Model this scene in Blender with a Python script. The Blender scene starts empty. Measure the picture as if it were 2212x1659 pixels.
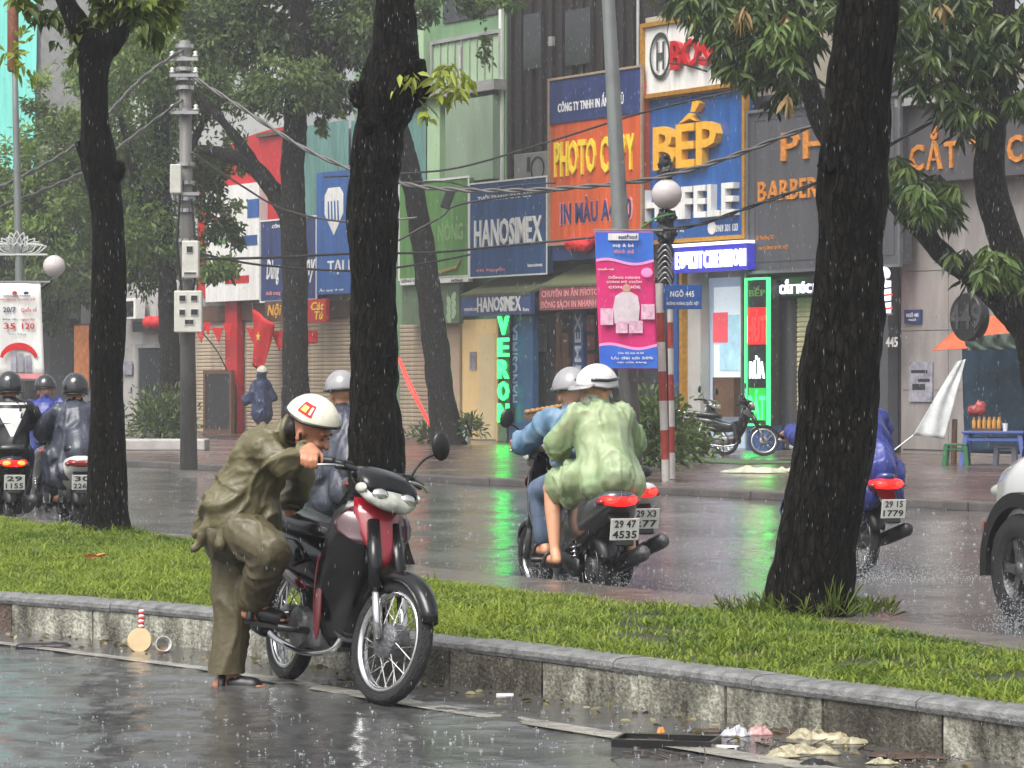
import bpy, bmesh, math, random
import numpy as np
from mathutils import Vector, Matrix, Euler, noise

R = math.radians
V = Vector
random.seed(7)
RNG = np.random.default_rng(11)
sc = bpy.context.scene
col = sc.collection

# ------------------------------------------------------------------ camera, sky, sun, exposure
F, CX, CY, H = 6500.0, 1106.0, 829.5, 1.43          # focal length and centre in photo pixels, camera height
cd = bpy.data.cameras.new('camera'); cam = bpy.data.objects.new('camera', cd); col.objects.link(cam)
cd.sensor_width = 36.0; cd.lens = 36.0 * F / 2212.0; cd.clip_end = 2000; cd.clip_start = 0.2
cam.location = (0, 0, H); cam.rotation_euler = (R(90), 0, 0); sc.camera = cam

SUN_EL, SUN_AZ = R(58), R(215)                       # overcast: a wide soft sun high behind the camera, from the left
w = bpy.data.worlds.new('World'); sc.world = w; w.use_nodes = True
nt = w.node_tree; nt.nodes.clear()
sky = nt.nodes.new('ShaderNodeTexSky'); sky.sky_type = 'NISHITA'; sky.sun_disc = False
sky.sun_elevation = SUN_EL; sky.sun_rotation = SUN_AZ; sky.dust_density = 6.0; sky.air_density = 1.0; sky.ozone_density = 1.0
hs = nt.nodes.new('ShaderNodeHueSaturation'); hs.inputs['Saturation'].default_value = 0.22
bg = nt.nodes.new('ShaderNodeBackground'); bg.inputs['Strength'].default_value = 0.15
wo = nt.nodes.new('ShaderNodeOutputWorld')
nt.links.new(sky.outputs[0], hs.inputs['Color']); nt.links.new(hs.outputs[0], bg.inputs['Color']); nt.links.new(bg.outputs[0], wo.inputs[0])
sl = bpy.data.lights.new('sun', 'SUN'); sl.energy = 1.5; sl.angle = R(35); sl.color = (1, 0.985, 0.96)
so = bpy.data.objects.new('sun', sl); col.objects.link(so)
sd = V((math.sin(SUN_AZ) * math.cos(SUN_EL), math.cos(SUN_AZ) * math.cos(SUN_EL), math.sin(SUN_EL)))
so.rotation_euler = sd.to_track_quat('Z', 'Y').to_euler()
vs = sc.view_settings; vs.view_transform = 'Standard'; vs.look = 'None'; vs.exposure = 0.66; vs.gamma = 1; vs.use_curve_mapping = False
sc.cycles.use_denoising = True
sc.cycles.max_bounces = 6; sc.cycles.diffuse_bounces = 2; sc.cycles.glossy_bounces = 3; sc.cycles.transmission_bounces = 4
sc.cycles.transparent_max_bounces = 8; sc.cycles.volume_bounces = 1; sc.cycles.sample_clamp_indirect = 6
sc.cycles.caustics_reflective = False; sc.cycles.caustics_refractive = False

# ------------------------------------------------------------------ helpers
def at(px, py, Y):
    return V(((px - CX) / F * Y, Y, H - (py - CY) / F * Y))
def gnd(px, py, z=0.0):
    return at(px, py, F * (H - z) / (py - CY))
def pxs(Y):
    return F / Y

MATS = {}
def M(name, c, rough=0.5, var=0.18, vs_=6.0, bump=0.0, bs=30.0, metal=0.0, coat=0.0, spec=0.5, emit=None, es=0.0, trans=0.0, c2=None, stretch=None, sss=0.0, rvar=0.0):
    """procedural material: base colour with soft noise towards c2 (or a darker/lighter self) and bump"""
    if name in MATS: return MATS[name]
    m = bpy.data.materials.new(name); m.use_nodes = True; n = m.node_tree; b = n.nodes['Principled BSDF']
    tc = n.nodes.new('ShaderNodeTexCoord'); src = tc.outputs['Object']
    if stretch:
        mp = n.nodes.new('ShaderNodeMapping'); mp.inputs['Scale'].default_value = stretch; n.links.new(src, mp.inputs[0]); src = mp.outputs[0]
    no = n.nodes.new('ShaderNodeTexNoise'); no.inputs['Scale'].default_value = vs_; no.inputs['Detail'].default_value = 5; no.inputs['Roughness'].default_value = 0.62
    n.links.new(src, no.inputs['Vector'])
    cr = n.nodes.new('ShaderNodeValToRGB'); cr.color_ramp.elements[0].position = 0.3; cr.color_ramp.elements[1].position = 0.7
    lo = tuple(max(0, x * (1 - var)) for x in c); hi = tuple(min(1, x * (1 + var)) for x in c)
    if c2 is not None: lo, hi = c, c2
    cr.color_ramp.elements[0].color = (*lo, 1); cr.color_ramp.elements[1].color = (*hi, 1)
    n.links.new(no.outputs['Fac'], cr.inputs[0]); n.links.new(cr.outputs[0], b.inputs['Base Color'])
    b.inputs['Roughness'].default_value = rough; b.inputs['Metallic'].default_value = metal
    b.inputs['Coat Weight'].default_value = coat; b.inputs['Coat Roughness'].default_value = 0.08
    b.inputs['Specular IOR Level'].default_value = spec
    if rvar:
        mr = n.nodes.new('ShaderNodeMapRange'); mr.inputs['To Min'].default_value = max(0.02, rough - rvar); mr.inputs['To Max'].default_value = min(1, rough + rvar)
        mr.inputs['From Min'].default_value = 0.3; mr.inputs['From Max'].default_value = 0.7
        n.links.new(no.outputs['Fac'], mr.inputs['Value']); n.links.new(mr.outputs[0], b.inputs['Roughness'])
    if trans: b.inputs['Transmission Weight'].default_value = trans
    if sss: b.inputs['Subsurface Weight'].default_value = sss; b.inputs['Subsurface Radius'].default_value = (0.02, 0.008, 0.004)
    if emit: b.inputs['Emission Color'].default_value = (*emit, 1); b.inputs['Emission Strength'].default_value = es
    if bump:
        n2 = n.nodes.new('ShaderNodeTexNoise'); n2.inputs['Scale'].default_value = bs; n2.inputs['Detail'].default_value = 6; n.links.new(src, n2.inputs['Vector'])
        bp = n.nodes.new('ShaderNodeBump'); bp.inputs['Strength'].default_value = min(1, bump); bp.inputs['Distance'].default_value = 0.02 * max(1, bump)
        n.links.new(n2.outputs['Fac'], bp.inputs['Height']); n.links.new(bp.outputs[0], b.inputs['Normal'])
    MATS[name] = m
    return m

def leafmat(name, ca, cb, rough=0.45, tl=0.25):
    """leaf colour between two greens by the per-leaf attribute 'tint'"""
    if name in MATS: return MATS[name]
    m = bpy.data.materials.new(name); m.use_nodes = True; n = m.node_tree; b = n.nodes['Principled BSDF']
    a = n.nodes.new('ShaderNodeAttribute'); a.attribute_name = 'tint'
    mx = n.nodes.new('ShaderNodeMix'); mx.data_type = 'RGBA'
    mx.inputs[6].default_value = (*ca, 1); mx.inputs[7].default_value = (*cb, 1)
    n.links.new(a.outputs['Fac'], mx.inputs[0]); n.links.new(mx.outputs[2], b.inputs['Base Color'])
    b.inputs['Roughness'].default_value = rough; b.inputs['Specular IOR Level'].default_value = 0.35
    t = n.nodes.new('ShaderNodeBsdfTranslucent'); n.links.new(mx.outputs[2], t.inputs['Color'])
    ms = n.nodes.new('ShaderNodeMixShader'); ms.inputs[0].default_value = tl
    out = n.nodes['Material Output']
    n.links.new(b.outputs[0], ms.inputs[1]); n.links.new(t.outputs[0], ms.inputs[2]); n.links.new(ms.outputs[0], out.inputs[0])
    MATS[name] = m
    return m

def tag(o, label=None, cat=None, group=None, kind=None):
    if label: o['label'] = label
    if cat: o['category'] = cat
    if group: o['group'] = group
    if kind: o['kind'] = kind
    return o
def empty(name, loc=(0, 0, 0), rz=0.0, mat=None):
    o = bpy.data.objects.new(name, None); col.objects.link(o); o.empty_display_size = 0.2
    if mat is not None: o.matrix_world = mat
    else: o.location = loc; o.rotation_euler = (0, 0, rz)
    return o
def link(name, me, mat=None, parent=None):
    if mat is not None and not me.materials: me.materials.append(mat)
    o = bpy.data.objects.new(name, me); col.objects.link(o)
    if parent is not None: o.parent = parent
    return o

class MB:
    def __init__(s): s.v = []; s.f = []
    def add(s, vs_, fs):
        k = len(s.v); s.v += [tuple(p) for p in vs_]; s.f += [tuple(i + k for i in f) for f in fs]; return s
    def box(s, x0, x1, y0, y1, z0, z1, m=None):
        p = [(x0, y0, z0), (x1, y0, z0), (x1, y1, z0), (x0, y1, z0), (x0, y0, z1), (x1, y0, z1), (x1, y1, z1), (x0, y1, z1)]
        if m is not None: p = [m @ V(q) for q in p]
        return s.add(p, [(3, 2, 1, 0), (4, 5, 6, 7), (0, 1, 5, 4), (1, 2, 6, 5), (2, 3, 7, 6), (3, 0, 4, 7)])
    def bbox(s, x0, x1, y0, y1, z0, z1, b=0.01, m=None):
        """box with chamfered edges"""
        c = V(((x0 + x1) / 2, (y0 + y1) / 2, (z0 + z1) / 2)); h = V(((x1 - x0) / 2, (y1 - y0) / 2, (z1 - z0) / 2)); b = min(b, min(h) * 0.6)
        bm = bmesh.new(); bmesh.ops.create_cube(bm, size=2)
        for q in bm.verts: q.co = V((q.co.x * h.x, q.co.y * h.y, q.co.z * h.z)) + c
        bmesh.ops.bevel(bm, geom=bm.edges[:], offset=b, segments=2, profile=0.6, affect='EDGES')
        bm.verts.index_update()
        s.add([(m @ q.co) if m is not None else q.co for q in bm.verts], [[q.index for q in f.verts] for f in bm.faces]); bm.free(); return s
    def tube(s, pts, rad, n=8, caps=True):
        pts = [V(p) for p in pts]; k = len(pts)
        if not hasattr(rad, '__len__'): rad = [rad] * k
        rings = []; up = None
        for i in range(k):
            t = (pts[min(i + 1, k - 1)] - pts[max(i - 1, 0)])
            t = t.normalized() if t.length > 1e-9 else V((0, 0, 1))
            if up is None:
                up = V((0, 0, 1)) if abs(t.z) < 0.9 else V((1, 0, 0))
            a = (up - t * up.dot(t)).normalized(); up = a; b = t.cross(a)
            rings.append([pts[i] + (a * math.cos(2 * math.pi * j / n) + b * math.sin(2 * math.pi * j / n)) * rad[i] for j in range(n)])
        return s.loft(rings, caps)
    def loft(s, rings, caps=True, closed=True):
        n = len(rings[0]); vs_ = [p for r in rings for p in r]; fs = []
        for i in range(len(rings) - 1):
            for j in range(n if closed else n - 1):
                j2 = (j + 1) % n
                fs.append((i * n + j, i * n + j2, (i + 1) * n + j2, (i + 1) * n + j))
        if caps and closed:
            fs.append(tuple(range(n - 1, -1, -1))); fs.append(tuple(range((len(rings) - 1) * n, len(rings) * n)))
        return s.add(vs_, fs)
    def lathe(s, prof, c=(0, 0, 0), axis=(0, 0, 1), n=24, a0=0, a1=360):
        ax = V(axis).normalized(); u = (V((0, 0, 1)) if abs(ax.z) < 0.9 else V((1, 0, 0))); u = (u - ax * u.dot(ax)).normalized(); w_ = ax.cross(u)
        full = abs(a1 - a0) >= 360; k = n if full else n + 1
        rings = []
        for r, h in prof:
            rings.append([V(c) + ax * h + (u * math.cos(R(a0 + (a1 - a0) * j / n)) + w_ * math.sin(R(a0 + (a1 - a0) * j / n))) * r for j in range(k)])
        return s.loft(rings, caps=False, closed=full)
    def ell(s, c, r, rot=None, nu=16, nv=10):
        rr = (r, r, r) if not hasattr(r, '__len__') else r
        vs_ = []; fs = []
        for i in range(1, nv):
            th = math.pi * i / nv
            for j in range(nu):
                ph = 2 * math.pi * j / nu
                vs_.append(V((rr[0] * math.sin(th) * math.cos(ph), rr[1] * math.sin(th) * math.sin(ph), rr[2] * math.cos(th))))
        vs_.append(V((0, 0, rr[2]))); vs_.append(V((0, 0, -rr[2])))
        for i in range(nv - 2):
            for j in range(nu):
                j2 = (j + 1) % nu
                fs.append((i * nu + j, (i + 1) * nu + j, (i + 1) * nu + j2, i * nu + j2))
        t, b = len(vs_) - 2, len(vs_) - 1
        for j in range(nu):
            fs.append((t, j, (j + 1) % nu)); fs.append((b, (nv - 2) * nu + (j + 1) % nu, (nv - 2) * nu + j))
        if rot is not None: vs_ = [rot @ p for p in vs_]
        return s.add([V(c) + p for p in vs_], fs)
    def cap(s, p0, p1, r0, r1, n=14):
        """tapered capsule, closed"""
        p0, p1 = V(p0), V(p1); d = p1 - p0
        if d.length < 1e-6: return s.ell(p0, max(r0, r1))
        t = d.normalized(); pts = []; rad = []
        for a in (-85, -60, -30, 0): pts.append(p0 + t * r0 * math.sin(R(a))); rad.append(r0 * math.cos(R(a)))
        for a in (0, 30, 60, 85): pts.append(p1 + t * r1 * math.sin(R(a))); rad.append(r1 * math.cos(R(a)))
        return s.tube(pts, rad, n)
    def prism(s, poly, y0, y1, plane='xz'):
        """polygon (two coordinates) extruded along the third"""
        n = len(poly)
        def mk(p, d): return (p[0], d, p[1]) if plane == 'xz' else ((d, p[0], p[1]) if plane == 'yz' else (p[0], p[1], d))
        return s.add([mk(p, y0) for p in poly] + [mk(p, y1) for p in poly],
                     [tuple(range(n - 1, -1, -1)), tuple(range(n, 2 * n))] + [(i, (i + 1) % n, n + (i + 1) % n, n + i) for i in range(n)])
    def dome(s, poly, y0, y1, k=0.72):
        """side panel in the xz plane: flat rim at y0, raised inner field at y1"""
        n = len(poly); cx = sum(p[0] for p in poly) / n; cz = sum(p[1] for p in poly) / n
        m1 = [(cx + (p[0] - cx) * 0.93, cz + (p[1] - cz) * 0.93) for p in poly]; m2 = [(cx + (p[0] - cx) * k, cz + (p[1] - cz) * k) for p in poly]
        r = [[(p[0], y0, p[1]) for p in poly], [(p[0], y0 + (y1 - y0) * 0.6, p[1]) for p in m1], [(p[0], y1, p[1]) for p in m2]]
        return s.loft(r, True)
    def build(s, name, mat, parent=None, smooth=False, bev=0.0, xf=None):
        me = bpy.data.meshes.new(name)
        vs_ = [tuple(xf @ V(p)) for p in s.v] if xf is not None else s.v
        me.from_pydata(vs_, [], s.f); me.validate()
        bm = bmesh.new(); bm.from_mesh(me); bmesh.ops.recalc_face_normals(bm, faces=bm.faces[:])
        if bev: bmesh.ops.bevel(bm, geom=[e for e in bm.edges if e.is_manifold and e.calc_face_angle(0) > 0.6], offset=bev, segments=2, profile=0.6, affect='EDGES')
        bm.to_mesh(me); bm.free()
        if smooth:
            me.polygons.foreach_set('use_smooth', [True] * len(me.polygons))
            if smooth == 'auto': me.set_sharp_from_angle(angle=R(40))
        return link(name, me, mat, parent)

def xsec(secs, n=16, e=2.6):
    """rings in the yz plane from (x, z, half width, half height[, y])"""
    out = []
    for q in secs:
        x, z, hw, hh = q[:4]; y = q[4] if len(q) > 4 else 0
        ring = []
        for j in range(n):
            a = 2 * math.pi * j / n; c_, s_ = math.cos(a), math.sin(a)
            ring.append(V((x, y + hw * math.copysign(abs(c_) ** (2 / e), c_), z + hh * math.copysign(abs(s_) ** (2 / e), s_))))
        out.append(ring)
    return out
def smoothpath(pts, k=6):
    pts = [V(p) for p in pts]; out = []
    for i in range(len(pts) - 1):
        p0, p1, p2, p3 = pts[max(i - 1, 0)], pts[i], pts[i + 1], pts[min(i + 2, len(pts) - 1)]
        for j in range(k):
            t = j / k
            out.append(0.5 * ((2 * p1) + (p2 - p0) * t + (2 * p0 - 5 * p1 + 4 * p2 - p3) * t * t + (3 * p1 - p0 - 3 * p2 + p3) * t ** 3))
    out.append(pts[-1]); return out

def npmesh(name, verts, faces4, mat, parent=None, tint=None, smooth=False):
    """big mesh from numpy: verts (n,3), faces (m,k)"""
    me = bpy.data.meshes.new(name); k = faces4.shape[1]; m = faces4.shape[0]
    me.vertices.add(len(verts)); me.vertices.foreach_set('co', np.ascontiguousarray(verts, dtype=np.float32).ravel())
    me.loops.add(m * k); me.loops.foreach_set('vertex_index', np.ascontiguousarray(faces4, dtype=np.int32).ravel())
    me.polygons.add(m); me.polygons.foreach_set('loop_start', np.arange(0, m * k, k, dtype=np.int32))
    if smooth: me.polygons.foreach_set('use_smooth', np.ones(m, dtype=bool))
    if tint is not None:
        a = me.attributes.new('tint', 'FLOAT', 'POINT'); a.data.foreach_set('value', np.ascontiguousarray(tint, dtype=np.float32))
    me.update(calc_edges=True)
    return link(name, me, mat, parent)

def unit(a): return a / np.maximum(np.linalg.norm(a, axis=1, keepdims=True), 1e-9)
def leaves(pos, axis, L, W, tint, name, mat, parent=None, fold=0.25):
    """one pointed, folded leaf per row: 6 vertices, 2 quads"""
    n = len(pos); axis = unit(axis); r = unit(np.cross(axis, unit(RNG.normal(size=(n, 3)) + np.array([0, 0, 0.8])))); nn = np.cross(r, axis)
    L = np.broadcast_to(L, (n,))[:, None]; W = np.broadcast_to(W, (n,))[:, None]
    tip = pos + axis * L - np.array([0, 0, 1]) * L * 0.12
    a = pos + axis * L * 0.35 + r * W * 0.5 + nn * W * fold; b = pos + axis * L * 0.35 - r * W * 0.5 + nn * W * fold
    a2 = pos + axis * L * 0.7 + r * W * 0.38 + nn * W * fold * 0.6; b2 = pos + axis * L * 0.7 - r * W * 0.38 + nn * W * fold * 0.6
    v = np.stack([pos, a, a2, tip, b2, b], 1).reshape(-1, 3)
    k = np.arange(n)[:, None] * 6
    f = np.concatenate([k + np.array([[0, 1, 2, 3]]), k + np.array([[0, 3, 4, 5]])], 0)
    return npmesh(name, v, f, mat, parent, np.repeat(tint, 6))

_tc = {}
def textmesh(body, font_shear=0.0):
    key = (body, font_shear)
    if key in _tc: return _tc[key]
    cu = bpy.data.curves.new('t', 'FONT'); cu.body = body; cu.resolution_u = 2; cu.extrude = 0.02; cu.shear = font_shear; cu.space_character = 1.05; cu.offset = 0.02
    o = bpy.data.objects.new('t', cu); col.objects.link(o)
    dg = bpy.context.evaluated_depsgraph_get(); me = bpy.data.meshes.new_from_object(o.evaluated_get(dg))
    v = [tuple(p.co) for p in me.vertices]; f = [tuple(p.vertices) for p in me.polygons]
    bpy.data.objects.remove(o); bpy.data.curves.remove(cu); bpy.data.meshes.remove(me)
    _tc[key] = (v, f); return v, f
def lettering(body, parent, x0, x1, z0, z1, y, d, mat, name='lettering', shear=0.0):
    """text in the xz plane facing -y, fitted to the rectangle; back at y, front at y-d"""
    v, f = textmesh(body, shear)
    if not v: return None
    ax = min(p[0] for p in v); bx = max(p[0] for p in v); ay = min(p[1] for p in v); by = max(p[1] for p in v)
    sx = (x1 - x0) / max(1e-6, bx - ax); sz = (z1 - z0) / max(1e-6, by - ay)
    b = MB(); b.add([(x0 + (p[0] - ax) * sx, y - (d if p[2] > 0 else 0), z0 + (p[1] - ay) * sz) for p in v], f)
    me = bpy.data.meshes.new(name); me.from_pydata(b.v, [], b.f); me.validate()
    return link(name, me, mat, parent)

def blob(prims, voxel=0.015, smooth=6, wr=0.0, ws=(6, 6, 3), clip=None, along=None):
    """union of capsules and ellipsoids grown into one continuous skin; wr = wrinkle depth"""
    b = MB()
    for q in prims:
        if q[0] == 'c': b.cap(*q[1:])
        elif q[0] == 'e': b.ell(*q[1:])
        elif q[0] == 'm': b.add(q[1], q[2])
    me = bpy.data.meshes.new('b'); me.from_pydata(b.v, [], b.f); me.validate()
    bm = bmesh.new(); bm.from_mesh(me); bmesh.ops.recalc_face_normals(bm, faces=bm.faces[:]); bm.to_mesh(me); bm.free()
    o = bpy.data.objects.new('b', me); col.objects.link(o)
    rm = o.modifiers.new('r', 'REMESH'); rm.mode = 'VOXEL'; rm.voxel_size = voxel; rm.adaptivity = 0
    if smooth:
        sm = o.modifiers.new('s', 'SMOOTH'); sm.factor = 0.5; sm.iterations = smooth
    dg = bpy.context.evaluated_depsgraph_get(); out = bpy.data.meshes.new_from_object(o.evaluated_get(dg))
    bpy.data.objects.remove(o); bpy.data.meshes.remove(me)
    if wr:
        co = [v.co.copy() for v in out.vertices]; nr = [v.normal.copy() for v in out.vertices]
        off = V((random.random() * 50, 0, 0)); Q = V((0, 0, 1)).rotation_difference(V(along).normalized()).to_matrix().transposed() if along is not None else Matrix.Identity(3)
        for v, c, n_ in zip(out.vertices, co, nr):
            c2 = Q @ c; p = V((c2.x * ws[0], c2.y * ws[1], c2.z * ws[2])) + off
            p += V((noise.noise(p * 0.6), noise.noise(p * 0.6 + V((9, 9, 9))), noise.noise(p * 0.6 + V((4, 1, 7))))) * 0.9
            k = max(0, 1 - abs(noise.noise(p)) * 2.8); k4 = max(0, 1 - abs(noise.noise(p * 0.55 + V((5, 2, 8)))) * 3.0); g = max(0, noise.noise(p * 0.35 + V((2, 6, 3))) + .35)
            v.co = c + n_ * wr * (1.1 * k ** 3 * g * 1.5 + 1.3 * k4 ** 3 + 0.7 * noise.noise(p * 0.4) - 0.4 + 0.4 * max(0, 1 - abs(noise.noise(p * 2.2)) * 3) ** 2 * (g + .2))
    if clip:
        bm = bmesh.new(); bm.from_mesh(out)
        for (pc, pn, rad, *ot) in clip:
            fs = [f for f in bm.faces if (f.calc_center_median() - pc).length < rad]
            if ot: fs = [f for f in fs if (f.calc_center_median() - pc).xy.length < 0.9 * (f.calc_center_median() - ot[0]).xy.length]
            es = list({e for f in fs for e in f.edges}); vs2 = list({v for f in fs for v in f.verts})
            bmesh.ops.bisect_plane(bm, geom=vs2 + es + fs, plane_co=pc, plane_no=pn, clear_outer=True)
        bm.to_mesh(out); bm.free()
    out.polygons.foreach_set('use_smooth', [True] * len(out.polygons))
    return out

# ------------------------------------------------------------------ the ground, roads and pavement
UF = V((0.543, -0.84, 0)).normalized()               # along the far shop fronts, to the right
NF = V((-UF.y, UF.x, 0))                             # into the shops
FO = V((3.87, 63.9, 0))
SWZ = 0.10
def roadmat(name, ca, cb, rmin, rmax, bumps, stretch=1.0, foam=0.0, spec=0.5):
    m = bpy.data.materials.new(name); m.use_nodes = True; n = m.node_tree; b = n.nodes['Principled BSDF']
    tc = n.nodes.new('ShaderNodeTexCoord'); mp = n.nodes.new('ShaderNodeMapping'); n.links.new(tc.outputs['Object'], mp.inputs[0])
    mp.inputs['Rotation'].default_value = (0, 0, -math.atan2(UF.y, UF.x)); mp.inputs['Scale'].default_value = (1 / stretch, 1, 1)
    def nz(s, d=4, src=mp):
        q = n.nodes.new('ShaderNodeTexNoise'); q.inputs['Scale'].default_value = s; q.inputs['Detail'].default_value = d; q.inputs['Roughness'].default_value = 0.6; n.links.new(src.outputs[0], q.inputs['Vector']); return q
    big = nz(0.55, 5); fine = nz(70, 3)
    cr = n.nodes.new('ShaderNodeValToRGB'); cr.color_ramp.elements[0].position = 0.35; cr.color_ramp.elements[1].position = 0.68
    cr.color_ramp.elements[0].color = (*ca, 1); cr.color_ramp.elements[1].color = (*cb, 1); n.links.new(big.outputs['Fac'], cr.inputs[0])
    base = cr.outputs[0]
    if foam:
        fn = nz(2.6, 8); f2 = nz(0.35, 3)
        ad = n.nodes.new('ShaderNodeMath'); ad.operation = 'ADD'; n.links.new(fn.outputs['Fac'], ad.inputs[0]); n.links.new(f2.outputs['Fac'], ad.inputs[1])
        fr = n.nodes.new('ShaderNodeValToRGB'); fr.color_ramp.elements[0].position = 1.0 - foam * 0.5; fr.color_ramp.elements[1].position = 1.0
        ad.use_clamp = False
        sb = n.nodes.new('ShaderNodeMath'); sb.operation = 'SUBTRACT'; n.links.new(ad.outputs[0], sb.inputs[0]); sb.inputs[1].default_value = 0.12
        n.links.new(sb.outputs[0], fr.inputs[0])
        mx = n.nodes.new('ShaderNodeMix'); mx.data_type = 'RGBA'; n.links.new(fr.outputs[0], mx.inputs[0]); n.links.new(base, mx.inputs[6]); mx.inputs[7].default_value = (0.5, 0.5, 0.49, 1); base = mx.outputs[2]
    n.links.new(base, b.inputs['Base Color'])
    mr = n.nodes.new('ShaderNodeMapRange'); mr.inputs['From Min'].default_value = 0.35; mr.inputs['From Max'].default_value = 0.68
    mr.inputs['To Min'].default_value = rmin; mr.inputs['To Max'].default_value = rmax; n.links.new(big.outputs['Fac'], mr.inputs['Value']); n.links.new(mr.outputs[0], b.inputs['Roughness'])
    b.inputs['Specular IOR Level'].default_value = spec
    prev = None
    for (s, st, dist) in bumps:
        q = nz(s, 3); bp = n.nodes.new('ShaderNodeBump'); bp.inputs['Strength'].default_value = st; bp.inputs['Distance'].default_value = dist
        n.links.new(q.outputs['Fac'], bp.inputs['Height'])
        if prev is not None: n.links.new(prev.outputs[0], bp.inputs['Normal'])
        prev = bp
    if prev is not None: n.links.new(prev.outputs[0], b.inputs['Normal'])
    MATS[name] = m; return m

m_asphalt = roadmat('wet_asphalt', (0.03, 0.031, 0.032), (0.062, 0.061, 0.06), 0.10, 0.24, [(9, 0.6, 0.02), (34, 0.6, 0.008)], 2.0)
m_water = roadmat('flood_water', (0.075, 0.075, 0.075), (0.15, 0.147, 0.142), 0.05, 0.17, [(8, 0.6, 0.016), (24, 0.6, 0.007)], 1.2)
m_pave = roadmat('wet_paving', (0.075, 0.048, 0.042), (0.12, 0.085, 0.075), 0.12, 0.36, [(5, 0.4, 0.01), (40, 0.5, 0.006)], 1.2)
m_earth = M('earth', (0.05, 0.05, 0.048), 0.8, 0.3, 2)

def sheet(name, pts, mat, kind='structure'):
    me = bpy.data.meshes.new(name); me.from_pydata([tuple(p) for p in pts], [], [tuple(range(len(pts)))])
    o = link(name, me, mat); tag(o, kind=kind); return o
sheet('ground', [(-900, -300, -0.012), (900, -300, -0.012), (900, 1200, -0.012), (-900, 1200, -0.012)], m_earth)
KO = V((1.99, 39.3, 0))                              # a point on the far pavement's kerb
def fl(u, d, z=0.0): return V((FO.x, FO.y, 0)) + UF * u - NF * d + V((0, 0, z))
KD = (V((FO.x, FO.y, 0)) - KO).dot(NF)               # pavement depth
sheet('road', [KO + UF * 70 + V((0, 0, 0)), KO - UF * 110, KO - UF * 110 - NF * 60, KO + UF * 70 - NF * 60], m_asphalt)
# far pavement: slab with a kerb step
b = MB(); a0, a1 = -110, 60
b.add([fl(a1, KD + .15, 0.0), fl(a0, KD + .15, 0.0), fl(a0, KD + .12, SWZ), fl(a1, KD + .12, SWZ), fl(a0, -14, SWZ), fl(a1, -14, SWZ)], [(0, 1, 2, 3), (3, 2, 4, 5)])
o = b.build('pavement', m_pave); tag(o, kind='structure')
m_kerbfar = M('far_kerb_stone', (0.085, 0.075, 0.07), 0.35, 0.3, 3, 0.3, 20)
kp = tag(empty('far_kerb', fl(0, KD + .27)), kind='structure')
kerbme = None
for i in range(46):
    if kerbme is None:
        o = MB().bbox(-0.985, 0.985, -0.13, 0.12, 0, SWZ + 0.012, 0.02).build('kerb_stone', m_kerbfar, kp); kerbme = o.data
    else: o = link('kerb_stone', kerbme, None, kp)
    o.location = UF * (-61 + i * 2.0); o.rotation_euler = (0, 0, math.atan2(UF.y, UF.x))

# the flooded far carriageway: a water sheet with real wavelets
def grid_noise(x, y, s, seed):
    g = np.random.default_rng(seed).random((64, 64)); X = x / s; Y = y / s
    i = np.floor(X).astype(int); j = np.floor(Y).astype(int); fx = X - i; fy = Y - j; fx = fx * fx * (3 - 2 * fx); fy = fy * fy * (3 - 2 * fy)
    def G(a, c): return g[a % 64, c % 64]
    return (G(i, j) * (1 - fx) + G(i + 1, j) * fx) * (1 - fy) + (G(i, j + 1) * (1 - fx) + G(i + 1, j + 1) * fx) * fy
MED_NEAR = [(-700, 1312), (-300, 1337), (-60, 1359), (0, 1365), (300, 1391), (470, 1410), (960, 1480), (1130, 1503), (1400, 1543), (1690, 1585), (1878, 1611), (2156, 1657), (2400, 1700), (2700, 1750)]
MED_FAR = [(-700, 1045), (-300, 1085), (0, 1118), (440, 1166), (700, 1200), (950, 1258), (1300, 1298), (1650, 1322), (2212, 1402), (2700, 1462)]
MED_STRIP = [(-700, 1042), (-300, 1081), (0, 1113), (440, 1158), (700, 1190), (940, 1226), (1300, 1262), (1650, 1300), (2212, 1376), (2700, 1440)]
def ip(tab, x): return float(np.interp(x, [p[0] for p in tab], [p[1] for p in tab]))
KZ = 0.215
uu = np.arange(-30, 30, 0.085); dd = np.arange(0.3, 25.5, 0.085)
U, D = np.meshgrid(uu, dd, indexing='ij')
base = np.array(KO)[None, None, :]
P = base + U[..., None] * np.array(UF) - D[..., None] * np.array(NF)
z = 0.006 + 0.012 * (grid_noise(U, D, 0.55, 1) + 0.6 * grid_noise(U, D, 0.27, 2) + 0.5 * grid_noise(U + 3, D, 0.17, 3) - 1.0)
z += 0.012 * np.abs(grid_noise(U * 0.6 + D * 0.3, D - U * .2, 0.7, 4) - 0.5)
P[..., 2] = np.maximum(z, 0.004) 
n0, n1 = U.shape; idx = np.arange(n0 * n1).reshape(n0, n1)
fq = np.stack([idx[:-1, :-1], idx[1:, :-1], idx[1:, 1:], idx[:-1, 1:]], -1).reshape(-1, 4)
# keep only the cells the camera's side of the world can see and beyond the median
Pc = P.reshape(-1, 3); pxx = Pc[:, 0] / Pc[:, 1] * F + CX; pyy = CY + H * F / Pc[:, 1]
ok = (pxx > -350) & (pxx < 2560) & (pyy < np.interp(pxx, [p[0] for p in MED_STRIP], [p[1] for p in MED_STRIP]) + 45)
keep = ok[fq].all(1); fq = fq[keep]; used = np.unique(fq); remap = -np.ones(len(Pc), int); remap[used] = np.arange(len(used))
tag(npmesh('water', Pc[used], remap[fq], m_water, smooth=True), kind='structure')

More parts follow.
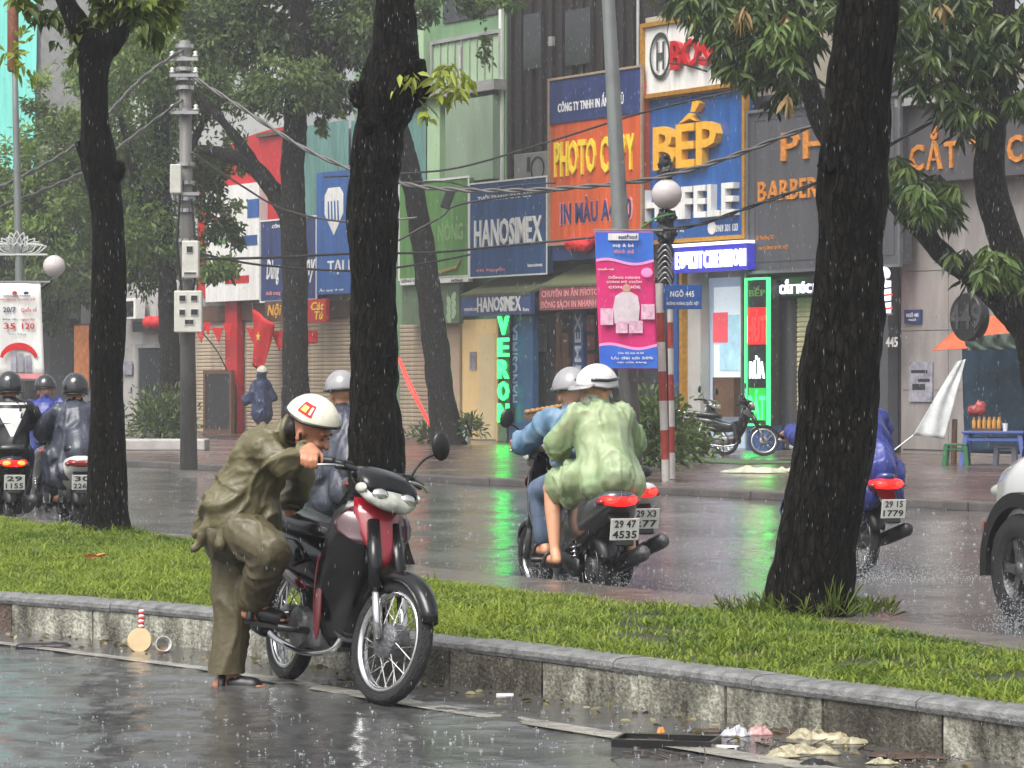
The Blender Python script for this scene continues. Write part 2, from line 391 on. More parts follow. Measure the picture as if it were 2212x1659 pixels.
# rain-beaten water film on the near road
xa = np.arange(-4.6, 4.2, 0.03); ya = np.arange(9.8, 19.5, 0.04); XA, YA = np.meshgrid(xa, ya, indexing='ij')
za = 0.014 * (grid_noise(XA, YA, 0.30, 21) + 0.7 * grid_noise(XA + .3 * YA, YA, 0.14, 22) + 0.55 * grid_noise(XA, YA * 1.3, 0.075, 23) - 1.125) * (0.35 + 1.1 * grid_noise(XA + 9, YA, 1.4, 24))
PA = np.stack([XA, YA, np.clip(0.008 + za, 0.0015, 0.018)], -1).reshape(-1, 3); n0, n1 = XA.shape; idx = np.arange(n0 * n1).reshape(n0, n1)
fa = np.stack([idx[:-1, :-1], idx[1:, :-1], idx[1:, 1:], idx[:-1, 1:]], -1).reshape(-1, 4)
pxx = PA[:, 0] / PA[:, 1] * F + CX; pyy = CY + H * F / PA[:, 1]; ok = (pyy > np.interp(pxx, [p[0] for p in MED_NEAR], [p[1] for p in MED_NEAR]) - 12)
keep = ok[fa].all(1); fa = fa[keep]; used = np.unique(fa); remap = -np.ones(len(PA), int); remap[used] = np.arange(len(used))
m_film = roadmat('wet_road_film', (0.05, 0.05, 0.05), (0.10, 0.098, 0.094), 0.05, 0.17, [(20, 0.5, 0.006), (60, 0.5, 0.003)], 2.0)
tag(npmesh('water', PA[used], remap[fa], m_film, smooth=True), kind='structure')

# the median: soil, near kerb of cast slabs, smooth far strip
m_soil = M('median_soil', (0.03, 0.032, 0.015), 0.8, 0.4, 12, 0.4, 40)
m_kerbtop = M('kerb_cap_concrete', (0.165, 0.165, 0.162), 0.42, 0.45, 14, 0.5, 60, rvar=0.12)
def kerbmat(name, ca, cb, cc, s1):
    m = bpy.data.materials.new(name); m.use_nodes = True; n = m.node_tree; b = n.nodes['Principled BSDF']
    tc = n.nodes.new('ShaderNodeTexCoord'); mp = n.nodes.new('ShaderNodeMapping'); mp.inputs['Scale'].default_value = (1, 1, 0.45); n.links.new(tc.outputs['Object'], mp.inputs[0])
    a = n.nodes.new('ShaderNodeTexNoise'); a.inputs['Scale'].default_value = s1; a.inputs['Detail'].default_value = 9; a.inputs['Roughness'].default_value = 0.7; n.links.new(mp.outputs[0], a.inputs['Vector'])
    c = n.nodes.new('ShaderNodeTexNoise'); c.inputs['Scale'].default_value = 55; c.inputs['Detail'].default_value = 4; n.links.new(tc.outputs['Object'], c.inputs['Vector'])
    r = n.nodes.new('ShaderNodeValToRGB'); r.color_ramp.elements[0].position = 0.36; r.color_ramp.elements[0].color = (*ca, 1); r.color_ramp.elements[1].position = 0.66; r.color_ramp.elements[1].color = (*cc, 1)
    e = r.color_ramp.elements.new(0.5); e.color = (*cb, 1); n.links.new(a.outputs['Fac'], r.inputs[0])
    mx = n.nodes.new('ShaderNodeMix'); mx.data_type = 'RGBA'; mx.blend_type = 'MULTIPLY'; mx.inputs[0].default_value = 0.75
    r2 = n.nodes.new('ShaderNodeValToRGB'); r2.color_ramp.elements[0].position = 0.38; r2.color_ramp.elements[0].color = (.45, .45, .42, 1); r2.color_ramp.elements[1].position = 0.6; n.links.new(c.outputs['Fac'], r2.inputs[0])
    n.links.new(r.outputs[0], mx.inputs[6]); n.links.new(r2.outputs[0], mx.inputs[7]); n.links.new(mx.outputs[2], b.inputs['Base Color'])
    b.inputs['Roughness'].default_value = 0.5
    bp = n.nodes.new('ShaderNodeBump'); bp.inputs['Strength'].default_value = 0.9; bp.inputs['Distance'].default_value = 0.012; n.links.new(c.outputs['Fac'], bp.inputs['Height']); n.links.new(bp.outputs[0], b.inputs['Normal'])
    MATS[name] = m; return m
m_kerb = kerbmat('kerb_concrete', (0.06, 0.056, 0.042), (0.27, 0.262, 0.21), (0.62, 0.61, 0.52), 4.6)
m_kerbd = kerbmat('kerb_concrete_dark', (0.03, 0.026, 0.02), (0.09, 0.08, 0.062), (0.26, 0.25, 0.2), 4)
m_kerbr = kerbmat('kerb_old_red_paint', (0.06, 0.055, 0.045), (0.15, 0.10, 0.08), (0.30, 0.09, 0.07), 5)
kerb = tag(empty('median_kerb', gnd(960, 1480)), kind='structure'); KI = V(kerb.location)
xs_ = np.arange(-700, 2700, 8.0)
Kp = [gnd(x, ip(MED_NEAR, x)) for x in xs_]
for _ in range(30): Kp = [Kp[0]] + [(Kp[i - 1] + Kp[i] * 2 + Kp[i + 1]) / 4 for i in range(1, len(Kp) - 1)] + [Kp[-1]]
Kl = [0.0]
for i in range(1, len(Kp)): Kl.append(Kl[-1] + (Kp[i] - Kp[i - 1]).length)
Kn = []
for i in range(len(Kp)):
    t = (Kp[min(i + 1, len(Kp) - 1)] - Kp[max(i - 1, 0)]).normalized(); Kn.append(V((-t.y, t.x, 0)))   # towards the grass
def kat(s):
    j = int(np.clip(np.searchsorted(Kl, s), 1, len(Kl) - 1)); f = (s - Kl[j - 1]) / max(1e-6, Kl[j] - Kl[j - 1])
    return Kp[j - 1].lerp(Kp[j], f), Kn[j - 1].lerp(Kn[j], f).normalized()
def kslab(s0, s1, prof, name, mat, k=4):
    rings = []
    for i in range(k + 1):
        p, nn = kat(s0 + (s1 - s0) * i / k); rings.append([p + nn * q[0] + V((0, 0, q[1])) - KI for q in prof])
    return MB().loft(rings).build(name, mat, kerb)
tot = Kl[-1]; s = 0.0; i = 0
bd = []
while s < tot - 0.3:
    L = random.choice([0.72, 0.9, 0.95, 0.6]); bd.append((s, min(s + L, tot))); s += L
for i, (s0, s1) in enumerate(bd):
    p, _ = kat((s0 + s1) / 2); X = p.x / p.y * F + CX
    mt = m_kerbr if X < 90 and X > -120 else (m_kerbd if (1050 < X < 1220) or (i % 5 == 3) else m_kerb)
    t = random.uniform(-.008, .008)
    kslab(s0 + .006, s1 - .006, [(0.0 + t, -0.01), (0.0 + t, 0.165), (0.09, 0.165), (0.09, -0.01)], 'kerb_slab', mt)
s = 0.2
while s < tot - 0.3:
    L = random.choice([1.0, 1.15, 0.95]); t = random.uniform(-.006, .006); dz = random.uniform(-.004, .004)
    kslab(s + .004, min(s + L, tot) - .004, [(-0.006 + t, 0.166 + dz), (-0.012 + t, 0.185 + dz), (-0.008 + t, 0.205 + dz), (0.012, 0.219 + dz), (0.05, 0.224 + dz), (0.17, 0.222 + dz), (0.17, 0.1), (0.1, 0.166 + dz)], 'kerb_cap', m_kerbtop)
    s += L
NR = [gnd(x, 0 + ip(MED_NEAR, x)) for x in xs_]
def nearline(x):                                     # inner edge of the cap, seen from above
    i = int(np.clip(round((x + 700) / 8), 0, len(Kp) - 1)); return Kp[i] + Kn[i] * 0.16
FARP = [gnd(x, ip(MED_FAR, x), KZ) for x in xs_]; STRP = [gnd(x, ip(MED_STRIP, x), KZ) for x in xs_]
nearP = [nearline(x) for x in xs_]
b = MB(); vv = []; ff = []
for i in range(0, len(xs_), 3):
    a, c = V((nearP[i].x, nearP[i].y, 0.2)), V((FARP[i].x, FARP[i].y, 0.2))
    for k in range(5): q = a.lerp(c, k / 4); vv.append((q.x, q.y, 0.2 + 0.03 * math.sin(math.pi * k / 4)))
n = len(range(0, len(xs_), 3))
ff = [(i * 5 + k, (i + 1) * 5 + k, (i + 1) * 5 + k + 1, i * 5 + k + 1) for i in range(n - 1) for k in range(4)]
tag(b.add(vv, ff).build('median_soil', m_soil, smooth=True), kind='structure')
m_strip = M('wet_stone_strip', (0.14, 0.12, 0.105), 0.16, 0.35, 5, 0.25, 60, stretch=(1, 1, 1), rvar=0.08)
strip = tag(empty('far_median_kerb', STRP[200]), kind='structure'); SI = V(strip.location)
i = 0
while i < len(xs_) - 12:
    j = i + 11; rings = []
    for k in range(i, j + 1):
        f = (0.02 if k == i else 0.0); a, c = FARP[k].copy(), STRP[k].copy()
        if k == j: a = FARP[k - 1].lerp(FARP[k], 0.93); c = STRP[k - 1].lerp(STRP[k], 0.93)
        e = (c - a).normalized()
        rings.append([a - e * 0.05 - SI - V((0, 0, .2)), a - e * 0.05 - SI, c - e * 0.03 - SI, c - SI - V((0, 0, 0.03)), c + e * 0.01 - SI - V((0, 0, .23))])
    MB().loft(rings).build('kerb_slab', m_strip, strip)
    i = j

# painted line along the near kerb
m_line = M('worn_road_paint', (0.14, 0.13, 0.115), 0.22, 0.3, 5, 0.3, 30, c2=(0.42, 0.40, 0.34))
LN = [(-300, 1372), (0, 1393), (440, 1449), (940, 1533), (1450, 1614), (1800, 1672), (2100, 1725)]
b = MB(); vv = []
pts = [gnd(x, ip(LN, x)) for x in range(-300, 2100, 40)]
for i, p in enumerate(pts):
    t = (pts[min(i + 1, len(pts) - 1)] - pts[max(i - 1, 0)]).normalized(); q = V((-t.y, t.x, 0)); wdt = 0.05 if p.x < -1.3 else 0.075
    vv += [p - q * wdt + V((0, 0, .0135)), p + q * wdt + V((0, 0, .0135))]
tag(b.add(vv, [(2 * i, 2 * i + 2, 2 * i + 3, 2 * i + 1) for i in range(len(pts) - 1)]).build('lane_line', m_line), kind='structure')
# ---- grass on the median
TREES_PX = [(230, 1150), (815, 1215), (1750, 1325)]
TP = [gnd(x, y, 0.22) for x, y in TREES_PX]
def grass(n):
    px = RNG.uniform(-420, 2420, n * 3)
    k = np.interp(px, xs_, np.arange(len(xs_))); ki = np.clip(k.astype(int), 0, len(xs_) - 2); fr = (k - ki)[:, None]
    A = np.array([list(p) for p in nearP]); C = np.array([list(p) for p in FARP])
    a = A[ki] * (1 - fr) + A[ki + 1] * fr; c = C[ki] * (1 - fr) + C[ki + 1] * fr
    wd = np.linalg.norm(c - a, axis=1); sp = np.linalg.norm(A[ki + 1] - A[ki], axis=1) + np.linalg.norm(C[ki + 1] - C[ki], axis=1)
    pr = wd * sp / a[:, 1] ** 0.6; sel = RNG.random(n * 3) < pr / np.quantile(pr, 0.9); a, c = a[sel][:n], c[sel][:n]
    t = RNG.uniform(-0.012, 1.0, len(a))[:, None]; P = a * (1 - t) + c * t; bare = grid_noise(P[:, 0] + 70, P[:, 1] * .8, 0.45, 31) * .6 + grid_noise(P[:, 0] + 70, P[:, 1], 0.16, 32) * .4; ks = RNG.random(len(P)) < np.clip((bare - .22) * 5, .12, 1); P, t = P[ks], t[ks]; P[:, 2] = 0.2 + 0.03 * np.sin(np.pi * np.clip(t[:, 0], 0, 1))
    m = len(P)
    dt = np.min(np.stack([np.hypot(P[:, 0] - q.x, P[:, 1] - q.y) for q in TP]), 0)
    cl = grid_noise(P[:, 0] + 50, P[:, 1], 0.35, 8); c2 = grid_noise(P[:, 0] + 50, P[:, 1], 0.12, 9); c3 = grid_noise(P[:, 0] + 20, P[:, 1], 1.1, 10)
    h = RNG.uniform(0.014, 0.05, m) * (0.3 + 1.2 * cl) * (0.7 + 0.5 * c3) + np.where(dt < 0.5, RNG.uniform(0, 0.10, m) * np.clip(1 - dt / 0.5, 0, 1), 0)
    tall = RNG.random(m) < 0.012; h = np.where(tall, h * 2.0, h)
    an = RNG.uniform(0, 2 * np.pi, m); d = np.stack([np.cos(an), np.sin(an), np.zeros(m)], 1); s_ = np.stack([-d[:, 1], d[:, 0], d[:, 2]], 1)
    le = (RNG.uniform(0.3, 1.9, m) * h)[:, None]; wv = (RNG.uniform(0.0035, 0.0065, m))[:, None]; up = np.array([0, 0, 1.0])
    hh = h[:, None]
    v = np.stack([P - s_ * wv, P + s_ * wv, P + up * hh * 0.62 + d * le * 0.35 + s_ * wv * 0.8, P + up * hh * 0.62 + d * le * 0.35 - s_ * wv * 0.8,
                  P + up * hh * 0.92 + d * le + s_ * wv * 0.15, P + up * hh * 0.92 + d * le - s_ * wv * 0.15], 1).reshape(-1, 3)
    k = np.arange(m)[:, None] * 6; f = np.concatenate([k + [[0, 1, 2, 3]], k + [[3, 2, 4, 5]]], 0)
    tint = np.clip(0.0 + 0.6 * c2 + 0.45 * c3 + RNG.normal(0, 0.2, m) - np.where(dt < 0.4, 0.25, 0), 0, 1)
    return v, f, np.repeat(tint, 6)
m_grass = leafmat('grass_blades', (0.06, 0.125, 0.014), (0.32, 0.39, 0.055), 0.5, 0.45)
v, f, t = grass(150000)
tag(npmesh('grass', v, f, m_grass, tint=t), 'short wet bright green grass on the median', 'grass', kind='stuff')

# ------------------------------------------------------------------ the shop fronts across the road
RZ = math.atan2(UF.y, UF.x)
def fac(px, py, off=0.0):
    """point of the photo on the plane 'off' metres in front of the shop fronts -> (distance along, height)"""
    c = V((FO.x, FO.y, 0)).dot(NF) - off
    r = V(((px - CX) / F, 1, -(py - CY) / F)); t = c / (r.x * NF.x + r.y * NF.y)
    p = r * t; return (p - FO).dot(UF), H + p.z
class Fac:
    """a thing on the facade: an Empty at the middle of its lower edge; local x along the street, -y to the street, z up"""
    def __init__(s, name, label, cat, px0, px1, pt, pb, off=0.0, group=None, base=None):
        pm, ym = (px0 + px1) / 2, (pt + pb) / 2
        s.u0 = fac(px0, ym, off)[0]; s.u1 = fac(px1, ym, off)[0]; s.zt = fac(pm, pt, off)[1]; s.zb = fac(pm, pb, off)[1] if base is None else base
        s.off = off; s.uc = (s.u0 + s.u1) / 2; s.w = s.u1 - s.u0; s.h = s.zt - s.zb
        s.e = empty(name, FO + UF * s.uc - NF * off + V((0, 0, s.zb)), RZ); tag(s.e, label, cat, group)
    def loc(s, px, py, off=None):
        off = s.off if off is None else off
        u, z = fac(px, py, off); return u - s.uc, z - s.zb
    def rect(s, px0, px1, pt, pb, off=None):
        pm, ym = (px0 + px1) / 2, (pt + pb) / 2
        return s.loc(px0, ym, off)[0], s.loc(px1, ym, off)[0], s.loc(pm, pb, off)[1], s.loc(pm, pt, off)[1]
    def panel(s, name, mat, px0, px1, pt, pb, d0, d1, parent=None, bev=0.0):
        """box from d0 to d1 metres in front of the thing's plane"""
        x0, x1, z0, z1 = s.rect(px0, px1, pt, pb)
        return MB().box(x0, x1, -d1, -d0, z0, z1).build(name, mat, parent or s.e, bev=bev)
    def box(s, name, mat, x0, x1, y0, y1, z0, z1, parent=None, bev=0.0):
        return MB().box(x0, x1, y0, y1, z0, z1).build(name, mat, parent or s.e, bev=bev)
    def text(s, body, px0, px1, pt, pb, d, depth, mat, name='lettering', parent=None, shear=0.0):
        x0, x1, z0, z1 = s.rect(px0, px1, pt, pb)
        return lettering(body, parent or s.e, x0, x1, z0, z1, -d, depth, mat, name, shear)
    def letters(s, body, px0, px1, pt, pb, d, depth, mat, gap=0.12):
        """each letter an object of its own"""
        x0, x1, z0, z1 = s.rect(px0, px1, pt, pb); wd = []
        for ch in body:
            v, _ = textmesh(ch) if ch != ' ' else ([(0, 0, 0), (.3, 0, 0)], 0); wd.append(max(p[0] for p in v) - min(p[0] for p in v))
        tot = sum(wd) + gap * (len(body) - 1); k = (x1 - x0) / tot; x = x0
        for ch, w_ in zip(body, wd):
            if ch != ' ':
                v, _ = textmesh(ch); hi = max(p[1] for p in v); lo = min(p[1] for p in v)
                sc_ = (z1 - z0) / 0.686
                lettering(ch, s.e, x, x + w_ * k, z0 + (lo * sc_ if lo > -0.03 else 0), z0 + hi * sc_ if hi > 0.72 else z1, -d, depth, mat, 'letter')
            x += (w_ + gap) * k
    def frame(s, mat, wd, d0, d1, name='frame', rect=None):
        x0, x1, z0, z1 = rect or (-s.w / 2, s.w / 2, 0, s.h)
        b = MB(); b.box(x0 - wd, x1 + wd, -d1, -d0, z1, z1 + wd); b.box(x0 - wd, x1 + wd, -d1, -d0, z0 - wd, z0)
        b.box(x0 - wd, x0, -d1, -d0, z0, z1); b.box(x1, x1 + wd, -d1, -d0, z0, z1)
        return b.build(name, mat, s.e)

def C(r, g, b_): return tuple(((x / 255) ** 2.2) for x in (r, g, b_))
m_blue = M('sign_blue', C(38, 84, 146), 0.35, 0.28, 2.5, coat=0.2, stretch=(2, 1, .2)); m_navy = M('sign_navy', C(42, 56, 100), 0.4, 0.35, 2.5, stretch=(2, 1, .2))
m_orange = M('sign_orange', C(192, 84, 42), 0.4, 0.3, 2, stretch=(2, 1, .2)); m_yel = M('letter_yellow', C(232, 200, 55), 0.4, 0.12, 4)
m_white = M('sign_white', C(216, 215, 210), 0.4, 0.16, 3, stretch=(2, 1, .3)); m_gold = M('gold_frame', C(178, 128, 48), 0.35, 0.3, 10, metal=0.3)
m_red = M('letter_red', C(185, 28, 34), 0.25, 0.15, 6, coat=0.5); m_chrome = M('brushed_metal', (0.55, 0.55, 0.55), 0.25, 0.1, 5, metal=1)
m_ylw3d = M('letter_amber', C(225, 165, 50), 0.35, 0.15, 6, coat=0.3); m_grey = M('charcoal_cladding', C(74, 74, 78), 0.45, 0.22, 2, stretch=(2, 1, .25))
m_copper = M('letter_copper', C(220, 140, 62), 0.3, 0.35, 14, metal=0.4); m_cream = M('shutter_cream', C(170, 154, 132), 0.5, 0.28, 2.5, stretch=(1.5, 1, .3))
m_wall = M('wall_pale', C(165, 162, 158), 0.7, 0.2, 1.2, 0.2, 10); m_wallg = M('wall_grey_tile', C(136, 130, 126), 0.45, 0.22, 2, stretch=(1.5, 1, .4))
m_green = M('wall_green', C(108, 140, 104), 0.6, 0.25, 1.2, stretch=(1, 1, 0.35)); m_greenl = M('wall_green_pale', C(150, 176, 140), 0.6, 0.2, 1.2, stretch=(1, 1, 0.3))
m_teal = M('corrugated_teal', C(92, 128, 122), 0.4, 0.3, 2, stretch=(1, 1, 0.2)); m_board = M('billboard_green', C(84, 126, 68), 0.45, 0.35, 2, stretch=(2, 1, .2))
m_darkb = M('dark_cladding', C(18, 15, 16), 0.6, 0.45, 1.5, stretch=(3, 1, 0.15), c2=C(44, 34, 31)); m_black = M('black_plastic', (0.012, 0.012, 0.013), 0.35, 0.2)
m_concrete = M('concrete', C(140, 140, 138), 0.65, 0.25, 3, 0.3, 18); m_glassd = M('dark_glass', (0.03, 0.033, 0.037), 0.08, 0.2)
m_redclad = M('red_cladding', C(176, 34, 40), 0.35, 0.15, 1.2); m_wood = M('brown_wood', C(92, 66, 50), 0.5, 0.3, 6, stretch=(4, 4, 0.6))
m_flag = M('red_cloth', C(190, 30, 34), 0.7, 0.2, 5); m_brown = M('brown_board', C(90, 66, 52), 0.5, 0.3, 3)
m_roof = M('mossy_roof', C(96, 92, 70), 0.7, 0.4, 4, c2=C(70, 84, 50)); m_bluecol = M('blue_column', C(42, 74, 128), 0.35, 0.15, 2)
m_lit = M('lit_white', (0.8, 0.8, 0.9), 0.4, 0.02, emit=(0.86, 0.86, 1.0), es=0.9)
m_litg = M('led_green', (0.05, 0.5, 0.1), 0.4, 0.1, emit=(0.02, 1.0, 0.10), es=3.2); m_litr = M('led_red', (0.5, 0.03, 0.03), 0.4, 0.1, emit=(1.0, 0.015, 0.015), es=2.2)
m_litw = M('led_white', (0.6, 0.7, 0.7), 0.4, 0.1, emit=(0.75, 0.95, 1.0), es=2.2); m_warm = M('warm_lit_wall', C(205, 175, 120), 0.6, 0.15, 1.0, emit=(1.0, 0.72, 0.36), es=0.14)
m_pink = M('pink_print', C(205, 130, 132), 0.5, 0.2, 6); m_poster = M('poster_print', C(170, 168, 175), 0.4, 0.3, 5, c2=C(95, 95, 110))
m_wood2 = M('door_panel_black', (0.02, 0.02, 0.022), 0.3, 0.2)

# -- buildings (walls behind the signs)
def building(name, label, px0, px1, pt, mat, depth=9.0, pb=970, off=0.0, cut=None):
    f = Fac(name, label, 'building', px0, px1, pt, pb, off, base=SWZ - 0.02)
    MB().box(-f.w / 2 + .006, f.w / 2 - .006, 0, depth, 0, f.h).build('wall', mat, f.e); return f
B0 = building('shop_building', 'dark low building behind the riders at the far left', -300, 172, 560, M('wall_dark', C(58, 56, 54), .6, .3, 1))
B1 = building('low_house', 'pale grey low house with a dark door behind a roadside tree', 174, 424, 610, m_wall)
B2 = building('shutter_shop', 'shop with cream roller shutters, a red post and red bunting', 426, 764, 300, m_wall)
B3 = building('green_house', 'tall green painted house with corrugated sheets above the green billboard', 766, 1094, -260, m_green, 10)
B5 = building('dark_tower_house', 'dark brown narrow house behind the orange copy shop sign', 1096, 1392, -320, m_darkb, 10)
B6 = building('kitchen_shop', 'kitchen shop under the tall blue sign with a lit glass front', 1394, 1612, 20, M('wall_kitchen', C(170, 160, 140), .6, .2, 1))
B7 = building('barber_shop', 'charcoal clad barber shop half hidden by the big trunk', 1614, 1944, 190, m_grey)
B8 = building('tiled_house', 'grey house wall of large square tiles with a pasted poster', 1946, 2420, 170, m_wallg)
BT = Fac('netted_building', 'tall building wrapped in turquoise safety net at the upper left', 'building', -120, 76, -160, 640, -22, base=0)
b = MB(); n = 60
prof = [(-BT.w / 2 + BT.w * i / n, 0.10 * math.sin(i * 1.9) + .05 * math.sin(i * .7)) for i in range(n + 1)]
rings = [[(x, y + 0.06 * math.sin(z * .8 + x), z) for x, y in prof] for z in np.linspace(0, BT.h, 14)]
b.loft(rings, False, False); b.build('safety_net', M('turquoise_net', C(105, 205, 190), 0.7, 0.12, 1.5, stretch=(1, 1, .2)), BT.e, smooth=True)
BT.box('wall', m_concrete, -BT.w / 2, BT.w / 2, .35, 8, 0, BT.h)
BP = Fac('pale_apartment_block', 'pale distant block with balconies right of the turquoise net', 'building', 78, 300, -100, 700, -26, base=0)
BP.box('wall', M('far_wall', C(205, 205, 200), .7, .1, 1), -BP.w / 2, BP.w / 2, 0, 8, 0, BP.h)
for k in range(5):
    BP.box('balcony', m_concrete, -BP.w / 2 + .3, BP.w / 2 - .3, -0.9, 0, 3 + k * 3.2, 3.9 + k * 3.2)
    for x in (-.25, .2): BP.box('window', m_glassd, BP.w * x - .6, BP.w * x + .6, -0.03, 0.0, 4.3 + k * 3.2, 5.7 + k * 3.2)

# -- B0: lit orange display and dark doorway
B0.panel('door', m_glassd, 110, 160, 720, 960, 0.0, 0.03)
B0.panel('awning', m_black, 95, 172, 690, 712, 0.03, 0.8)
f = Fac('display_case', 'orange glowing display case beside the left trunk', 'display case', 166, 200, 700, 840, 0.15)
f.box('case', m_brown, -f.w / 2, f.w / 2, -.1, .1, 0, f.h); f.box('screen', M('lit_orange', C(190, 110, 60), .5, .5, 5, emit=(1, .35, .1), es=.15), -f.w / 2 + .04, f.w / 2 - .04, -.11, -.1, .05, f.h - .05)
# -- B1: door, window, sign box, lanterns
d = B1.panel('door', m_glassd, 302, 384, 752, 962, 0.0, 0.02); B1.panel('door_frame', m_concrete, 296, 301, 745, 962, 0.0, 0.05); B1.panel('lintel', m_concrete, 296, 390, 742, 751, 0.0, 0.06)
f = Fac('air_conditioner', 'white boxed air conditioner on the low grey house', 'air conditioner', 262, 300, 645, 690, 0.35)
f.box('casing', m_white, -f.w / 2, f.w / 2, -.12, .2, 0, f.h, bev=.02); f.box('grille', m_black, -f.w / 2 + .12, f.w / 2 - .1, -.135, -.12, .08, f.h - .08)
for k, x in enumerate((322, 338, 354)):
    f = Fac('red_lantern', ('first', 'middle', 'last')[k] + ' of three red lanterns hanging above the dark door', 'lantern', x - 7, x + 9, 682, 712, 0.4, 'red lanterns above the dark door')
    MB().lathe([(.0, .02), (.1, .03), (.19, .12), (.21, .2), (.19, .28), (.1, .37), (0, .38)], n=16).build('shade', m_flag, f.e, True)
    MB().tube([(0, 0, .38), (0, 0, .55)], .008, 5).build('cord', m_black, f.e)
B1.panel('awning', m_black, 310, 424, 694, 716, 0.0, 0.35)
# -- B2: fascia, red cladding, post, shutters, framed board
f = Fac('fascia_board', 'white shop fascia with small coloured logos over the shutters', 'sign', 444, 560, 400, 650, 0.5)
f.box('panel', m_white, -f.w / 2, f.w / 2, 0, .4, 0, f.h)
for a_ in ((535, 560, 430, 470, m_blue), (463, 492, 515, 528, m_board), (505, 522, 512, 530, m_redclad), (528, 556, 508, 530, m_bluecol), (486, 538, 596, 612, m_redclad), (465, 500, 470, 486, m_red)): f.panel('logo', a_[4], a_[0], a_[1], a_[2], a_[3], 0.0, 0.012)
f = Fac('red_facade_panel', 'red cladding panel with a curved top above the white fascia', 'cladding', 428, 612, 288, 640, 0.25)
zz = [(-f.w / 2, 0), (f.w / 2, 0)] + [(f.w / 2 - f.w * k / 12, f.h * (1 - 0.16 * (k / 12) ** 2)) for k in range(13)]
MB().prism(zz, -0.0, 0.3).build('panel', m_redclad, f.e); f.panel('roof_trim', m_brown, 560, 612, 286, 294, .0, .1)
B2.panel('post', m_redclad, 504, 530, 652, 950, .05, .25)
def shutter(B, px0, px1, pt, pb, d, name='roller_shutter'):
    x0, x1, z0, z1 = B.rect(px0, px1, pt, pb); p = B.box(name, m_cream, x0, x1, -d, -.005, z0, z1)
    n = int((z1 - z0) / 0.10); h = (z1 - z0) / n; me = None
    for k in range(n):
        if me is None:
            o = MB().prism([(0, .008), (-.022, .02), (-.022, h * .72), (0, h - .008)], x0, x1, 'yz').build('slat', m_cream, p); me = o.data
        else: o = link('slat', me, None, p)
        o.location = (0, -d, z0 + k * h)
shutter(B2, 428, 502, 705, 958, .03); shutter(B2, 534, 762, 690, 958, .03)
B2.panel('sign_band', m_brown, 430, 762, 655, 690, .0, .12)
f = Fac('framed_board', 'black panel in a brown wooden frame standing before the left shutter', 'board', 442, 503, 800, 955, 0.5, base=SWZ)
f.box('panel', m_wood2, -f.w / 2 + .12, f.w / 2 - .12, -.02, .02, .12, f.h - .1)
for n_, (x0, x1, z0, z1) in enumerate([(-f.w / 2, -f.w / 2 + .12, 0, f.h), (f.w / 2 - .12, f.w / 2, 0, f.h), (-f.w / 2 + .12, f.w / 2 - .12, f.h - .1, f.h), (-f.w / 2 + .12, f.w / 2 - .12, 0, .12)]): f.box('frame_rail', m_wood, x0, x1, -.05, .05, z0, z1)
# bunting flags, one big flag
k = 0
for (x, y, s_) in [(432, 715, 26), (447, 705, 20), (470, 718, 24), (492, 710, 22), (545, 720, 24), (600, 728, 30), (612, 745, 24)]:
    f = Fac('bunting_flag', ['red pennant nearest the utility pole', 'small red pennant second from the utility pole', 'red pennant above the framed black board', 'red pennant just left of the red post', 'red pennant just right of the red post', 'large red pennant left of the roadside trunk', 'lower red pennant beside the roadside trunk'][k], 'flag', x - s_ / 2, x + s_ / 2, y - s_ / 2, y + s_, 0.6, 'red bunting over the shutters'); k += 1
    b = MB(); a_ = [(-f.w / 2, f.h), (f.w / 2, f.h * .92), (f.w * .1, 0)]
    b.add([(p[0], .02 * math.sin(p[1] * 9), p[1]) for p in a_] + [(p[0], .012 + .02 * math.sin(p[1] * 9), p[1]) for p in a_], [(0, 1, 2), (5, 4, 3), (0, 3, 4, 1), (1, 4, 5, 2), (2, 5, 3, 0)]); b.build('cloth', m_flag, f.e)
f = Fac('national_flag', 'large red flag hanging from a slanted pole in front of the shutters', 'flag', 545, 592, 668, 786, 0.8)
vv = []; ff = []
for i in range(9):
    for j in range(13):
        a_ = i / 8; c_ = j / 12
        vv.append((-f.w / 2 + f.w * a_ * (1 - .55 * c_), .05 * math.sin(a_ * 7 + c_ * 3), f.h * (1 - c_) - f.h * .28 * a_ * (1 - c_ * .2) + .02))
ff = [(i * 13 + j, (i + 1) * 13 + j, (i + 1) * 13 + j + 1, i * 13 + j + 1) for i in range(8) for j in range(12)]
o = MB().add(vv, ff).build('cloth', m_flag, f.e, True); o.modifiers.new('s', 'SOLIDIFY').thickness = .01
st = []
for i in range(10):
    r_ = .13 if i % 2 == 0 else .055; st.append((-.12 + r_ * math.sin(i * math.pi / 5), f.h * .5 + r_ * math.cos(i * math.pi / 5)))
MB().prism(st, -.085, -.075).build('star', m_yel, f.e)
MB().tube([(-f.w / 2 - .05, .02, f.h + .2), (-f.w / 2 + .1, .1, -.1)], .018, 6).build('pole', m_wood, f.e)
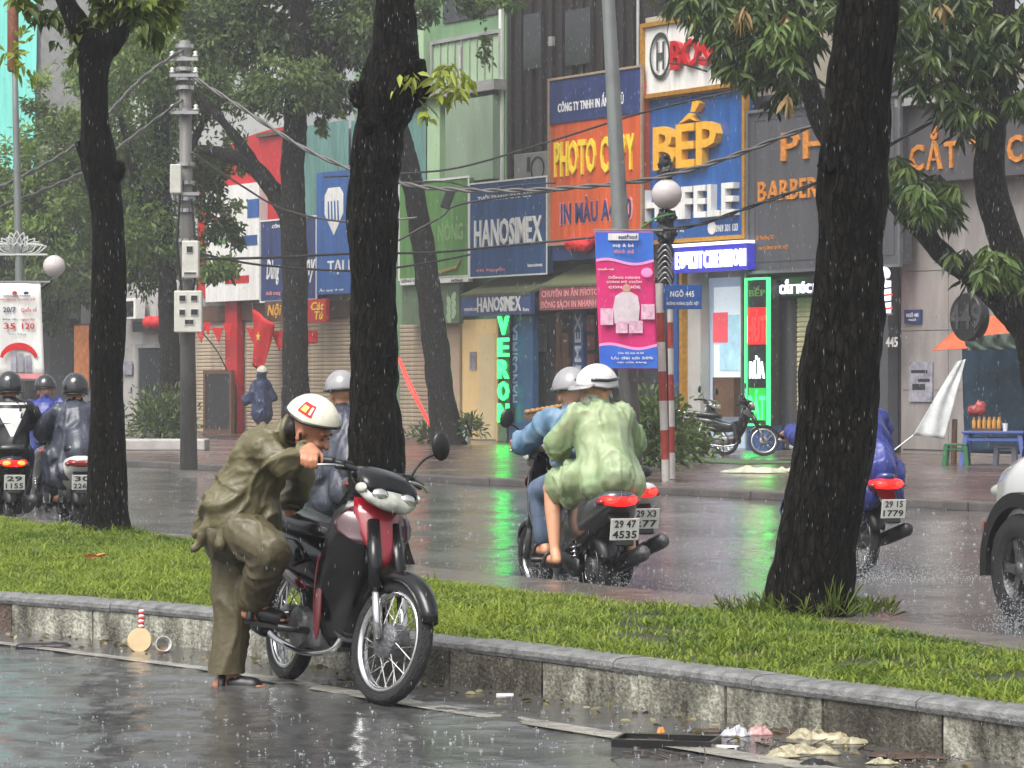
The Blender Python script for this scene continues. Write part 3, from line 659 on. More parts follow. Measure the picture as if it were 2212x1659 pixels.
# signs over B2
f = Fac('navy_shop_sign', 'dark navy shop sign with white script over the right shutter', 'sign', 564, 684, 474, 648, 0.45); f.box('panel', m_navy, -f.w / 2, f.w / 2, 0, .2, 0, f.h); f.frame(m_white, .04, 0.0, .03)
f.text('Dùng', 576, 604, 560, 616, 0, .01, m_white, shear=.3); f.text('my', 655, 682, 560, 610, 0, .01, m_white, shear=.3); f.text('thời trang', 575, 606, 628, 640, 0, .01, m_pink); f.text('CÔNG TY', 588, 622, 483, 492, 0, .01, m_white)
f = Fac('blue_shield_sign', 'blue shop sign with a white striped shield beside the middle trunk', 'sign', 684, 790, 368, 634, 0.5); f.box('panel', m_blue, -f.w / 2, f.w / 2, 0, .2, 0, f.h)
x0, x1, z0, z1 = f.rect(702, 742, 405, 508); xm = (x0 + x1) / 2; zh = z1 - z0
MB().prism([(x0, z0 + zh * .45), (x0, z0 + zh * .85), (x0 + (x1 - x0) * .2, z1), (x1 - (x1 - x0) * .2, z1), (x1, z0 + zh * .85), (x1, z0 + zh * .45), (xm, z0)], -.012, 0).build('shield', m_white, f.e)
for q in range(4): MB().prism([(x0 + (x1 - x0) * (.2 + .17 * q), z0 + zh * .3), (x0 + (x1 - x0) * (.28 + .17 * q), z0 + zh * .3), (x0 + (x1 - x0) * (.24 + .17 * q), z0 + zh * .72), (x0 + (x1 - x0) * (.18 + .17 * q), z0 + zh * .72)], -.02, -.012).build('stripe', m_blue, f.e)
f.text('AN', 748, 786, 460, 500, 0, .012, m_white); f.text('TẠI HÀ', 708, 786, 555, 592, 0, .012, m_white); f.text('Ắc quy ô tô', 690, 742, 622, 630, 0, .008, m_white)
f = Fac('red_square_sign', 'small red sign with gold letters right of the roadside trunk', 'sign', 656, 704, 646, 696, 0.6); f.box('panel', m_redclad, -f.w / 2, f.w / 2, 0, .1, 0, f.h); f.text('Cát', 672, 700, 652, 670, 0, .01, m_yel, shear=.2); f.text('Tú', 680, 698, 672, 690, 0, .01, m_yel, shear=.2)
f = Fac('brown_script_sign', 'brown sign with gold script left of the roadside trunk', 'sign', 572, 614, 650, 694, 0.6); f.box('panel', m_brown, -f.w / 2, f.w / 2, 0, .1, 0, f.h); f.text('Nội', 578, 608, 656, 688, 0, .01, m_ylw3d, shear=.2)
# -- B3: corrugated sheets, upper windows, billboards, shutter
def corrugated(F_, px0, px1, pt, pb, d, mat, pitch=.2, amp=.05, name='corrugated_sheet'):
    x0, x1, z0, z1 = F_.rect(px0, px1, pt, pb); n = int((x1 - x0) / pitch) * 4; b = MB()
    pr = [(x0 + (x1 - x0) * i / n, -d - amp * (0.5 + 0.5 * math.sin(i * math.pi / 2))) for i in range(n + 1)]
    b.loft([[(x, y, z0) for x, y in pr], [(x, y, z1) for x, y in pr]], False, False); o = b.build(name, mat, F_.e); return o
corrugated(B2, 612, 764, 270, 480, .12, m_teal); corrugated(B3, 768, 930, 250, 400, .1, m_teal)
B3.panel('fascia', m_concrete, 860, 1094, 190, 212, .0, .35); B3.panel('pilaster', m_greenl, 908, 930, -200, 190, .0, .2); B3.panel('balcony_wall', M('weathered_panel', C(128, 146, 124), .6, .25, 1, stretch=(1, 1, .3)), 985, 1088, 214, 392, .0, .3)
B3.panel('pilaster', m_greenl, 935, 962, 214, 400, .0, .16)
w_ = B3.panel('window', m_greenl, 940, 1084, 84, 188, .0, .04); x0, x1, z0, z1 = B3.rect(940, 1084, 84, 188)
B3.frame(m_concrete, .09, 0, .1, 'window_frame', (x0, x1, z0, z1))
for q in range(1, 9): B3.box('window_bar', m_concrete, x0 + (x1 - x0) * q / 9 - .015, x0 + (x1 - x0) * q / 9 + .015, -.07, -.04, z0, z1, w_)
w_ = B3.panel('window', m_glassd, 960, 1084, -160, 40, .0, .04); B3.panel('corner_pipe', m_white, 1084, 1090, -160, 400, .02, .09)
f = Fac('green_billboard', 'large green billboard with faded print behind the leaning trunk', 'billboard', 864, 1012, 392, 598, 0.6); f.box('panel', m_board, -f.w / 2, f.w / 2, 0, .15, 0, f.h); f.frame(m_white, .05, 0.0, .02)
f.text('NÔNG', 946, 1000, 474, 520, 0, .006, M('faded_green_print', C(120, 150, 100), .5)); x0, x1, z0, z1 = f.rect(940, 996, 548, 590)
MB().tube([(x0, -.01, z0 + .1), (x0 + .2, -.01, z0 + .02), (x1 - .15, -.01, z0 + .12), (x1, -.01, z1 - .15)], [.02, .05, .05, .02], 6).build('leaf_print', M('faded_stem', C(140, 120, 70), .5), f.e)
f = Fac('white_strip_sign', 'narrow white sign strip under the green billboard', 'sign', 864, 1012, 599, 612, 0.62); f.box('panel', m_white, -f.w / 2, f.w / 2, 0, .12, 0, f.h); f.text('GIỐNG CÂY', 866, 906, 602, 610, 0, .006, m_black); f.text('NÔNG', 975, 1000, 601, 609, 0, .006, m_black)
f = Fac('lower_green_sign', 'dim green sign with a white plant print above the shutter', 'sign', 868, 992, 614, 700, 0.5); f.box('panel', M('sign_dull_green', C(92, 108, 84), .5, .3, 2), -f.w / 2, f.w / 2, 0, .12, 0, f.h)
f.text('REU', 906, 936, 640, 660, 0, .006, m_roof); x0, x1, z0, z1 = f.rect(962, 988, 630, 695)
for q in range(6): MB().ell((x0 + (x1 - x0) * (.3 + .4 * (q % 2)), -.004, z0 + (z1 - z0) * (.12 + .14 * q)), (.09, .004, .14), Matrix.Rotation(.6 if q % 2 else -.6, 3, 'Y'), 8, 6).build('leaf_print', m_greenl, f.e)
shutter(B3, 868, 942, 700, 965, .03); B3.panel('post', m_bluecol, 944, 950, 700, 965, .0, .12)
B3.panel('lit_interior', m_warm, 1002, 1076, 690, 958, .0, .04); B3.panel('wall_pier', M('wall_cream', C(190, 170, 145), .6, .15, 1), 952, 1000, 700, 962, .0, .1)
B3.panel('glass_door', M('door_glass', C(200, 180, 140), .1, .1, 1, emit=(1, .75, .4), es=.12), 1040, 1074, 720, 955, .05, .07); B3.panel('door_rail', m_chrome, 1002, 1076, 948, 952, .07, .1)
f = Fac('red_neon_tube', 'red glowing strip leaning against the beige shutter', 'light', 858, 936, 770, 925, 0.7)
x0, z0 = f.loc(862, 775); x1, z1 = f.loc(930, 920); MB().tube([(x0, 0, z0), (x0 + (x1 - x0) * .4, -.03, z0 + (z1 - z0) * .42), (x1, 0, z1)], [.035, .06, .03], 8).build('tube', M('neon_red', (.5, .03, .03), .4, .1, emit=(1, .04, .03), es=1.5), f.e, True)
# -- the textile shop between green house and dark house
f = Fac('textile_sign', 'navy billboard with tall white capitals left of the orange sign', 'billboard', 1016, 1181, 391, 594, 0.7); f.box('panel', M('board_navy', C(42, 74, 116), .4, .35, 2, stretch=(2, 1, .2)), -f.w / 2, f.w / 2, 0, .18, 0, f.h); f.frame(m_white, .035, .0, .02)
f.letters('HANOSIMEX', 1026, 1172, 471, 528, 0, .03, m_white, .06); f.text('THỜI TRANG CAO CẤP', 1032, 1150, 414, 430, 0, .006, m_white); f.text('445 Nguyễn', 1028, 1090, 578, 588, 0, .006, m_pink); f.text('hanosimex', 1140, 1172, 568, 576, 0, .006, m_white)
f = Fac('textile_awning_sign', 'small blue awning board with white capitals over the green lights', 'sign', 996, 1146, 634, 680, 1.0); f.box('panel', M('awning_blue', C(62, 78, 122), .4, .2, 2), -f.w / 2, f.w / 2, 0, .12, 0, f.h)
f.letters('HANOSIMEX', 1032, 1126, 641, 672, 0, .02, m_white, .06); f.text('vnnice', 1002, 1030, 663, 672, 0, .006, m_white); f.text('hn', 1130, 1142, 664, 672, 0, .006, m_white)
b = MB(); b.add([(-f.w / 2, -.02, f.h + .01), (f.w / 2, -.02, f.h + .01), (f.w / 2, 1.0, f.h + .42), (-f.w / 2, 1.0, f.h + .42)] + [(-f.w / 2, -.02, f.h - .05), (f.w / 2, -.02, f.h - .05), (f.w / 2, 1.0, f.h + .36), (-f.w / 2, 1.0, f.h + .36)], [(0, 1, 2, 3), (7, 6, 5, 4), (0, 4, 5, 1), (1, 5, 6, 2), (2, 6, 7, 3), (3, 7, 4, 0)]); b.build('canopy', m_roof, f.e)
f = Fac('green_neon_letters', 'vertical column of glowing green capitals in the shop doorway', 'neon sign', 1073, 1099, 680, 916, 0.9); f.box('backing', m_black, -f.w / 2 + .03, f.w / 2 - .03, .04, .12, 0, f.h)
ys = np.linspace(680, 916, 6)
for q, ch in enumerate('VERON'): f.text(ch, 1075, 1097, ys[q] + 3, ys[q + 1] - 4, -.04, .05, m_litg, 'letter')
def vtext(f, body, px0, px1, pt, pb, mat, d=0.0):
    """lettering turned to run upwards"""
    x0, x1, z0, z1 = f.rect(px0, px1, pt, pb); v, fc = textmesh(body)
    ax = min(p[0] for p in v); bx = max(p[0] for p in v); ay = min(p[1] for p in v); by = max(p[1] for p in v)
    b = MB(); b.add([(x1 - (p[1] - ay) / (by - ay) * (x1 - x0), -d - (.012 if p[2] > 0 else 0), z0 + (p[0] - ax) / (bx - ax) * (z1 - z0)) for p in v], fc)
    me = bpy.data.meshes.new('lettering'); me.from_pydata(b.v, [], b.f); link('lettering', me, mat, f.e)
f = Fac('vertical_textile_panel', 'tall blue panel with letters running upwards beside the green lights', 'sign', 1099, 1151, 684, 948, 0.75, base=SWZ); f.box('panel', M('panel_blue', C(52, 84, 122), .35, .2, 1), -f.w / 2, f.w / 2, 0, .15, 0, f.h)
vtext(f, 'HANOSIMEX', 1102, 1118, 700, 870, M('letter_pale_blue', C(140, 165, 190), .4)); f.panel('logo', m_chrome, 1104, 1114, 880, 912, 0, .01)
B5.panel('white_post', m_white, 1152, 1161, 690, 960, .1, .3)
# -- B5: dark house, ground floor shop
B5.panel('shop_opening', m_glassd, 1164, 1290, 675, 960, .0, .04); B5.panel('post', m_wood, 1210, 1218, 675, 960, .04, .12); B5.panel('display_shelf', m_brown, 1222, 1236, 720, 955, .04, .1)
for q, (a_, c_) in enumerate([(680, 716), (724, 756), (764, 800)]): B5.panel('poster', M('poster_orange', C(160, 84, 70), .5, .2, 4), 1262, 1288, a_, c_, .04, .06)
f = Fac('vertical_dark_panel', 'narrow dark panel with letters running upwards inside the copy shop', 'sign', 1238, 1260, 672, 872, 0.5); f.box('panel', m_navy, -f.w / 2, f.w / 2, 0, .1, 0, f.h); vtext(f, 'OSIMEX', 1242, 1256, 676, 868, M('letter_pale', C(150, 160, 170), .4))
f = Fac('pink_awning_sign', 'faded pink two-line awning board below the orange sign', 'sign', 1165, 1296, 614, 668, 1.1); f.box('panel', M('awning_dark_pink', C(120, 70, 74), .5, .25, 2), -f.w / 2, f.w / 2, 0, .15, 0, f.h); f.text('CHUYÊN IN ẤN PHOTO', 1170, 1292, 618, 640, 0, .008, m_pink); f.text('ĐÓNG SÁCH IN NHANH', 1168, 1288, 646, 664, 0, .008, m_pink)
b = MB(); b.add([(-f.w / 2, -.02, f.h), (f.w / 2, -.02, f.h), (f.w / 2, 1.1, f.h + .5), (-f.w / 2, 1.1, f.h + .5), (-f.w / 2, -.02, f.h - .05), (f.w / 2, -.02, f.h - .05), (f.w / 2, 1.1, f.h + .44), (-f.w / 2, 1.1, f.h + .44)], [(0, 1, 2, 3), (7, 6, 5, 4), (0, 4, 5, 1), (1, 5, 6, 2), (2, 6, 7, 3), (3, 7, 4, 0)]); b.build('canopy', m_roof, f.e)
for x in range(1104, 1390, 22): B5.panel('cladding_rib', m_darkb, x, x + 7, -300, 380, .0, .09)
for (x0, x1, y0, y1) in [(1140, 1178, 30, 150), (1230, 1285, 20, 140), (1190, 1215, -120, -20)]: B5.panel('window', m_glassd, x0, x1, y0, y1, .02, .12)
B5.panel('shutter_flap', m_concrete, 1200, 1208, 80, 100, .12, .2)
f = Fac('air_conditioner', 'grey air conditioner unit on the dark wall left of the orange sign', 'air conditioner', 1118, 1190, 330, 400, 0.5)
f.box('casing', M('casing_grey', C(120, 122, 118), .5, .2, 3), -f.w / 2, f.w / 2, -.1, .4, 0, f.h, bev=.02); f.panel('label', m_black, 1147, 1153, 340, 372, .1, .11); MB().lathe([(.28, 0), (.28, .015), (.24, .015), (.24, 0)], (f.w * .22, -.1, f.h * .48), (0, -1, 0)).build('fan_guard', m_black, f.e)
f = Fac('copy_shop_sign', 'tall orange sign with yellow capitals under a navy band', 'billboard', 1190, 1388, 190, 520, 0.8); f.box('panel', m_orange, -f.w / 2, f.w / 2, 0, .2, 0, f.h)
x0, x1, z0, z1 = f.rect(1190, 1388, 192, 262); f.box('band', m_navy, -f.w / 2 - .02, f.w / 2 + .02, -.03, .02, f.h * .80, f.h + .3); f.box('lower_band', m_navy, -f.w / 2 + .02, f.w / 2 - .02, .02, .2, -.38, -.002)
f.text('CÔNG TY TNHH IN ẤN VÀ VŨ', 1208, 1350, 204, 234, .03, .012, m_white); f.letters('PHOTO COPY', 1200, 1374, 298, 372, 0, .05, m_yel, .05)
f.text('IN MÀU A4 A0', 1210, 1368, 418, 482, 0, .012, m_pink); x0, x1, z0, z1 = f.rect(1212, 1366, 420, 480); lettering('IN MÀU A4 A0', f.e, x0 + .02, x1 - .02, z0 + .01, z1 - .02, -.013, .012, m_navy)
f.frame(M('sign_edge', C(150, 130, 110), .5), .05, 0, .06, rect=(-f.w / 2, f.w / 2, 0, f.h + .3))
f = Fac('red_bundle', 'red cloth bundle hanging under the orange sign', 'cloth', 1225, 1285, 508, 545, 0.9)
me = blob([('e', (-.25, 0, .2), (.3, .15, .16)), ('e', (.15, -.03, .14), (.28, .15, .13)), ('e', (.35, 0, .26), (.14, .1, .12))], .03, 3, .03, (8, 8, 8)); link('red_cloth_bundle', me, m_flag, f.e)
# -- B6: kitchen shop
f = Fac('appliance_sign', 'white sign with red capitals and a round emblem in a gold frame', 'sign', 1394, 1612, 42, 190, 0.7); f.box('panel', m_white, -f.w / 2, f.w / 2, 0, .2, 0, f.h); f.frame(m_gold, .09, -.05, .08)
x0, x1, z0, z1 = f.rect(1407, 1452, 70, 172); cx_, cz_ = (x0 + x1) / 2, (z0 + z1) / 2; rx, rz_ = (x1 - x0) / 2, (z1 - z0) / 2
rings = []
for j in range(32):
    a_ = 2 * math.pi * j / 32; rings.append([(cx_ + rx * k_ * math.cos(a_), y_, cz_ + rz_ * k_ * math.sin(a_)) for k_, y_ in ((1, 0), (1, -.05), (.82, -.05), (.82, 0))])
MB().loft(rings + [rings[0]], False).build('emblem_ring', m_chrome, f.e, 'auto')
b = MB(); b.box(cx_ - rx * .38, cx_ - rx * .2, -.04, 0, cz_ - rz_ * .6, cz_ + rz_ * .6); b.box(cx_ + rx * .2, cx_ + rx * .38, -.04, 0, cz_ - rz_ * .6, cz_ + rz_ * .6); b.box(cx_ - rx * .2, cx_ + rx * .2, -.038, 0, cz_ - rz_ * .14, cz_ + rz_ * .14); b.build('emblem_bars', m_chrome, f.e)
f.letters('BOSCH', 1457, 1604, 78, 140, 0, .12, m_red, .05)
for x in (1532, 1590): MB().tube([(f.loc(x, 160)[0], -.05, .3), (f.loc(x, 160)[0], -.7, .42), (f.loc(x, 160)[0] - .3, -.8, .45)], .02, 6).build('lamp_arm', m_black, f.e)
f = Fac('kitchen_sign', 'tall blue sign with amber and white raised letters in a gold frame', 'sign', 1397, 1610, 204, 514, 0.6); f.box('panel', m_blue, -f.w / 2, f.w / 2, 0, .2, 0, f.h); f.frame(m_gold, .08, -.05, .09)
f.letters('BEP', 1425, 1562, 268, 360, 0, .18, m_ylw3d, .04)
x0, x1, z0, z1 = f.rect(1478, 1524, 216, 266); MB().prism([(x0, z0), (x0 + (x1 - x0) * .5, z0 + (z1 - z0) * .42), (x1 * .75 + x0 * .25, z0 + .03), (x0 + (x1 - x0) * .55, z0 + (z1 - z0) * .18)], -.16, 0).build('accent', m_ylw3d, f.e); MB().prism([(x1 - (x1 - x0) * .42, z0 + (z1 - z0) * .45), (x1 - (x1 - x0) * .3, z1), (x1, z1 - .1), (x1 - (x1 - x0) * .2, z0 + (z1 - z0) * .45)], -.16, 0).build('accent', m_ylw3d, f.e)
f.letters('HAFELE', 1400, 1598, 403, 470, 0, .16, m_white, .06); f.text('0969 301 133', 1546, 1594, 484, 500, 0, .01, m_white); MB().lathe([(.0, .01), (.14, .01), (.14, 0)], (f.loc(1538, 492)[0], 0, f.loc(1538, 492)[1]), (0, -1, 0)).build('phone_icon', m_white, f.e)
f.text('THIẾT BỊ', 1440, 1478, 492, 503, 0, .01, m_white)
f = Fac('lit_name_sign', 'glowing white-violet name board below the blue kitchen sign', 'illuminated sign', 1450, 1614, 530, 586, 0.8); f.box('panel', M('sign_violet', C(50, 50, 170), .4, .1, 2, emit=(.08, .08, .7), es=.2), -f.w / 2, f.w / 2, 0, .2, 0, f.h)
f.letters('EU-KITCHENHOM', 1462, 1612, 541, 577, 0, .05, m_lit, .2); f.box('light_strip', m_lit, -f.w / 2, f.w / 2, -.06, .2, f.h, f.h + .06)
B6.panel('shop_glass', M('shop_glass', C(150, 165, 178), .12, .15, 1, emit=(.6, .75, 1), es=.14), 1505, 1612, 600, 968, .0, .04); B6.panel('door_glass', M('door_lit', C(190, 200, 205), .1, .1, 1, emit=(.8, .9, 1), es=.3), 1548, 1606, 620, 860, .05, .07)
B6.panel('column', m_bluecol, 1474, 1504, 590, 968, .1, .5); B6.panel('gold_edge', m_gold, 1504, 1510, 590, 968, .1, .45); B6.panel('wall_pier', m_wall, 1510, 1538, 590, 968, .08, .3)
B6.panel('dark_window', m_glassd, 1396, 1472, 600, 968, .0, .05); B6.panel('poster', M('poster_blue', C(150, 185, 200), .4, .3, 3, emit=(.5, .8, 1), es=.22), 1562, 1604, 680, 800, .075, .09); B6.panel('poster', M('poster_red', C(190, 60, 70), .4, .2, 3, emit=(1, .15, .2), es=.3), 1548, 1580, 675, 740, .092, .1)
B6.panel('cabinet', m_brown, 1560, 1606, 815, 900, .07, .25)
b = MB(); x0, z0 = B6.loc(1463, 900); x1, z1 = B6.loc(1463, 670)
for q in range(24): b.ell((x0, -.15, z0 + (z1 - z0) * q / 23), .028, None, 6, 4)
b.build('light_chain', m_litw, B6.e)
f = Fac('led_pillar_sign', 'tall black light box with red, white and green glowing words', 'illuminated sign', 1614, 1658, 604, 916, 0.75); f.box('box', m_black, -f.w / 2, f.w / 2, 0, .3, 0, f.h); f.frame(m_litg, .035, -.05, .03, 'light_tube')
f.panel('glow_panel', M('glow_red', (.2, .01, .01), .5, .1, emit=(1, .01, .01), es=.7), 1617, 1655, 664, 744, 0, .008); f.panel('glow_panel', M('glow_green', (.01, .2, .03), .5, .1, emit=(.01, 1, .06), es=.35), 1618, 1654, 838, 908, 0, .008); f.text('BẾP', 1619, 1653, 618, 640, 0, .01, m_board); f.text('HÚT', 1617, 1655, 668, 740, 0, .03, m_litr); f.text('RỬA', 1620, 1652, 768, 818, 0, .02, m_litw); f.text('BÁT', 1618, 1654, 842, 906, 0, .03, m_litg)
f = Fac('blue_plinth', 'plain blue plinth under the glowing light box', 'plinth', 1616, 1660, 916, 968, 0.7, base=SWZ); f.box('plinth', m_bluecol, -f.w / 2, f.w / 2, -.03, .35, 0, f.h - .02)
f = Fac('red_led_sign', 'small red lit sign behind the striped posts', 'illuminated sign', 1448, 1462, 694, 735, 0.25); f.box('panel', m_litr, -f.w / 2, f.w / 2, 0, .05, 0, f.h, bev=.015)
# -- B7: barber
f = Fac('barber_sign', 'charcoal sign board with copper letters left of the big trunk', 'sign', 1620, 1944, 226, 578, 0.6); f.box('panel', m_grey, -f.w / 2, f.w / 2, 0, .3, 0, f.h); f.frame(M('cladding_edge', C(92, 92, 95), .4), .06, -.02, .06)
f.frame(M('cladding_line', C(50, 50, 54), .4), .02, 0, .004, 'groove', (-f.w / 2 + .18, f.w / 2 - .18, .18, f.h - .18))
f.letters('PHIL', 1690, 1860, 278, 338, 0, .05, m_copper, .1); f.letters('BARBER S', 1640, 1800, 386, 428, 0, .04, m_copper, .08)
f.text('Ⓛ Phường TC', 1634, 1672, 508, 520, 0, .008, m_copper); f.text('VN ĐƯỜNG QUỐC VIỆT', 1638, 1704, 528, 540, 0, .008, m_copper)
B7.panel('recess', m_glassd, 1662, 1900, 588, 968, .0, .05); B7.panel('wall_pier', m_grey, 1662, 1726, 650, 968, .05, .2); B7.panel('wall_pier', m_grey, 1898, 1944, 585, 968, .05, .3); shutter(B7, 1728, 1896, 640, 966, .06)
f = Fac('lit_barber_letters', 'small glowing white words above the barber door', 'illuminated sign', 1686, 1770, 602, 634, 0.4); f.text('CẮT TÓC N', 1686, 1770, 602, 634, 0, .05, m_lit); f.box('backing', m_black, -f.w / 2, f.w / 2, .0, .05, -.03, f.h + .03)
f = Fac('barber_pole', 'lit barber pole with red and blue stripes right of the big trunk', 'barber pole', 1900, 1918, 590, 688, 0.7)
MB().lathe([(.0, .1), (.14, .1), (.14, .72), (.0, .72)], n=20).build('glass_tube', M('pole_white', (.8, .8, .8), .3, .02, emit=(1, .9, .95), es=1.2), f.e, True)
for q in range(4):
    pr = [];  sgn = [m_litr, m_bluecol][q % 2]
    pts = [(0.145 * math.cos(a_), 0.145 * math.sin(a_), .14 + q * .13 + .1 * (a_ + math.pi) / 6.28) for a_ in np.linspace(-math.pi, math.pi, 14)]
    MB().tube(pts, .022, 5).build('stripe', sgn, f.e)
MB().ell((0, 0, .86), .13).build('globe', m_lit, f.e, True); MB().lathe([(0, .06), (.17, .06), (.17, .1), (0, .1)], n=18).build('base_cap', m_chrome, f.e); MB().lathe([(0, .72), (.17, .72), (.12, .77), (0, .77)], n=18).build('top_cap', m_chrome, f.e)
f = Fac('house_number', 'white house number on the charcoal pier right of the trunk', 'house number', 1914, 1941, 728, 750, 0.35); f.text('445', 1915, 1940, 728, 750, 0, .02, m_white)
# -- B8
f = Fac('haircut_sign', 'dark grey fascia with copper letters behind the right branches', 'sign', 1950, 2330, 210, 382, 0.4); f.box('panel', M('fascia_grey', C(74, 72, 74), .5, .12, 1), -f.w / 2, f.w / 2, 0, .4, 0, f.h)
f.letters('CẮT TÓC', 1968, 2212, 302, 358, 0, .05, m_copper, .12)
f.box('ledge', m_concrete, -f.w / 2, f.w / 2, -.2, .4, f.h, f.h + .15)
xA, xB, zA, zB = B8.rect(1950, 2420, 388, 966)
for i in range(5):
    for j in range(4):
        x0 = xA + .02 + i * 1.35; z0 = .1 + j * 1.14
        if x0 < xB - .3: MB().box(x0, x0 + 1.335, -.03, 0, z0, min(z0 + 1.125, zB - .01)).build('tile', m_wallg, B8.e)
f = Fac('poster', 'torn pasted poster on the grey tiles', 'poster', 1964, 2014, 782, 868, 0.06); f.box('sheet', m_poster, -f.w / 2, f.w / 2, -.006, .02, 0, f.h)
for (a_, c_, d_, e_) in [(.1, .8, .72, .8), (.15, .7, .3, .45), (.4, .9, .5, .58)]: f.box('print', m_glassd, -f.w / 2 + f.w * a_, -f.w / 2 + f.w * c_, -.009, -.006, f.h * d_, f.h * e_)
f = Fac('address_plate', 'small blue plate on the grey tiles above the poster', 'plate', 1955, 1991, 669, 698, 0.06); f.box('plate', m_navy, -f.w / 2, f.w / 2, -.02, .02, 0, f.h); f.text('NGÕ 445', 1960, 1986, 675, 685, .02, .006, m_white); f.text('NGÕ', 1965, 1981, 688, 693, .02, .006, m_white)
f = Fac('round_sign', 'round black sign with a dark number hung under the right branch', 'sign', 2042, 2148, 632, 738, 7.2)
rr = f.h / 2; MB().lathe([(0, -.09), (rr * .94, -.09), (rr, -.06), (rr, .06), (rr * .94, .09), (0, .09)], (0, 0, rr), (0, 1, 0), 40).build('disc', m_black, f.e, 'auto')
x0, x1, z0, z1 = f.rect(2062, 2130, 655, 712); lettering('449', f.e, x0, x1, z0, z1, -.091, .012, M('dim_number', (.05, .05, .05), .4), 'lettering'); MB().tube([(0, .0, 2 * rr), (.1, .0, 2 * rr + .25)], .015, 6).build('bracket', m_black, f.e)

for (B_, x0, x1, y0, y1, mt, nm) in [(B2, 640, 690, 715, 740, m_flag, 'garland'), (B5, 1268, 1286, 812, 850, m_poster, 'notice'), (B5, 1170, 1186, 700, 760, m_poster, 'notice'), (B6, 1400, 1430, 640, 700, m_poster, 'notice'), (B7, 1674, 1700, 700, 730, m_poster, 'notice'), (B3, 1020, 1034, 760, 800, m_poster, 'notice'), (B1, 270, 290, 780, 810, m_poster, 'notice')]:
    B_.panel(nm, mt, x0, x1, y0, y1, .06 if B_ is not B7 else .205, .075 if B_ is not B7 else .22)
for (B_, x, y0, y1) in [(B3, 1006, 100, 600), (B5, 1392, -200, 600), (B7, 1618, 230, 900), (B2, 436, 420, 700)]:
    x0, z0 = B_.loc(x, y1); x1, z1 = B_.loc(x, y0); MB().tube([(x0 - .1, -.1, z0), (x0 - .1, -.1, z1)], .035, 8).build('drain_pipe', m_concrete, B_.e, True)

# ------------------------------------------------------------------ trees
def barkmat(name, ca, cb, cc):
    m = bpy.data.materials.new(name); m.use_nodes = True; n = m.node_tree; b = n.nodes['Principled BSDF']
    tc = n.nodes.new('ShaderNodeTexCoord'); mp = n.nodes.new('ShaderNodeMapping'); mp.inputs['Scale'].default_value = (1, 1, 0.38); n.links.new(tc.outputs['Object'], mp.inputs[0])
    a = n.nodes.new('ShaderNodeTexNoise'); a.inputs['Scale'].default_value = 30; a.inputs['Detail'].default_value = 9; a.inputs['Roughness'].default_value = 0.72; n.links.new(mp.outputs[0], a.inputs['Vector'])
    g = n.nodes.new('ShaderNodeTexNoise'); g.inputs['Scale'].default_value = 3.2; g.inputs['Detail'].default_value = 7; g.inputs['Roughness'].default_value = .7; n.links.new(tc.outputs['Object'], g.inputs['Vector'])
    r = n.nodes.new('ShaderNodeValToRGB'); r.color_ramp.elements[0].position = 0.42; r.color_ramp.elements[0].color = (*ca, 1); r.color_ramp.elements[1].position = 0.68; r.color_ramp.elements[1].color = (*cb, 1); n.links.new(a.outputs['Fac'], r.inputs[0])
    r2 = n.nodes.new('ShaderNodeValToRGB'); r2.color_ramp.elements[0].position = 0.55; r2.color_ramp.elements[1].position = 0.72; n.links.new(g.outputs['Fac'], r2.inputs[0])
    mx = n.nodes.new('ShaderNodeMix'); mx.data_type = 'RGBA'; n.links.new(r2.outputs[0], mx.inputs[0]); n.links.new(r.outputs[0], mx.inputs[6])
    m3 = n.nodes.new('ShaderNodeMix'); m3.data_type = 'RGBA'; m3.blend_type = 'MULTIPLY'; m3.inputs[0].default_value = .8; m3.inputs[6].default_value = (*cc, 1); n.links.new(a.outputs['Fac'], m3.inputs[7])
    n.links.new(m3.outputs[2], mx.inputs[7]); n.links.new(mx.outputs[2], b.inputs['Base Color'])
    b.inputs['Roughness'].default_value = 0.5; b.inputs['Specular IOR Level'].default_value = 0.1
    vo = n.nodes.new('ShaderNodeTexVoronoi'); vo.feature = 'DISTANCE_TO_EDGE'; vo.inputs['Scale'].default_value = 26
    wm = n.nodes.new('ShaderNodeVectorMath'); wm.operation = 'MULTIPLY_ADD'; n.links.new(a.outputs['Color'], wm.inputs[0]); wm.inputs[1].default_value = (.05, .05, .05); n.links.new(mp.outputs[0], wm.inputs[2]); n.links.new(wm.outputs[0], vo.inputs['Vector'])
    rv = n.nodes.new('ShaderNodeValToRGB'); rv.color_ramp.elements[0].color = (.15, .15, .15, 1); rv.color_ramp.elements[1].position = .12; n.links.new(vo.outputs['Distance'], rv.inputs[0])
    m4 = n.nodes.new('ShaderNodeMix'); m4.data_type = 'RGBA'; m4.blend_type = 'MULTIPLY'; m4.inputs[0].default_value = .85; n.links.new(mx.outputs[2], m4.inputs[6]); n.links.new(rv.outputs[0], m4.inputs[7]); n.links.new(m4.outputs[2], b.inputs['Base Color'])
    ad = n.nodes.new('ShaderNodeMath'); ad.operation = 'MULTIPLY_ADD'; n.links.new(rv.outputs[0], ad.inputs[0]); ad.inputs[1].default_value = .7; n.links.new(a.outputs['Fac'], ad.inputs[2])
    bp = n.nodes.new('ShaderNodeBump'); bp.inputs['Strength'].default_value = 1.0; bp.inputs['Distance'].default_value = 0.035; n.links.new(ad.outputs[0], bp.inputs['Height']); n.links.new(bp.outputs[0], b.inputs['Normal'])
    MATS[name] = m; return m
m_bark = barkmat('wet_bark', (0.003, 0.0026, 0.0022), (0.026, 0.021, 0.017), (0.04, 0.036, 0.026))
m_barkf = barkmat('far_bark', (0.016, 0.014, 0.013), (0.06, 0.052, 0.046), (0.05, 0.055, 0.04))

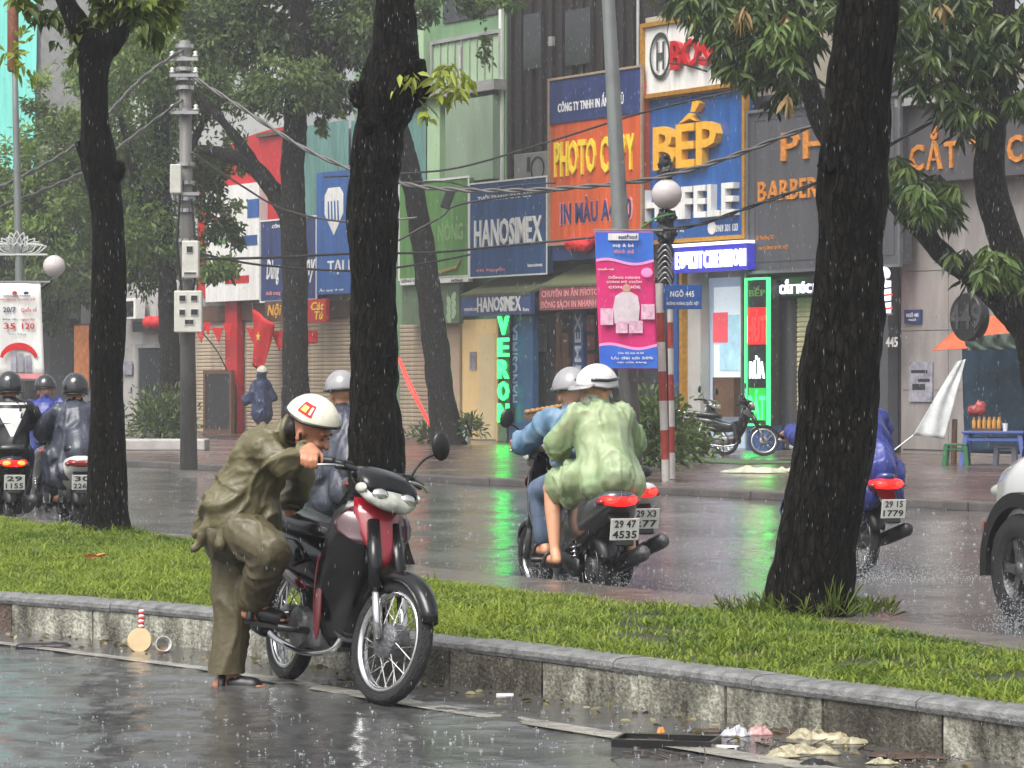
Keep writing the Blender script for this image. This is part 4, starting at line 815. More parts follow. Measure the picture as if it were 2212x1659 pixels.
def trunk_mesh(prof, Y, name, mat, parent, org, dY=None, ns=36, step=0.035, amp=0.018, flare=0.0):
    """prof: (photo x, photo y, photo width) from base to top at depth Y; a round, ridged limb"""
    pts = []; rad = []
    for i, (x, y, w_) in enumerate(prof):
        yy = Y + (dY[i] if dY else 0); pts.append(at(x, y, yy)); rad.append(w_ / 2 / F * yy)
    sp = smoothpath(pts, 8); sr = [q.x for q in smoothpath([V((r, 0, 0)) for r in rad], 8)]
    # resample evenly
    L = [0]
    for i in range(1, len(sp)): L.append(L[-1] + (sp[i] - sp[i - 1]).length)
    n = max(4, int(L[-1] / step)); ss = np.linspace(0, L[-1], n)
    P = [V((np.interp(s, L, [p.x for p in sp]), np.interp(s, L, [p.y for p in sp]), np.interp(s, L, [p.z for p in sp]))) for s in ss]; Rr = np.interp(ss, L, sr)
    rings = []; up = V((1, 0, 0)); off = random.random() * 100
    for i in range(n):
        t = (P[min(i + 1, n - 1)] - P[max(i - 1, 0)]).normalized(); a = (up - t * up.dot(t)).normalized(); up = a; b_ = t.cross(a); ring = []
        for j in range(ns):
            th = 2 * math.pi * j / ns; d = a * math.cos(th) + b_ * math.sin(th)
            q = P[i] + d * Rr[i]; s_ = ss[i]
            k = noise.noise(V((q.x * 9, q.y * 9, q.z * 2.6 + off))) * .9 + noise.noise(V((q.x * 26, q.y * 26, q.z * 8 + off))) * .55 + noise.noise(V((q.x * 3, q.y * 3, q.z * 2 + off))) * 1.1
            fl_ = flare * max(0, 1 - s_ / 0.45) ** 2 * (1 + .7 * math.sin(th * 5 + off))
            ring.append(P[i] + d * (Rr[i] + amp * k * min(1, Rr[i] / .12) + fl_) - org)
        rings.append(ring)
    return MB().loft(rings).build(name, mat, parent, True)

def crown(clumps, Y, n, Ls, Ws, mat, name, parent, org, dy=2.0, droop=0.35, shell=0.55):
    """leaves spread through ellipsoid clumps given in photo pixels (x, y, rx, ry[, weight])"""
    ps = []; ax = []; tn = []
    wsum = sum(c[2] * c[3] * (c[4] if len(c) > 4 else 1) for c in clumps)
    for c in clumps:
        m = int(n * c[2] * c[3] * (c[4] if len(c) > 4 else 1) / wsum); yy = Y + RNG.uniform(-dy, dy) * .6
        ctr = np.array(at(c[0], c[1], yy)); rx = c[2] / F * yy; rz = c[3] / F * yy
        # sub-clumps inside, for gaps
        k = max(6, int(m / 70)); sc_ = unit(RNG.normal(size=(k, 3))) * (RNG.random((k, 1)) ** shell)
        si = RNG.integers(0, k, m); d = sc_[si] + RNG.normal(0, 0.13, (m, 3))
        ps.append(ctr + d * np.array([rx, min(rx, dy), rz])); a = unit(sc_[si] + RNG.normal(0, 0.8, (m, 3))); a[:, 2] -= droop; ax.append(a)
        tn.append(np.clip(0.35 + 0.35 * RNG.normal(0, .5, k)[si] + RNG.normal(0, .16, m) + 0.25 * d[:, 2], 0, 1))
    P = np.concatenate(ps) - np.array(org); A = np.concatenate(ax); T = np.concatenate(tn); m = len(P)
    return leaves(P, A, RNG.uniform(.7, 1.2, m) * Ls, RNG.uniform(.7, 1.2, m) * Ws, T, name, mat, parent)

def whorls(ctrs, nl, L, W, mat, name, parent, org, droop=0.5, tint=(0.2, 0.8)):
    """mango-like rosettes: long leaves hanging round each twig end"""
    ps = []; ax = []; tn = []
    for c in ctrs:
        k = nl + random.randint(-2, 2); an = np.arange(k) * 2.4 + random.random() * 6; el = RNG.uniform(-1.1, 0.25, k)
        a = np.stack([np.cos(an) * np.cos(el), np.sin(an) * np.cos(el), np.sin(el) - droop], 1)
        ps.append(np.array(c)[None] + RNG.normal(0, .02, (k, 3)) - np.array([0, 0, 1]) * RNG.uniform(0, .06, (k, 1))); ax.append(a); tn.append(np.clip(RNG.uniform(*tint) + RNG.normal(0, .12, k), 0, 1))
    P = np.concatenate(ps) - np.array(org); m = len(P)
    return leaves(P, np.concatenate(ax), RNG.uniform(.7, 1.15, m) * L, RNG.uniform(.8, 1.15, m) * W, np.concatenate(tn), name, mat, parent, .15)

m_leafA = leafmat('leaves_median', (0.05, 0.085, 0.016), (0.24, 0.29, 0.05), .4, .4)
m_leafY = leafmat('leaves_young', (0.20, 0.27, 0.03), (0.42, 0.46, 0.09), .4, .4)
m_leafF = leafmat('leaves_far', (0.075, 0.14, 0.032), (0.34, 0.46, 0.12), .55, .5)
m_leafD = leafmat('leaves_far_dark', (0.045, 0.08, 0.024), (0.20, 0.27, 0.08), .55, .42)
m_leafM = leafmat('leaves_mango', (0.022, 0.042, 0.012), (0.115, 0.16, 0.035), .32, .25)
m_leafO = leafmat('leaves_dry', (0.22, 0.15, 0.05), (0.32, 0.22, 0.09), .6, .2)

# left median tree
o0 = TP[0]; e = tag(empty('median_tree', o0), 'slim dark trunk forking high up on the left of the median', 'tree', 'trees on the median')
trunk_mesh([(231, 1168, 108), (230, 1120, 90), (230, 1000, 84), (231, 800, 75), (234, 600, 76), (233, 500, 71), (229, 425, 74), (214, 345, 76), (206, 250, 60), (204, 150, 66), (214, 92, 84), (222, 70, 60)], o0.y, 'trunk', m_bark, e, o0, amp=.016, flare=.03)
trunk_mesh([(205, 110, 56), (172, 60, 52), (146, 10, 46), (122, -60, 42), (80, -230, 30)], o0.y, 'limb', m_bark, e, o0, [0, 0, 0, .1, .4], 20)
trunk_mesh([(230, 105, 50), (258, 70, 42), (268, 30, 38), (272, -40, 36), (310, -220, 24)], o0.y, 'limb', m_bark, e, o0, [0, 0, -.05, -.1, -.3], 20)
trunk_mesh([(225, 395, 60), (252, 368, 40), (258, 348, 22)], o0.y, 'limb_stub', m_bark, e, o0, [0, -.04, -.06], 16)
trunk_mesh([(205, 365, 40), (180, 326, 26), (168, 306, 17)], o0.y, 'limb_stub', m_bark, e, o0, None, 16)
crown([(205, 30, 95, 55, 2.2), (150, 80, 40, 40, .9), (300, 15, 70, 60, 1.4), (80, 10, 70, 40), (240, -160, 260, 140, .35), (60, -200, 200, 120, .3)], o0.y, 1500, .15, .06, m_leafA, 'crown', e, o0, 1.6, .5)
crown([(320, 40, 60, 55, 1.5), (250, 25, 40, 40), (30, 120, 50, 50, .6)], o0.y + .4, 220, .12, .035, m_leafY, 'young_leaves', e, o0, .5, .3)
# middle median tree
o0 = TP[1]; e = tag(empty('median_tree', o0), 'knobbly trunk with a burl and a yellow-green sprig behind the motorbike', 'tree', 'trees on the median')
trunk_mesh([(813, 1235, 160), (813, 1180, 130), (815, 1090, 120), (817, 1000, 114), (810, 900, 106), (808, 800, 103), (808, 700, 105), (806, 600, 103), (806, 500, 100), (806, 400, 98), (815, 310, 100), (822, 258, 110), (838, 208, 142), (848, 160, 134), (860, 100, 108), (858, 50, 94), (857, 0, 86), (855, -150, 80), (858, -320, 76)], o0.y, 'trunk', m_bark, e, o0, amp=.032, flare=.03)
me = blob([('e', at(776, 208, o0.y - .05) - o0, (.07, .09, .10)), ('e', at(902, 190, o0.y - .05) - o0, (.09, .09, .12)), ('e', at(850, 215, o0.y - .15) - o0, (.12, .08, .10)), ('e', at(800, 262, o0.y - .12) - o0, (.08, .07, .09)), ('e', at(885, 150, o0.y - .12) - o0, (.10, .08, .1)), ('c', at(815, 250, o0.y) - o0, at(870, 150, o0.y) - o0, .11, .11)], .02, 2, .015, (14, 14, 9)); link('burl', me, m_bark, e)
trunk_mesh([(866, -140, 50), (930, -230, 40), (1010, -380, 30)], o0.y, 'limb', m_bark, e, o0, [0, .3, .8], 16)
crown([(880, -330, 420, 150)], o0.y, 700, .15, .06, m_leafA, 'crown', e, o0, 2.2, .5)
cs = [at(x, y, o0.y - .15 + random.uniform(-.1, .1)) for x, y in [(868, 158), (880, 150), (892, 160), (872, 172), (950, 140), (968, 132), (985, 140), (1004, 150), (960, 150), (978, 158), (955, 188), (968, 200), (985, 190), (998, 178), (915, 232), (925, 240), (940, 165), (1015, 160)]]
whorls(cs, 6, .125, .036, m_leafY, 'sprig', e, o0, .35, (.2, 1.0))
b = MB()
for (x0, y0), (x1, y1), (x2, y2) in [((905, 210), (940, 215), (985, 185)), ((905, 190), (940, 165), (985, 145)), ((895, 170), (885, 165), (870, 160)), ((905, 215), (915, 228), (925, 240))]: b.tube([at(x, y, o0.y - .12) - o0 for x, y in ((x0, y0), (x1, y1), (x2, y2))], [.008, .005, .002], 5)
b.build('twig', M('green_twig', (0.1, 0.12, 0.03), .5), e)
# big right median tree
o0 = TP[2]; e = tag(empty('median_tree', o0), 'thick leaning near-black trunk on the right of the median', 'tree', 'trees on the median')
trunk_mesh([(1748, 1352, 210), (1750, 1315, 182), (1760, 1200, 174), (1795, 1000, 172), (1818, 800, 163), (1836, 600, 156), (1842, 400, 150), (1857, 200, 140), (1877, 0, 136), (1895, -200, 128), (1905, -400, 120)], o0.y, 'trunk', m_bark, e, o0, amp=.026, flare=.04, ns=56)
trunk_mesh([(1800, 370, 26), (1778, 362, 16), (1766, 355, 9)], o0.y - .12, 'limb_stub', m_bark, e, o0, None, 12, amp=.004)
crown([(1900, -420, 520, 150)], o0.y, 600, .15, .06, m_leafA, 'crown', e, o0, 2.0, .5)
# weeds at its foot
ps = []; 
for k in range(150):
    a_ = random.uniform(0, 6.28); r_ = random.uniform(.18, .36); ps.append(o0 + V((math.cos(a_) * r_ * 1.3, -abs(math.sin(a_)) * r_ * .9 + .05, random.uniform(-.02, .04))))
w0 = tag(empty('weed_clump', o0 + V((.1, -.25, 0))), 'tuft of longer weeds around the foot of the big trunk', 'weeds')
P_ = np.array([list(p) for p in ps for _ in range(5)]) - np.array(w0.location); A_ = RNG.normal(0, .55, P_.shape); A_[:, 2] = RNG.uniform(.5, 1.5, len(P_))
leaves(P_, A_, RNG.uniform(.04, .12, len(P_)), .0065, RNG.random(len(P_)), 'foliage', leafmat('weed_leaves', (.06, .11, .02), (.22, .27, .05), .45, .3), w0)
P_ = np.array([list(at(1800 + RNG.normal(0, 14), 1325, o0.y - .2)) for _ in range(40)]) - np.array(w0.location); A_ = RNG.normal(0, .3, P_.shape); A_[:, 2] = 1.2
leaves(P_, A_, RNG.uniform(.1, .25, 40), .007, RNG.random(40), 'tall_blades', MATS['weed_leaves'], w0)

# trees on the far pavement
def fartree(name, label, base, Y, prof, limbs, clumps, n, mat, Ls=.17, Ws=.07, dy=2.6):
    o0 = at(base[0], base[1], Y); e = tag(empty(name, o0), label, 'tree', 'trees along the far pavement')
    trunk_mesh(prof, Y, 'trunk', m_barkf, e, o0, None, 20, .12, .03)
    for l in limbs: trunk_mesh(l, Y, 'limb', m_barkf, e, o0, None, 12, .12, .02)
    crown(clumps, Y, n, Ls, Ws, mat, 'crown', e, o0, dy)
fartree('pavement_tree', 'leafy tree with a dense hanging crown behind the utility pole', (372, 962), 72, [(372, 968, 54), (368, 800, 44), (362, 640, 40), (352, 400, 36), (345, 150, 28)], [[(356, 520, 26), (300, 400, 20), (260, 250, 12)], [(354, 420, 24), (420, 300, 18), (470, 200, 10)]],
        [(330, 120, 170, 130, 1.2), (290, 330, 170, 150, 1.2), (320, 520, 120, 110, 1.2), (465, 390, 70, 80, 1.3), (485, 480, 55, 55, 1.3), (470, 580, 65, 50, 1.3), (500, 330, 40, 40, .8), (130, 340, 90, 90), (95, 240, 60, 70, .6), (120, 480, 120, 80), (60, 400, 80, 120), (470, 200, 90, 120, .8), (210, 180, 90, 110)], 34000, m_leafF)
fartree('pavement_tree', 'tall tree with a dark trunk and a low limb forking left over the red panel', (640, 962), 65, [(641, 968, 70), (638, 800, 56), (637, 600, 54), (632, 450, 56), (636, 300, 50), (645, 120, 44), (650, -80, 36)], [[(625, 470, 40), (590, 410, 38), (545, 360, 34), (490, 335, 30), (430, 322, 22)], [(560, 372, 26), (520, 310, 22), (470, 250, 18), (430, 205, 14)], [(640, 200, 30), (720, 80, 22), (800, -20, 14)]],
        [(560, 60, 130, 100), (690, 90, 130, 90), (650, 190, 120, 70, .8), (790, 50, 110, 80), (480, 40, 110, 90), (620, -90, 260, 90), (560, 200, 70, 60, .7), (720, 190, 80, 50, .8), (700, 260, 40, 26, .5)], 26000, m_leafD)
fartree('pavement_tree', 'bare leaning trunk between the shutter and the lit shop', (968, 962), 66, [(970, 970, 84), (962, 930, 68), (946, 800, 58), (926, 620, 53), (906, 480, 48), (885, 370, 46), (866, 290, 42), (846, 180, 38), (830, 40, 34)], [],
        [(960, -10, 120, 50), (1060, 10, 80, 40), (900, -110, 240, 80), (1040, 90, 30, 70, .25)], 6000, m_leafF)
fartree('pavement_tree', 'far feathery tree at the left edge below the turquoise net', (60, 945), 88, [(70, 950, 40), (66, 700, 32), (60, 500, 28), (55, 300, 22)], [], [(40, 560, 120, 90), (130, 600, 90, 60), (20, 440, 100, 90), (150, 420, 90, 80), (90, 660, 90, 50), (200, 560, 70, 60)], 15000, m_leafD, .2, .09)
# mango tree at the right edge, on the far pavement
Y = 37.0; o0 = at(2262, 1062, Y); e = tag(empty('mango_tree', o0), 'mango tree with long drooping leaves and crossing limbs at the right edge', 'tree')
trunk_mesh([(2262, 1068, 110), (2258, 900, 90), (2240, 760, 86), (2214, 660, 84)], Y, 'trunk', m_barkf, e, o0, None, 24, .05, .02)
for l in ([(2216, 690, 80), (2196, 590, 78), (2160, 480, 74), (2138, 390, 70), (2142, 280, 62), (2158, 140, 54), (2168, 0, 48), (2175, -160, 40)], [(2218, 720, 60), (2160, 650, 56), (2100, 595, 52), (2050, 560, 48), (1990, 500, 40), (1920, 430, 32), (1850, 380, 26), (1788, 300, 40), (1752, 200, 44), (1728, 90, 40), (1715, -60, 34)], [(2142, 410, 34), (2125, 395, 20), (2112, 385, 12)], [(2060, 130, 30), (2050, 200, 26), (2045, -80, 28)]):
    trunk_mesh(l, Y, 'limb', m_barkf, e, o0, None, 18, .06, .014)
cs = []
for (x, y, rx, ry, k) in [(1620, 50, 100, 60, 46), (1560, 20, 60, 40, 22), (1700, 50, 70, 70, 34), (1660, 130, 70, 50, 34), (1590, 110, 50, 40, 18), (1700, 180, 60, 30, 12), (1790, 20, 60, 50, 22), (1480, 0, 60, 30, 14), (2010, 60, 100, 70, 44), (1985, 130, 70, 60, 24), (2120, 100, 80, 80, 40), (2060, 200, 50, 50, 12), (2190, 60, 60, 70, 24), (2085, 260, 40, 40, 6), (1930, 30, 60, 60, 20), (1990, 415, 66, 50, 30), (1940, 365, 40, 40, 14), (2035, 440, 40, 30, 12), (2140, 560, 70, 40, 26), (2190, 590, 40, 40, 16), (2185, 210, 40, 60, 10), (1900, -120, 400, 80, 80)]:
    for _ in range(k): cs.append(at(x + random.gauss(0, .5) * rx, y + random.gauss(0, .5) * ry, Y + random.uniform(-1.3, 1.3)))
whorls(cs, 11, .27, .058, m_leafM, 'crown', e, o0, .55, (0.0, .75))
crown([(1600, 50, 110, 70), (1690, 90, 80, 90), (1560, 10, 90, 40), (1780, 10, 70, 60), (2030, 70, 110, 90), (2130, 110, 90, 90), (1960, 20, 90, 60), (2190, 40, 60, 80), (1990, 420, 60, 40, .6), (2150, 575, 60, 36, .6)], Y + .6, 5200, .24, .055, m_leafM, 'inner_crown', e, o0, 1.6, .9)
cs = [at(x, y, Y - 1.3) for x, y in [(1608, 12), (1612, 22), (1700, 30), (1600, 30), (2030, 8), (1700, 200)]]; whorls(cs, 8, .26, .06, m_leafO, 'dry_leaves', e, o0, 1.2)
cs = [at(x + random.gauss(0, 8), y + random.gauss(0, 8), Y - 1.45) for x, y in [(1680, 40), (1695, 60), (1670, 80), (1720, 40), (1700, 110), (2140, 540), (2165, 560), (2120, 590), (1990, 400), (2000, 440)] for _ in range(3)]; whorls(cs, 9, .26, .055, leafmat('leaves_mango_bright', (.06, .11, .025), (.15, .22, .05), .35, .3), 'bright_leaves', e, o0, .6)
# shrub and pot plants along the pavement
def bush(name, label, px, py, Y, w_, h_, n, mat, Ls, Ws, cat='plant'):
    o0 = at(px, py, Y); e = tag(empty(name, o0), label, cat)
    b = MB()
    for k in range(5): b.tube([V((random.uniform(-.1, .1), 0, 0)), V((random.uniform(-.3, .3) * w_, random.uniform(-.2, .2), h_ * .7))], [.02, .008], 5)
    b.build('stems', m_barkf, e)
    P = RNG.normal(0, 1, (n, 3)) * np.array([w_ * .3, w_ * .25, h_ * .27]) + np.array([0, 0, h_ * .5]); P[:, 2] = np.clip(P[:, 2], .02, h_ * 1.1); A = unit(P - np.array([0, 0, h_ * .2])) + RNG.normal(0, .5, (n, 3))
    leaves(P, A, RNG.uniform(.6, 1.2, n) * Ls, Ws, np.clip(RNG.normal(.45, .25, n), 0, 1), 'foliage', mat, e); return e
m_leafP = leafmat('leaves_pot', (.04, .075, .02), (.16, .21, .06), .45, .3)
bush('shrub', 'feathery green shrub in the white planter by the dark door', 345, 958, 66, 1.1, 1.1, 900, m_leafP, .2, .05)
bush('shrub', 'dark green bush beside the striped posts', 1418, 1000, 46, .75, 1.0, 1300, m_leafD, .16, .055)
bush('shrub', 'low dark bush in front of the parked motorbikes', 1475, 990, 50, .7, .5, 500, m_leafD, .16, .06)
bush('pot_plant', 'small leafy plant at the foot of the leaning trunk', 930, 955, 68, .6, .35, 240, m_leafP, .18, .05)
bush('pot_plant', 'small plant in a white pot right of the leaning trunk', 1012, 940, 66, .5, .4, 240, m_leafP, .18, .05)
f = Fac('white_pot', 'white flower pot right of the leaning trunk', 'flower pot', 997, 1012, 922, 950, .9, base=SWZ); MB().lathe([(0, 0), (.12, 0), (.17, .36), (.15, .36), (.11, .05), (0, .05)], n=16).build('pot', m_white, f.e, 'auto')
o = MB().bbox(-.95, .95, -.5, .5, 0, .22, .03).build('planter', M('planter_white', C(170, 165, 160), .6, .2, 3)); o.location = gnd(346, 972, SWZ); tag(o, 'long low white planter under the shrub by the utility pole', 'planter')

# ------------------------------------------------------------------ poles, lamps, banners, wires
Yp = 46.6; pb_ = at(408, 1015, Yp); e = tag(empty('utility_pole', V((pb_.x, Yp, SWZ))), 'grey concrete utility pole carrying meter boxes and cables', 'utility pole'); O = V(e.location)
top = at(399, 88, Yp); MB().tube([V((0, 0, 0)), top - O], [.135, .085], 16).build('shaft', M('pole_concrete', C(104, 102, 98), .5, .3, 4, .4, 20, stretch=(1, 1, .3)), e, True)
def polep(y): t = (1015 - y) / (1015 - 88.); return O.lerp(top, t) - O
for y in (100, 128, 150, 170, 190, 240, 355, 395, 430, 455, 520, 600): b = MB(); q = polep(y); b.lathe([(.12, -.03), (.145, -.03), (.145, .03), (.12, .03)], q, (0, 0, 1), 16); b.build('steel_band', m_chrome, e, 'auto')
for y in (130, 165, 245, 420): q = polep(y); MB().box(q.x - .22, q.x + .22, q.y - .18, q.y - .13, q.z - .025, q.z + .025).build('cross_arm', m_chrome, e)
for k, y in enumerate((130, 165, 245)): 
    for s_ in (-.18, .18): q = polep(y); MB().lathe([(0, 0), (.03, 0), (.045, .03), (.02, .05), (.04, .08), (0, .1)], V((q.x + s_, q.y - .155, q.z + .03)), n=10).build('insulator', m_white, e, True)
b = MB().tube([polep(430) + V((.1, -.16, 0)), polep(560) + V((.18, -.2, 0)), polep(700) + V((.05, -.18, 0))], .018, 6); b.build('cable', m_black, e); MB().tube([polep(380) + V((-.05, -.16, 0)), polep(520) + V((-.13, -.2, 0)), polep(640) + V((-.06, -.18, 0))], .02, 6).build('cable', m_black, e)
m_box = M('meter_box_plastic', C(196, 194, 184), .4, .12, 6)
def mbox(label, px0, px1, pt, pb, wins):
    a_, c_ = at(px0, pb, Yp - .3), at(px1, pt, Yp - .3); o_ = empty('meter_box', V(((a_.x + c_.x) / 2, Yp - .28, a_.z))); tag(o_, label, 'meter box', 'boxes on the utility pole'); w_, h_ = c_.x - a_.x, c_.z - a_.z
    MB().bbox(-w_ / 2, w_ / 2, -.1, .12, 0, h_, .02).build('casing', m_box, o_)
    for (x, z_, ww, hh) in wins: q = MB().bbox(-w_ / 2 + w_ * (x - .02), -w_ / 2 + w_ * (x + ww + .02), -.115, -.1, h_ * (z_ - .02), h_ * (z_ + hh + .02), .004).build('bezel', m_box, o_); MB().box(-w_ / 2 + w_ * x, -w_ / 2 + w_ * (x + ww), -.119, -.115, h_ * z_, h_ * (z_ + hh)).build('window', m_glassd, q)
mbox('blank white box high on the left of the utility pole', 368, 392, 355, 418, [])
mbox('single meter box halfway up the utility pole', 394, 430, 520, 600, [(.3, .68, .35, .16), (.15, .1, .7, .04)])
mbox('large meter box with five windows on the utility pole', 377, 437, 628, 718, [(.2, .75, .22, .13), (.62, .76, .22, .12), (.2, .42, .2, .12), (.62, .42, .24, .13), (.4, .2, .3, .1)])
# street lamp post
Yl = 41.0; e = tag(empty('lamp_post', V((at(1368, 1045, Yl).x, Yl, SWZ))), 'tall tapered grey lamp post behind the magenta banner', 'lamp post'); O = V(e.location)
MB().tube([V((0, 0, 0)), at(1340, 490, Yl) - O, at(1311, -60, Yl) - O, at(1300, -300, Yl) - O], [.14, .115, .085, .07], 16).build('shaft', M('pole_galvanised', C(128, 132, 130), .4, .15, 3, metal=.4), e, True)
MB().lathe([(.15, 0), (.17, .02), (.17, .12), (.15, .16), (.13, .16)], n=16).build('base', m_concrete, e, 'auto')
def banner(name, label, px0, px1, pt, pb, Y, sk=0):
    a_, c_ = at(px0, pb, Y), at(px1, pt, Y); o_ = empty(name, V(((a_.x + c_.x) / 2, Y, a_.z))); tag(o_, label, 'banner'); w_, h_ = c_.x - a_.x, c_.z - a_.z; o_['w'] = 0; del o_['w']; return o_, w_, h_
def cloth(o_, w_, h_, z0, z1, mat, name, y=0.0, x0=0., x1=1., wav0=None, wav1=None, n=18):
    b = MB(); rows = 7; vv = []
    for j in range(rows + 1):
        for i in range(n + 1):
            t = i / n; x = -w_ / 2 + w_ * (x0 + (x1 - x0) * t); lo = z0 + (wav0(t) if wav0 else 0); hi = z1 + (wav1(t) if wav1 else 0); zz = h_ * (lo + (hi - lo) * j / rows)
            vv.append((x - .045 * (zz / h_ - .5) * 2 * w_, y + .025 * math.sin(t * 5 + zz * 2.5), zz))
    ff = [(j * (n + 1) + i, j * (n + 1) + i + 1, (j + 1) * (n + 1) + i + 1, (j + 1) * (n + 1) + i) for j in range(rows) for i in range(n)]
    o = b.add(vv, ff).build(name, mat, o_, True); 
    if name == 'cloth': o.modifiers.new('s', 'SOLIDIFY').thickness = .006
    return o
e, w_, h_ = banner('street_banner', 'magenta and blue printed banner hanging from the lamp post', 1290, 1416, 500, 797, 40.4)
m_mag = M('banner_magenta', C(205, 38, 110), .45, .1, 2); m_bblu = M('banner_blue', C(42, 84, 190), .45, .2, 1.5, c2=C(60, 120, 205)); m_bpk = M('banner_pink_line', C(235, 150, 205), .45, .1, 3)
wv = lambda t: .018 * math.sin(t * 6.3 + .5)
cloth(e, w_, h_, 0, 1, m_mag, 'cloth'); cloth(e, w_, h_, .79, .995, m_bblu, 'print_field', -.012, .005, .995, wv); cloth(e, w_, h_, .77, .79, m_bpk, 'print_line', -.014, .005, .995, wv, wv); cloth(e, w_, h_, .005, .155, m_bblu, 'print_field', -.012, .005, .995, None, wv); cloth(e, w_, h_, .155, .175, m_bpk, 'print_line', -.014, .005, .995, wv, wv)
def bx(e, w_, h_, x0, x1, z0, z1, mat, name='print', y=-.05): return MB().box(-w_ / 2 + w_ * x0 - .04 * w_ * (z0 - .5) * 2, -w_ / 2 + w_ * x1 - .04 * w_ * (z0 - .5) * 2, y, y + .004, h_ * z0, h_ * z1).build(name, mat, e)
def bt(e, w_, h_, s_, x0, x1, z0, z1, mat, y=-.045): return lettering(s_, e, -w_ / 2 + w_ * x0 - .045 * w_ * (z0 - .5) * 2, -w_ / 2 + w_ * x1 - .045 * w_ * (z0 - .5) * 2, h_ * z0, h_ * z1, y, .004, mat)
bx(e, w_, h_, .22, .74, .935, .985, m_white); bt(e, w_, h_, 'eastFood', .4, .72, .945, .975, m_navy, -.052); bt(e, w_, h_, 'mẹ & bé', .3, .66, .88, .91, m_white); bt(e, w_, h_, 'thích mê', .32, .66, .84, .87, m_pink); bt(e, w_, h_, 'khuyến mại', .03, .3, .715, .735, m_white)
for k in range(3): bt(e, w_, h_, ['ĐỒNG HÀNH', 'CÙNG MẸ CHĂM', 'CON KHỎE'][k], .2 - .03 * (k % 2), .74 + .03 * (k % 2), .655 - k * .035, .68 - k * .035, m_white)
m_fig = M('banner_figure', C(205, 190, 195), .5, .15, 6)
rg = [(0, .0), (.17, .0), (.19, .12), (.16, .2), (.06, .23), (-.06, .23), (-.16, .2), (-.19, .12), (-.17, 0)]
MB().prism([(p[0] * w_ * 1.2, h_ * (.33 + p[1])) for p in rg], -.05, -.046).build('figure_print', m_fig, e); MB().ell((0, -.05, h_ * .585), (.07 * w_, .004, .03 * h_)).build('head_print', M('banner_skin', C(200, 150, 130), .5), e)
for (x0, x1, z0, z1) in [(.04, .26, .32, .44), (.3, .5, .26, .35), (.52, .76, .26, .35), (.74, .97, .36, .47)]: bx(e, w_, h_, x0, x1, z0, z1, M('pack_print', C(215, 170, 190), .5, .3, 14), 'pack_print', -.054)
bt(e, w_, h_, 'Siêu thị mẹ và bé', .32, .76, .105, .125, m_white); bt(e, w_, h_, 'Ưu đãi tới 50%', .2, .92, .07, .092, m_white); bt(e, w_, h_, 'tại cửa hàng', .3, .8, .04, .055, m_white)
MB().ell((w_ * .35, -.05, h_ * .7), (.1 * w_, .004, .034 * h_)).build('badge_print', m_bpk, e); MB().tube([(-w_ / 2 - .05, .02, h_ + .02), (w_ / 2 + .1, .02, h_ + .02)], .015, 6).build('rod', m_chrome, e)
# white banner at the far left
e, w_, h_ = banner('street_banner', 'white event banner with red print at the left edge', -22, 92, 612, 822, 41)
cloth(e, w_, h_, 0, 1, m_white, 'cloth')
for (s_, x0, x1, z0, z1, mt) in [('CHƯƠNG TRÌNH', .3, .8, .86, .885, m_navy), ('TRƯỜNG QUỐC TẾ', .22, .9, .82, .85, m_redclad), ('20/7', .28, .52, .70, .755, m_navy), ('Quốc tế', .62, .92, .7, .755, m_redclad), ('35', .28, .5, .53, .59, m_redclad), ('120', .62, .86, .53, .59, m_redclad), ('giảng viên', .26, .54, .62, .64, m_navy), ('ngành học', .62, .88, .61, .64, m_redclad), ('học bổng', .38, .7, .47, .485, m_navy)]: bt(e, w_, h_, s_, x0, x1, z0, z1, mt)
MB().ell((-w_ * .02, -.05, h_ * .9), (.05 * w_, .004, .02 * h_)).build('emblem_print', m_redclad, e); MB().ell((w_ * .2, -.05, h_ * .9), (.05 * w_, .004, .016 * h_)).build('emblem_print', m_navy, e)
b = MB(); rg = [(math.cos(a_) * w_ * .36 + w_ * .06, h_ * .22 + math.sin(a_) * h_ * .17) for a_ in np.linspace(.15, math.pi - .1, 14)]; rg += [(math.cos(a_) * w_ * .3 + w_ * .06, h_ * .22 + math.sin(a_) * h_ * .1) for a_ in np.linspace(math.pi - .1, .15, 14)]
b.prism(rg, -.05, -.046).build('arch_print', m_flag, e)
for k in range(3): bx(e, w_, h_, .38 + k * .14, .48 + k * .14, .09, .3 - .02 * k, m_poster, 'building_print', -.055)
bx(e, w_, h_, .1, .98, .02, .07, m_pink, 'print'); MB().tube([(-w_ / 2 - .05, .02, h_ + .02), (w_ / 2 + .1, .02, h_ + .02)], .015, 6).build('rod', m_chrome, e)
# pole with lotus ornament and globe at the left
def lampstand(label, pxb, Yq, gpx, gpy, lotus=None, topx=None):
    e = tag(empty('globe_lamp', V((at(pxb, 1040, Yq).x, Yq, SWZ))), label, 'street lamp'); O = V(e.location)
    return e, O
Yq = 42.0; e, O = lampstand('thin lamp pole with a white lotus ornament and a globe at the left', 44, Yq, 117, 575)
MB().tube([V((0, 0, 0)), at(42, 600, Yq) - O, at(34, 250, Yq) - O, at(28, -60, Yq) - O], [.07, .06, .045, .035], 12).build('shaft', MATS['pole_galvanised'], e, True)
MB().lathe([(.06, 0), (.08, .03), (.08, .9), (.05, 1.0)], at(28, 155, Yq) - O, (0, 0, 1), 10).build('rusty_sleeve', M('rust', C(120, 72, 50), .7, .3, 8), e, True)
gl = at(117, 575, Yq) - O; m_globe = M('globe_glass', C(196, 186, 184), .12, .06, 3, coat=.4)
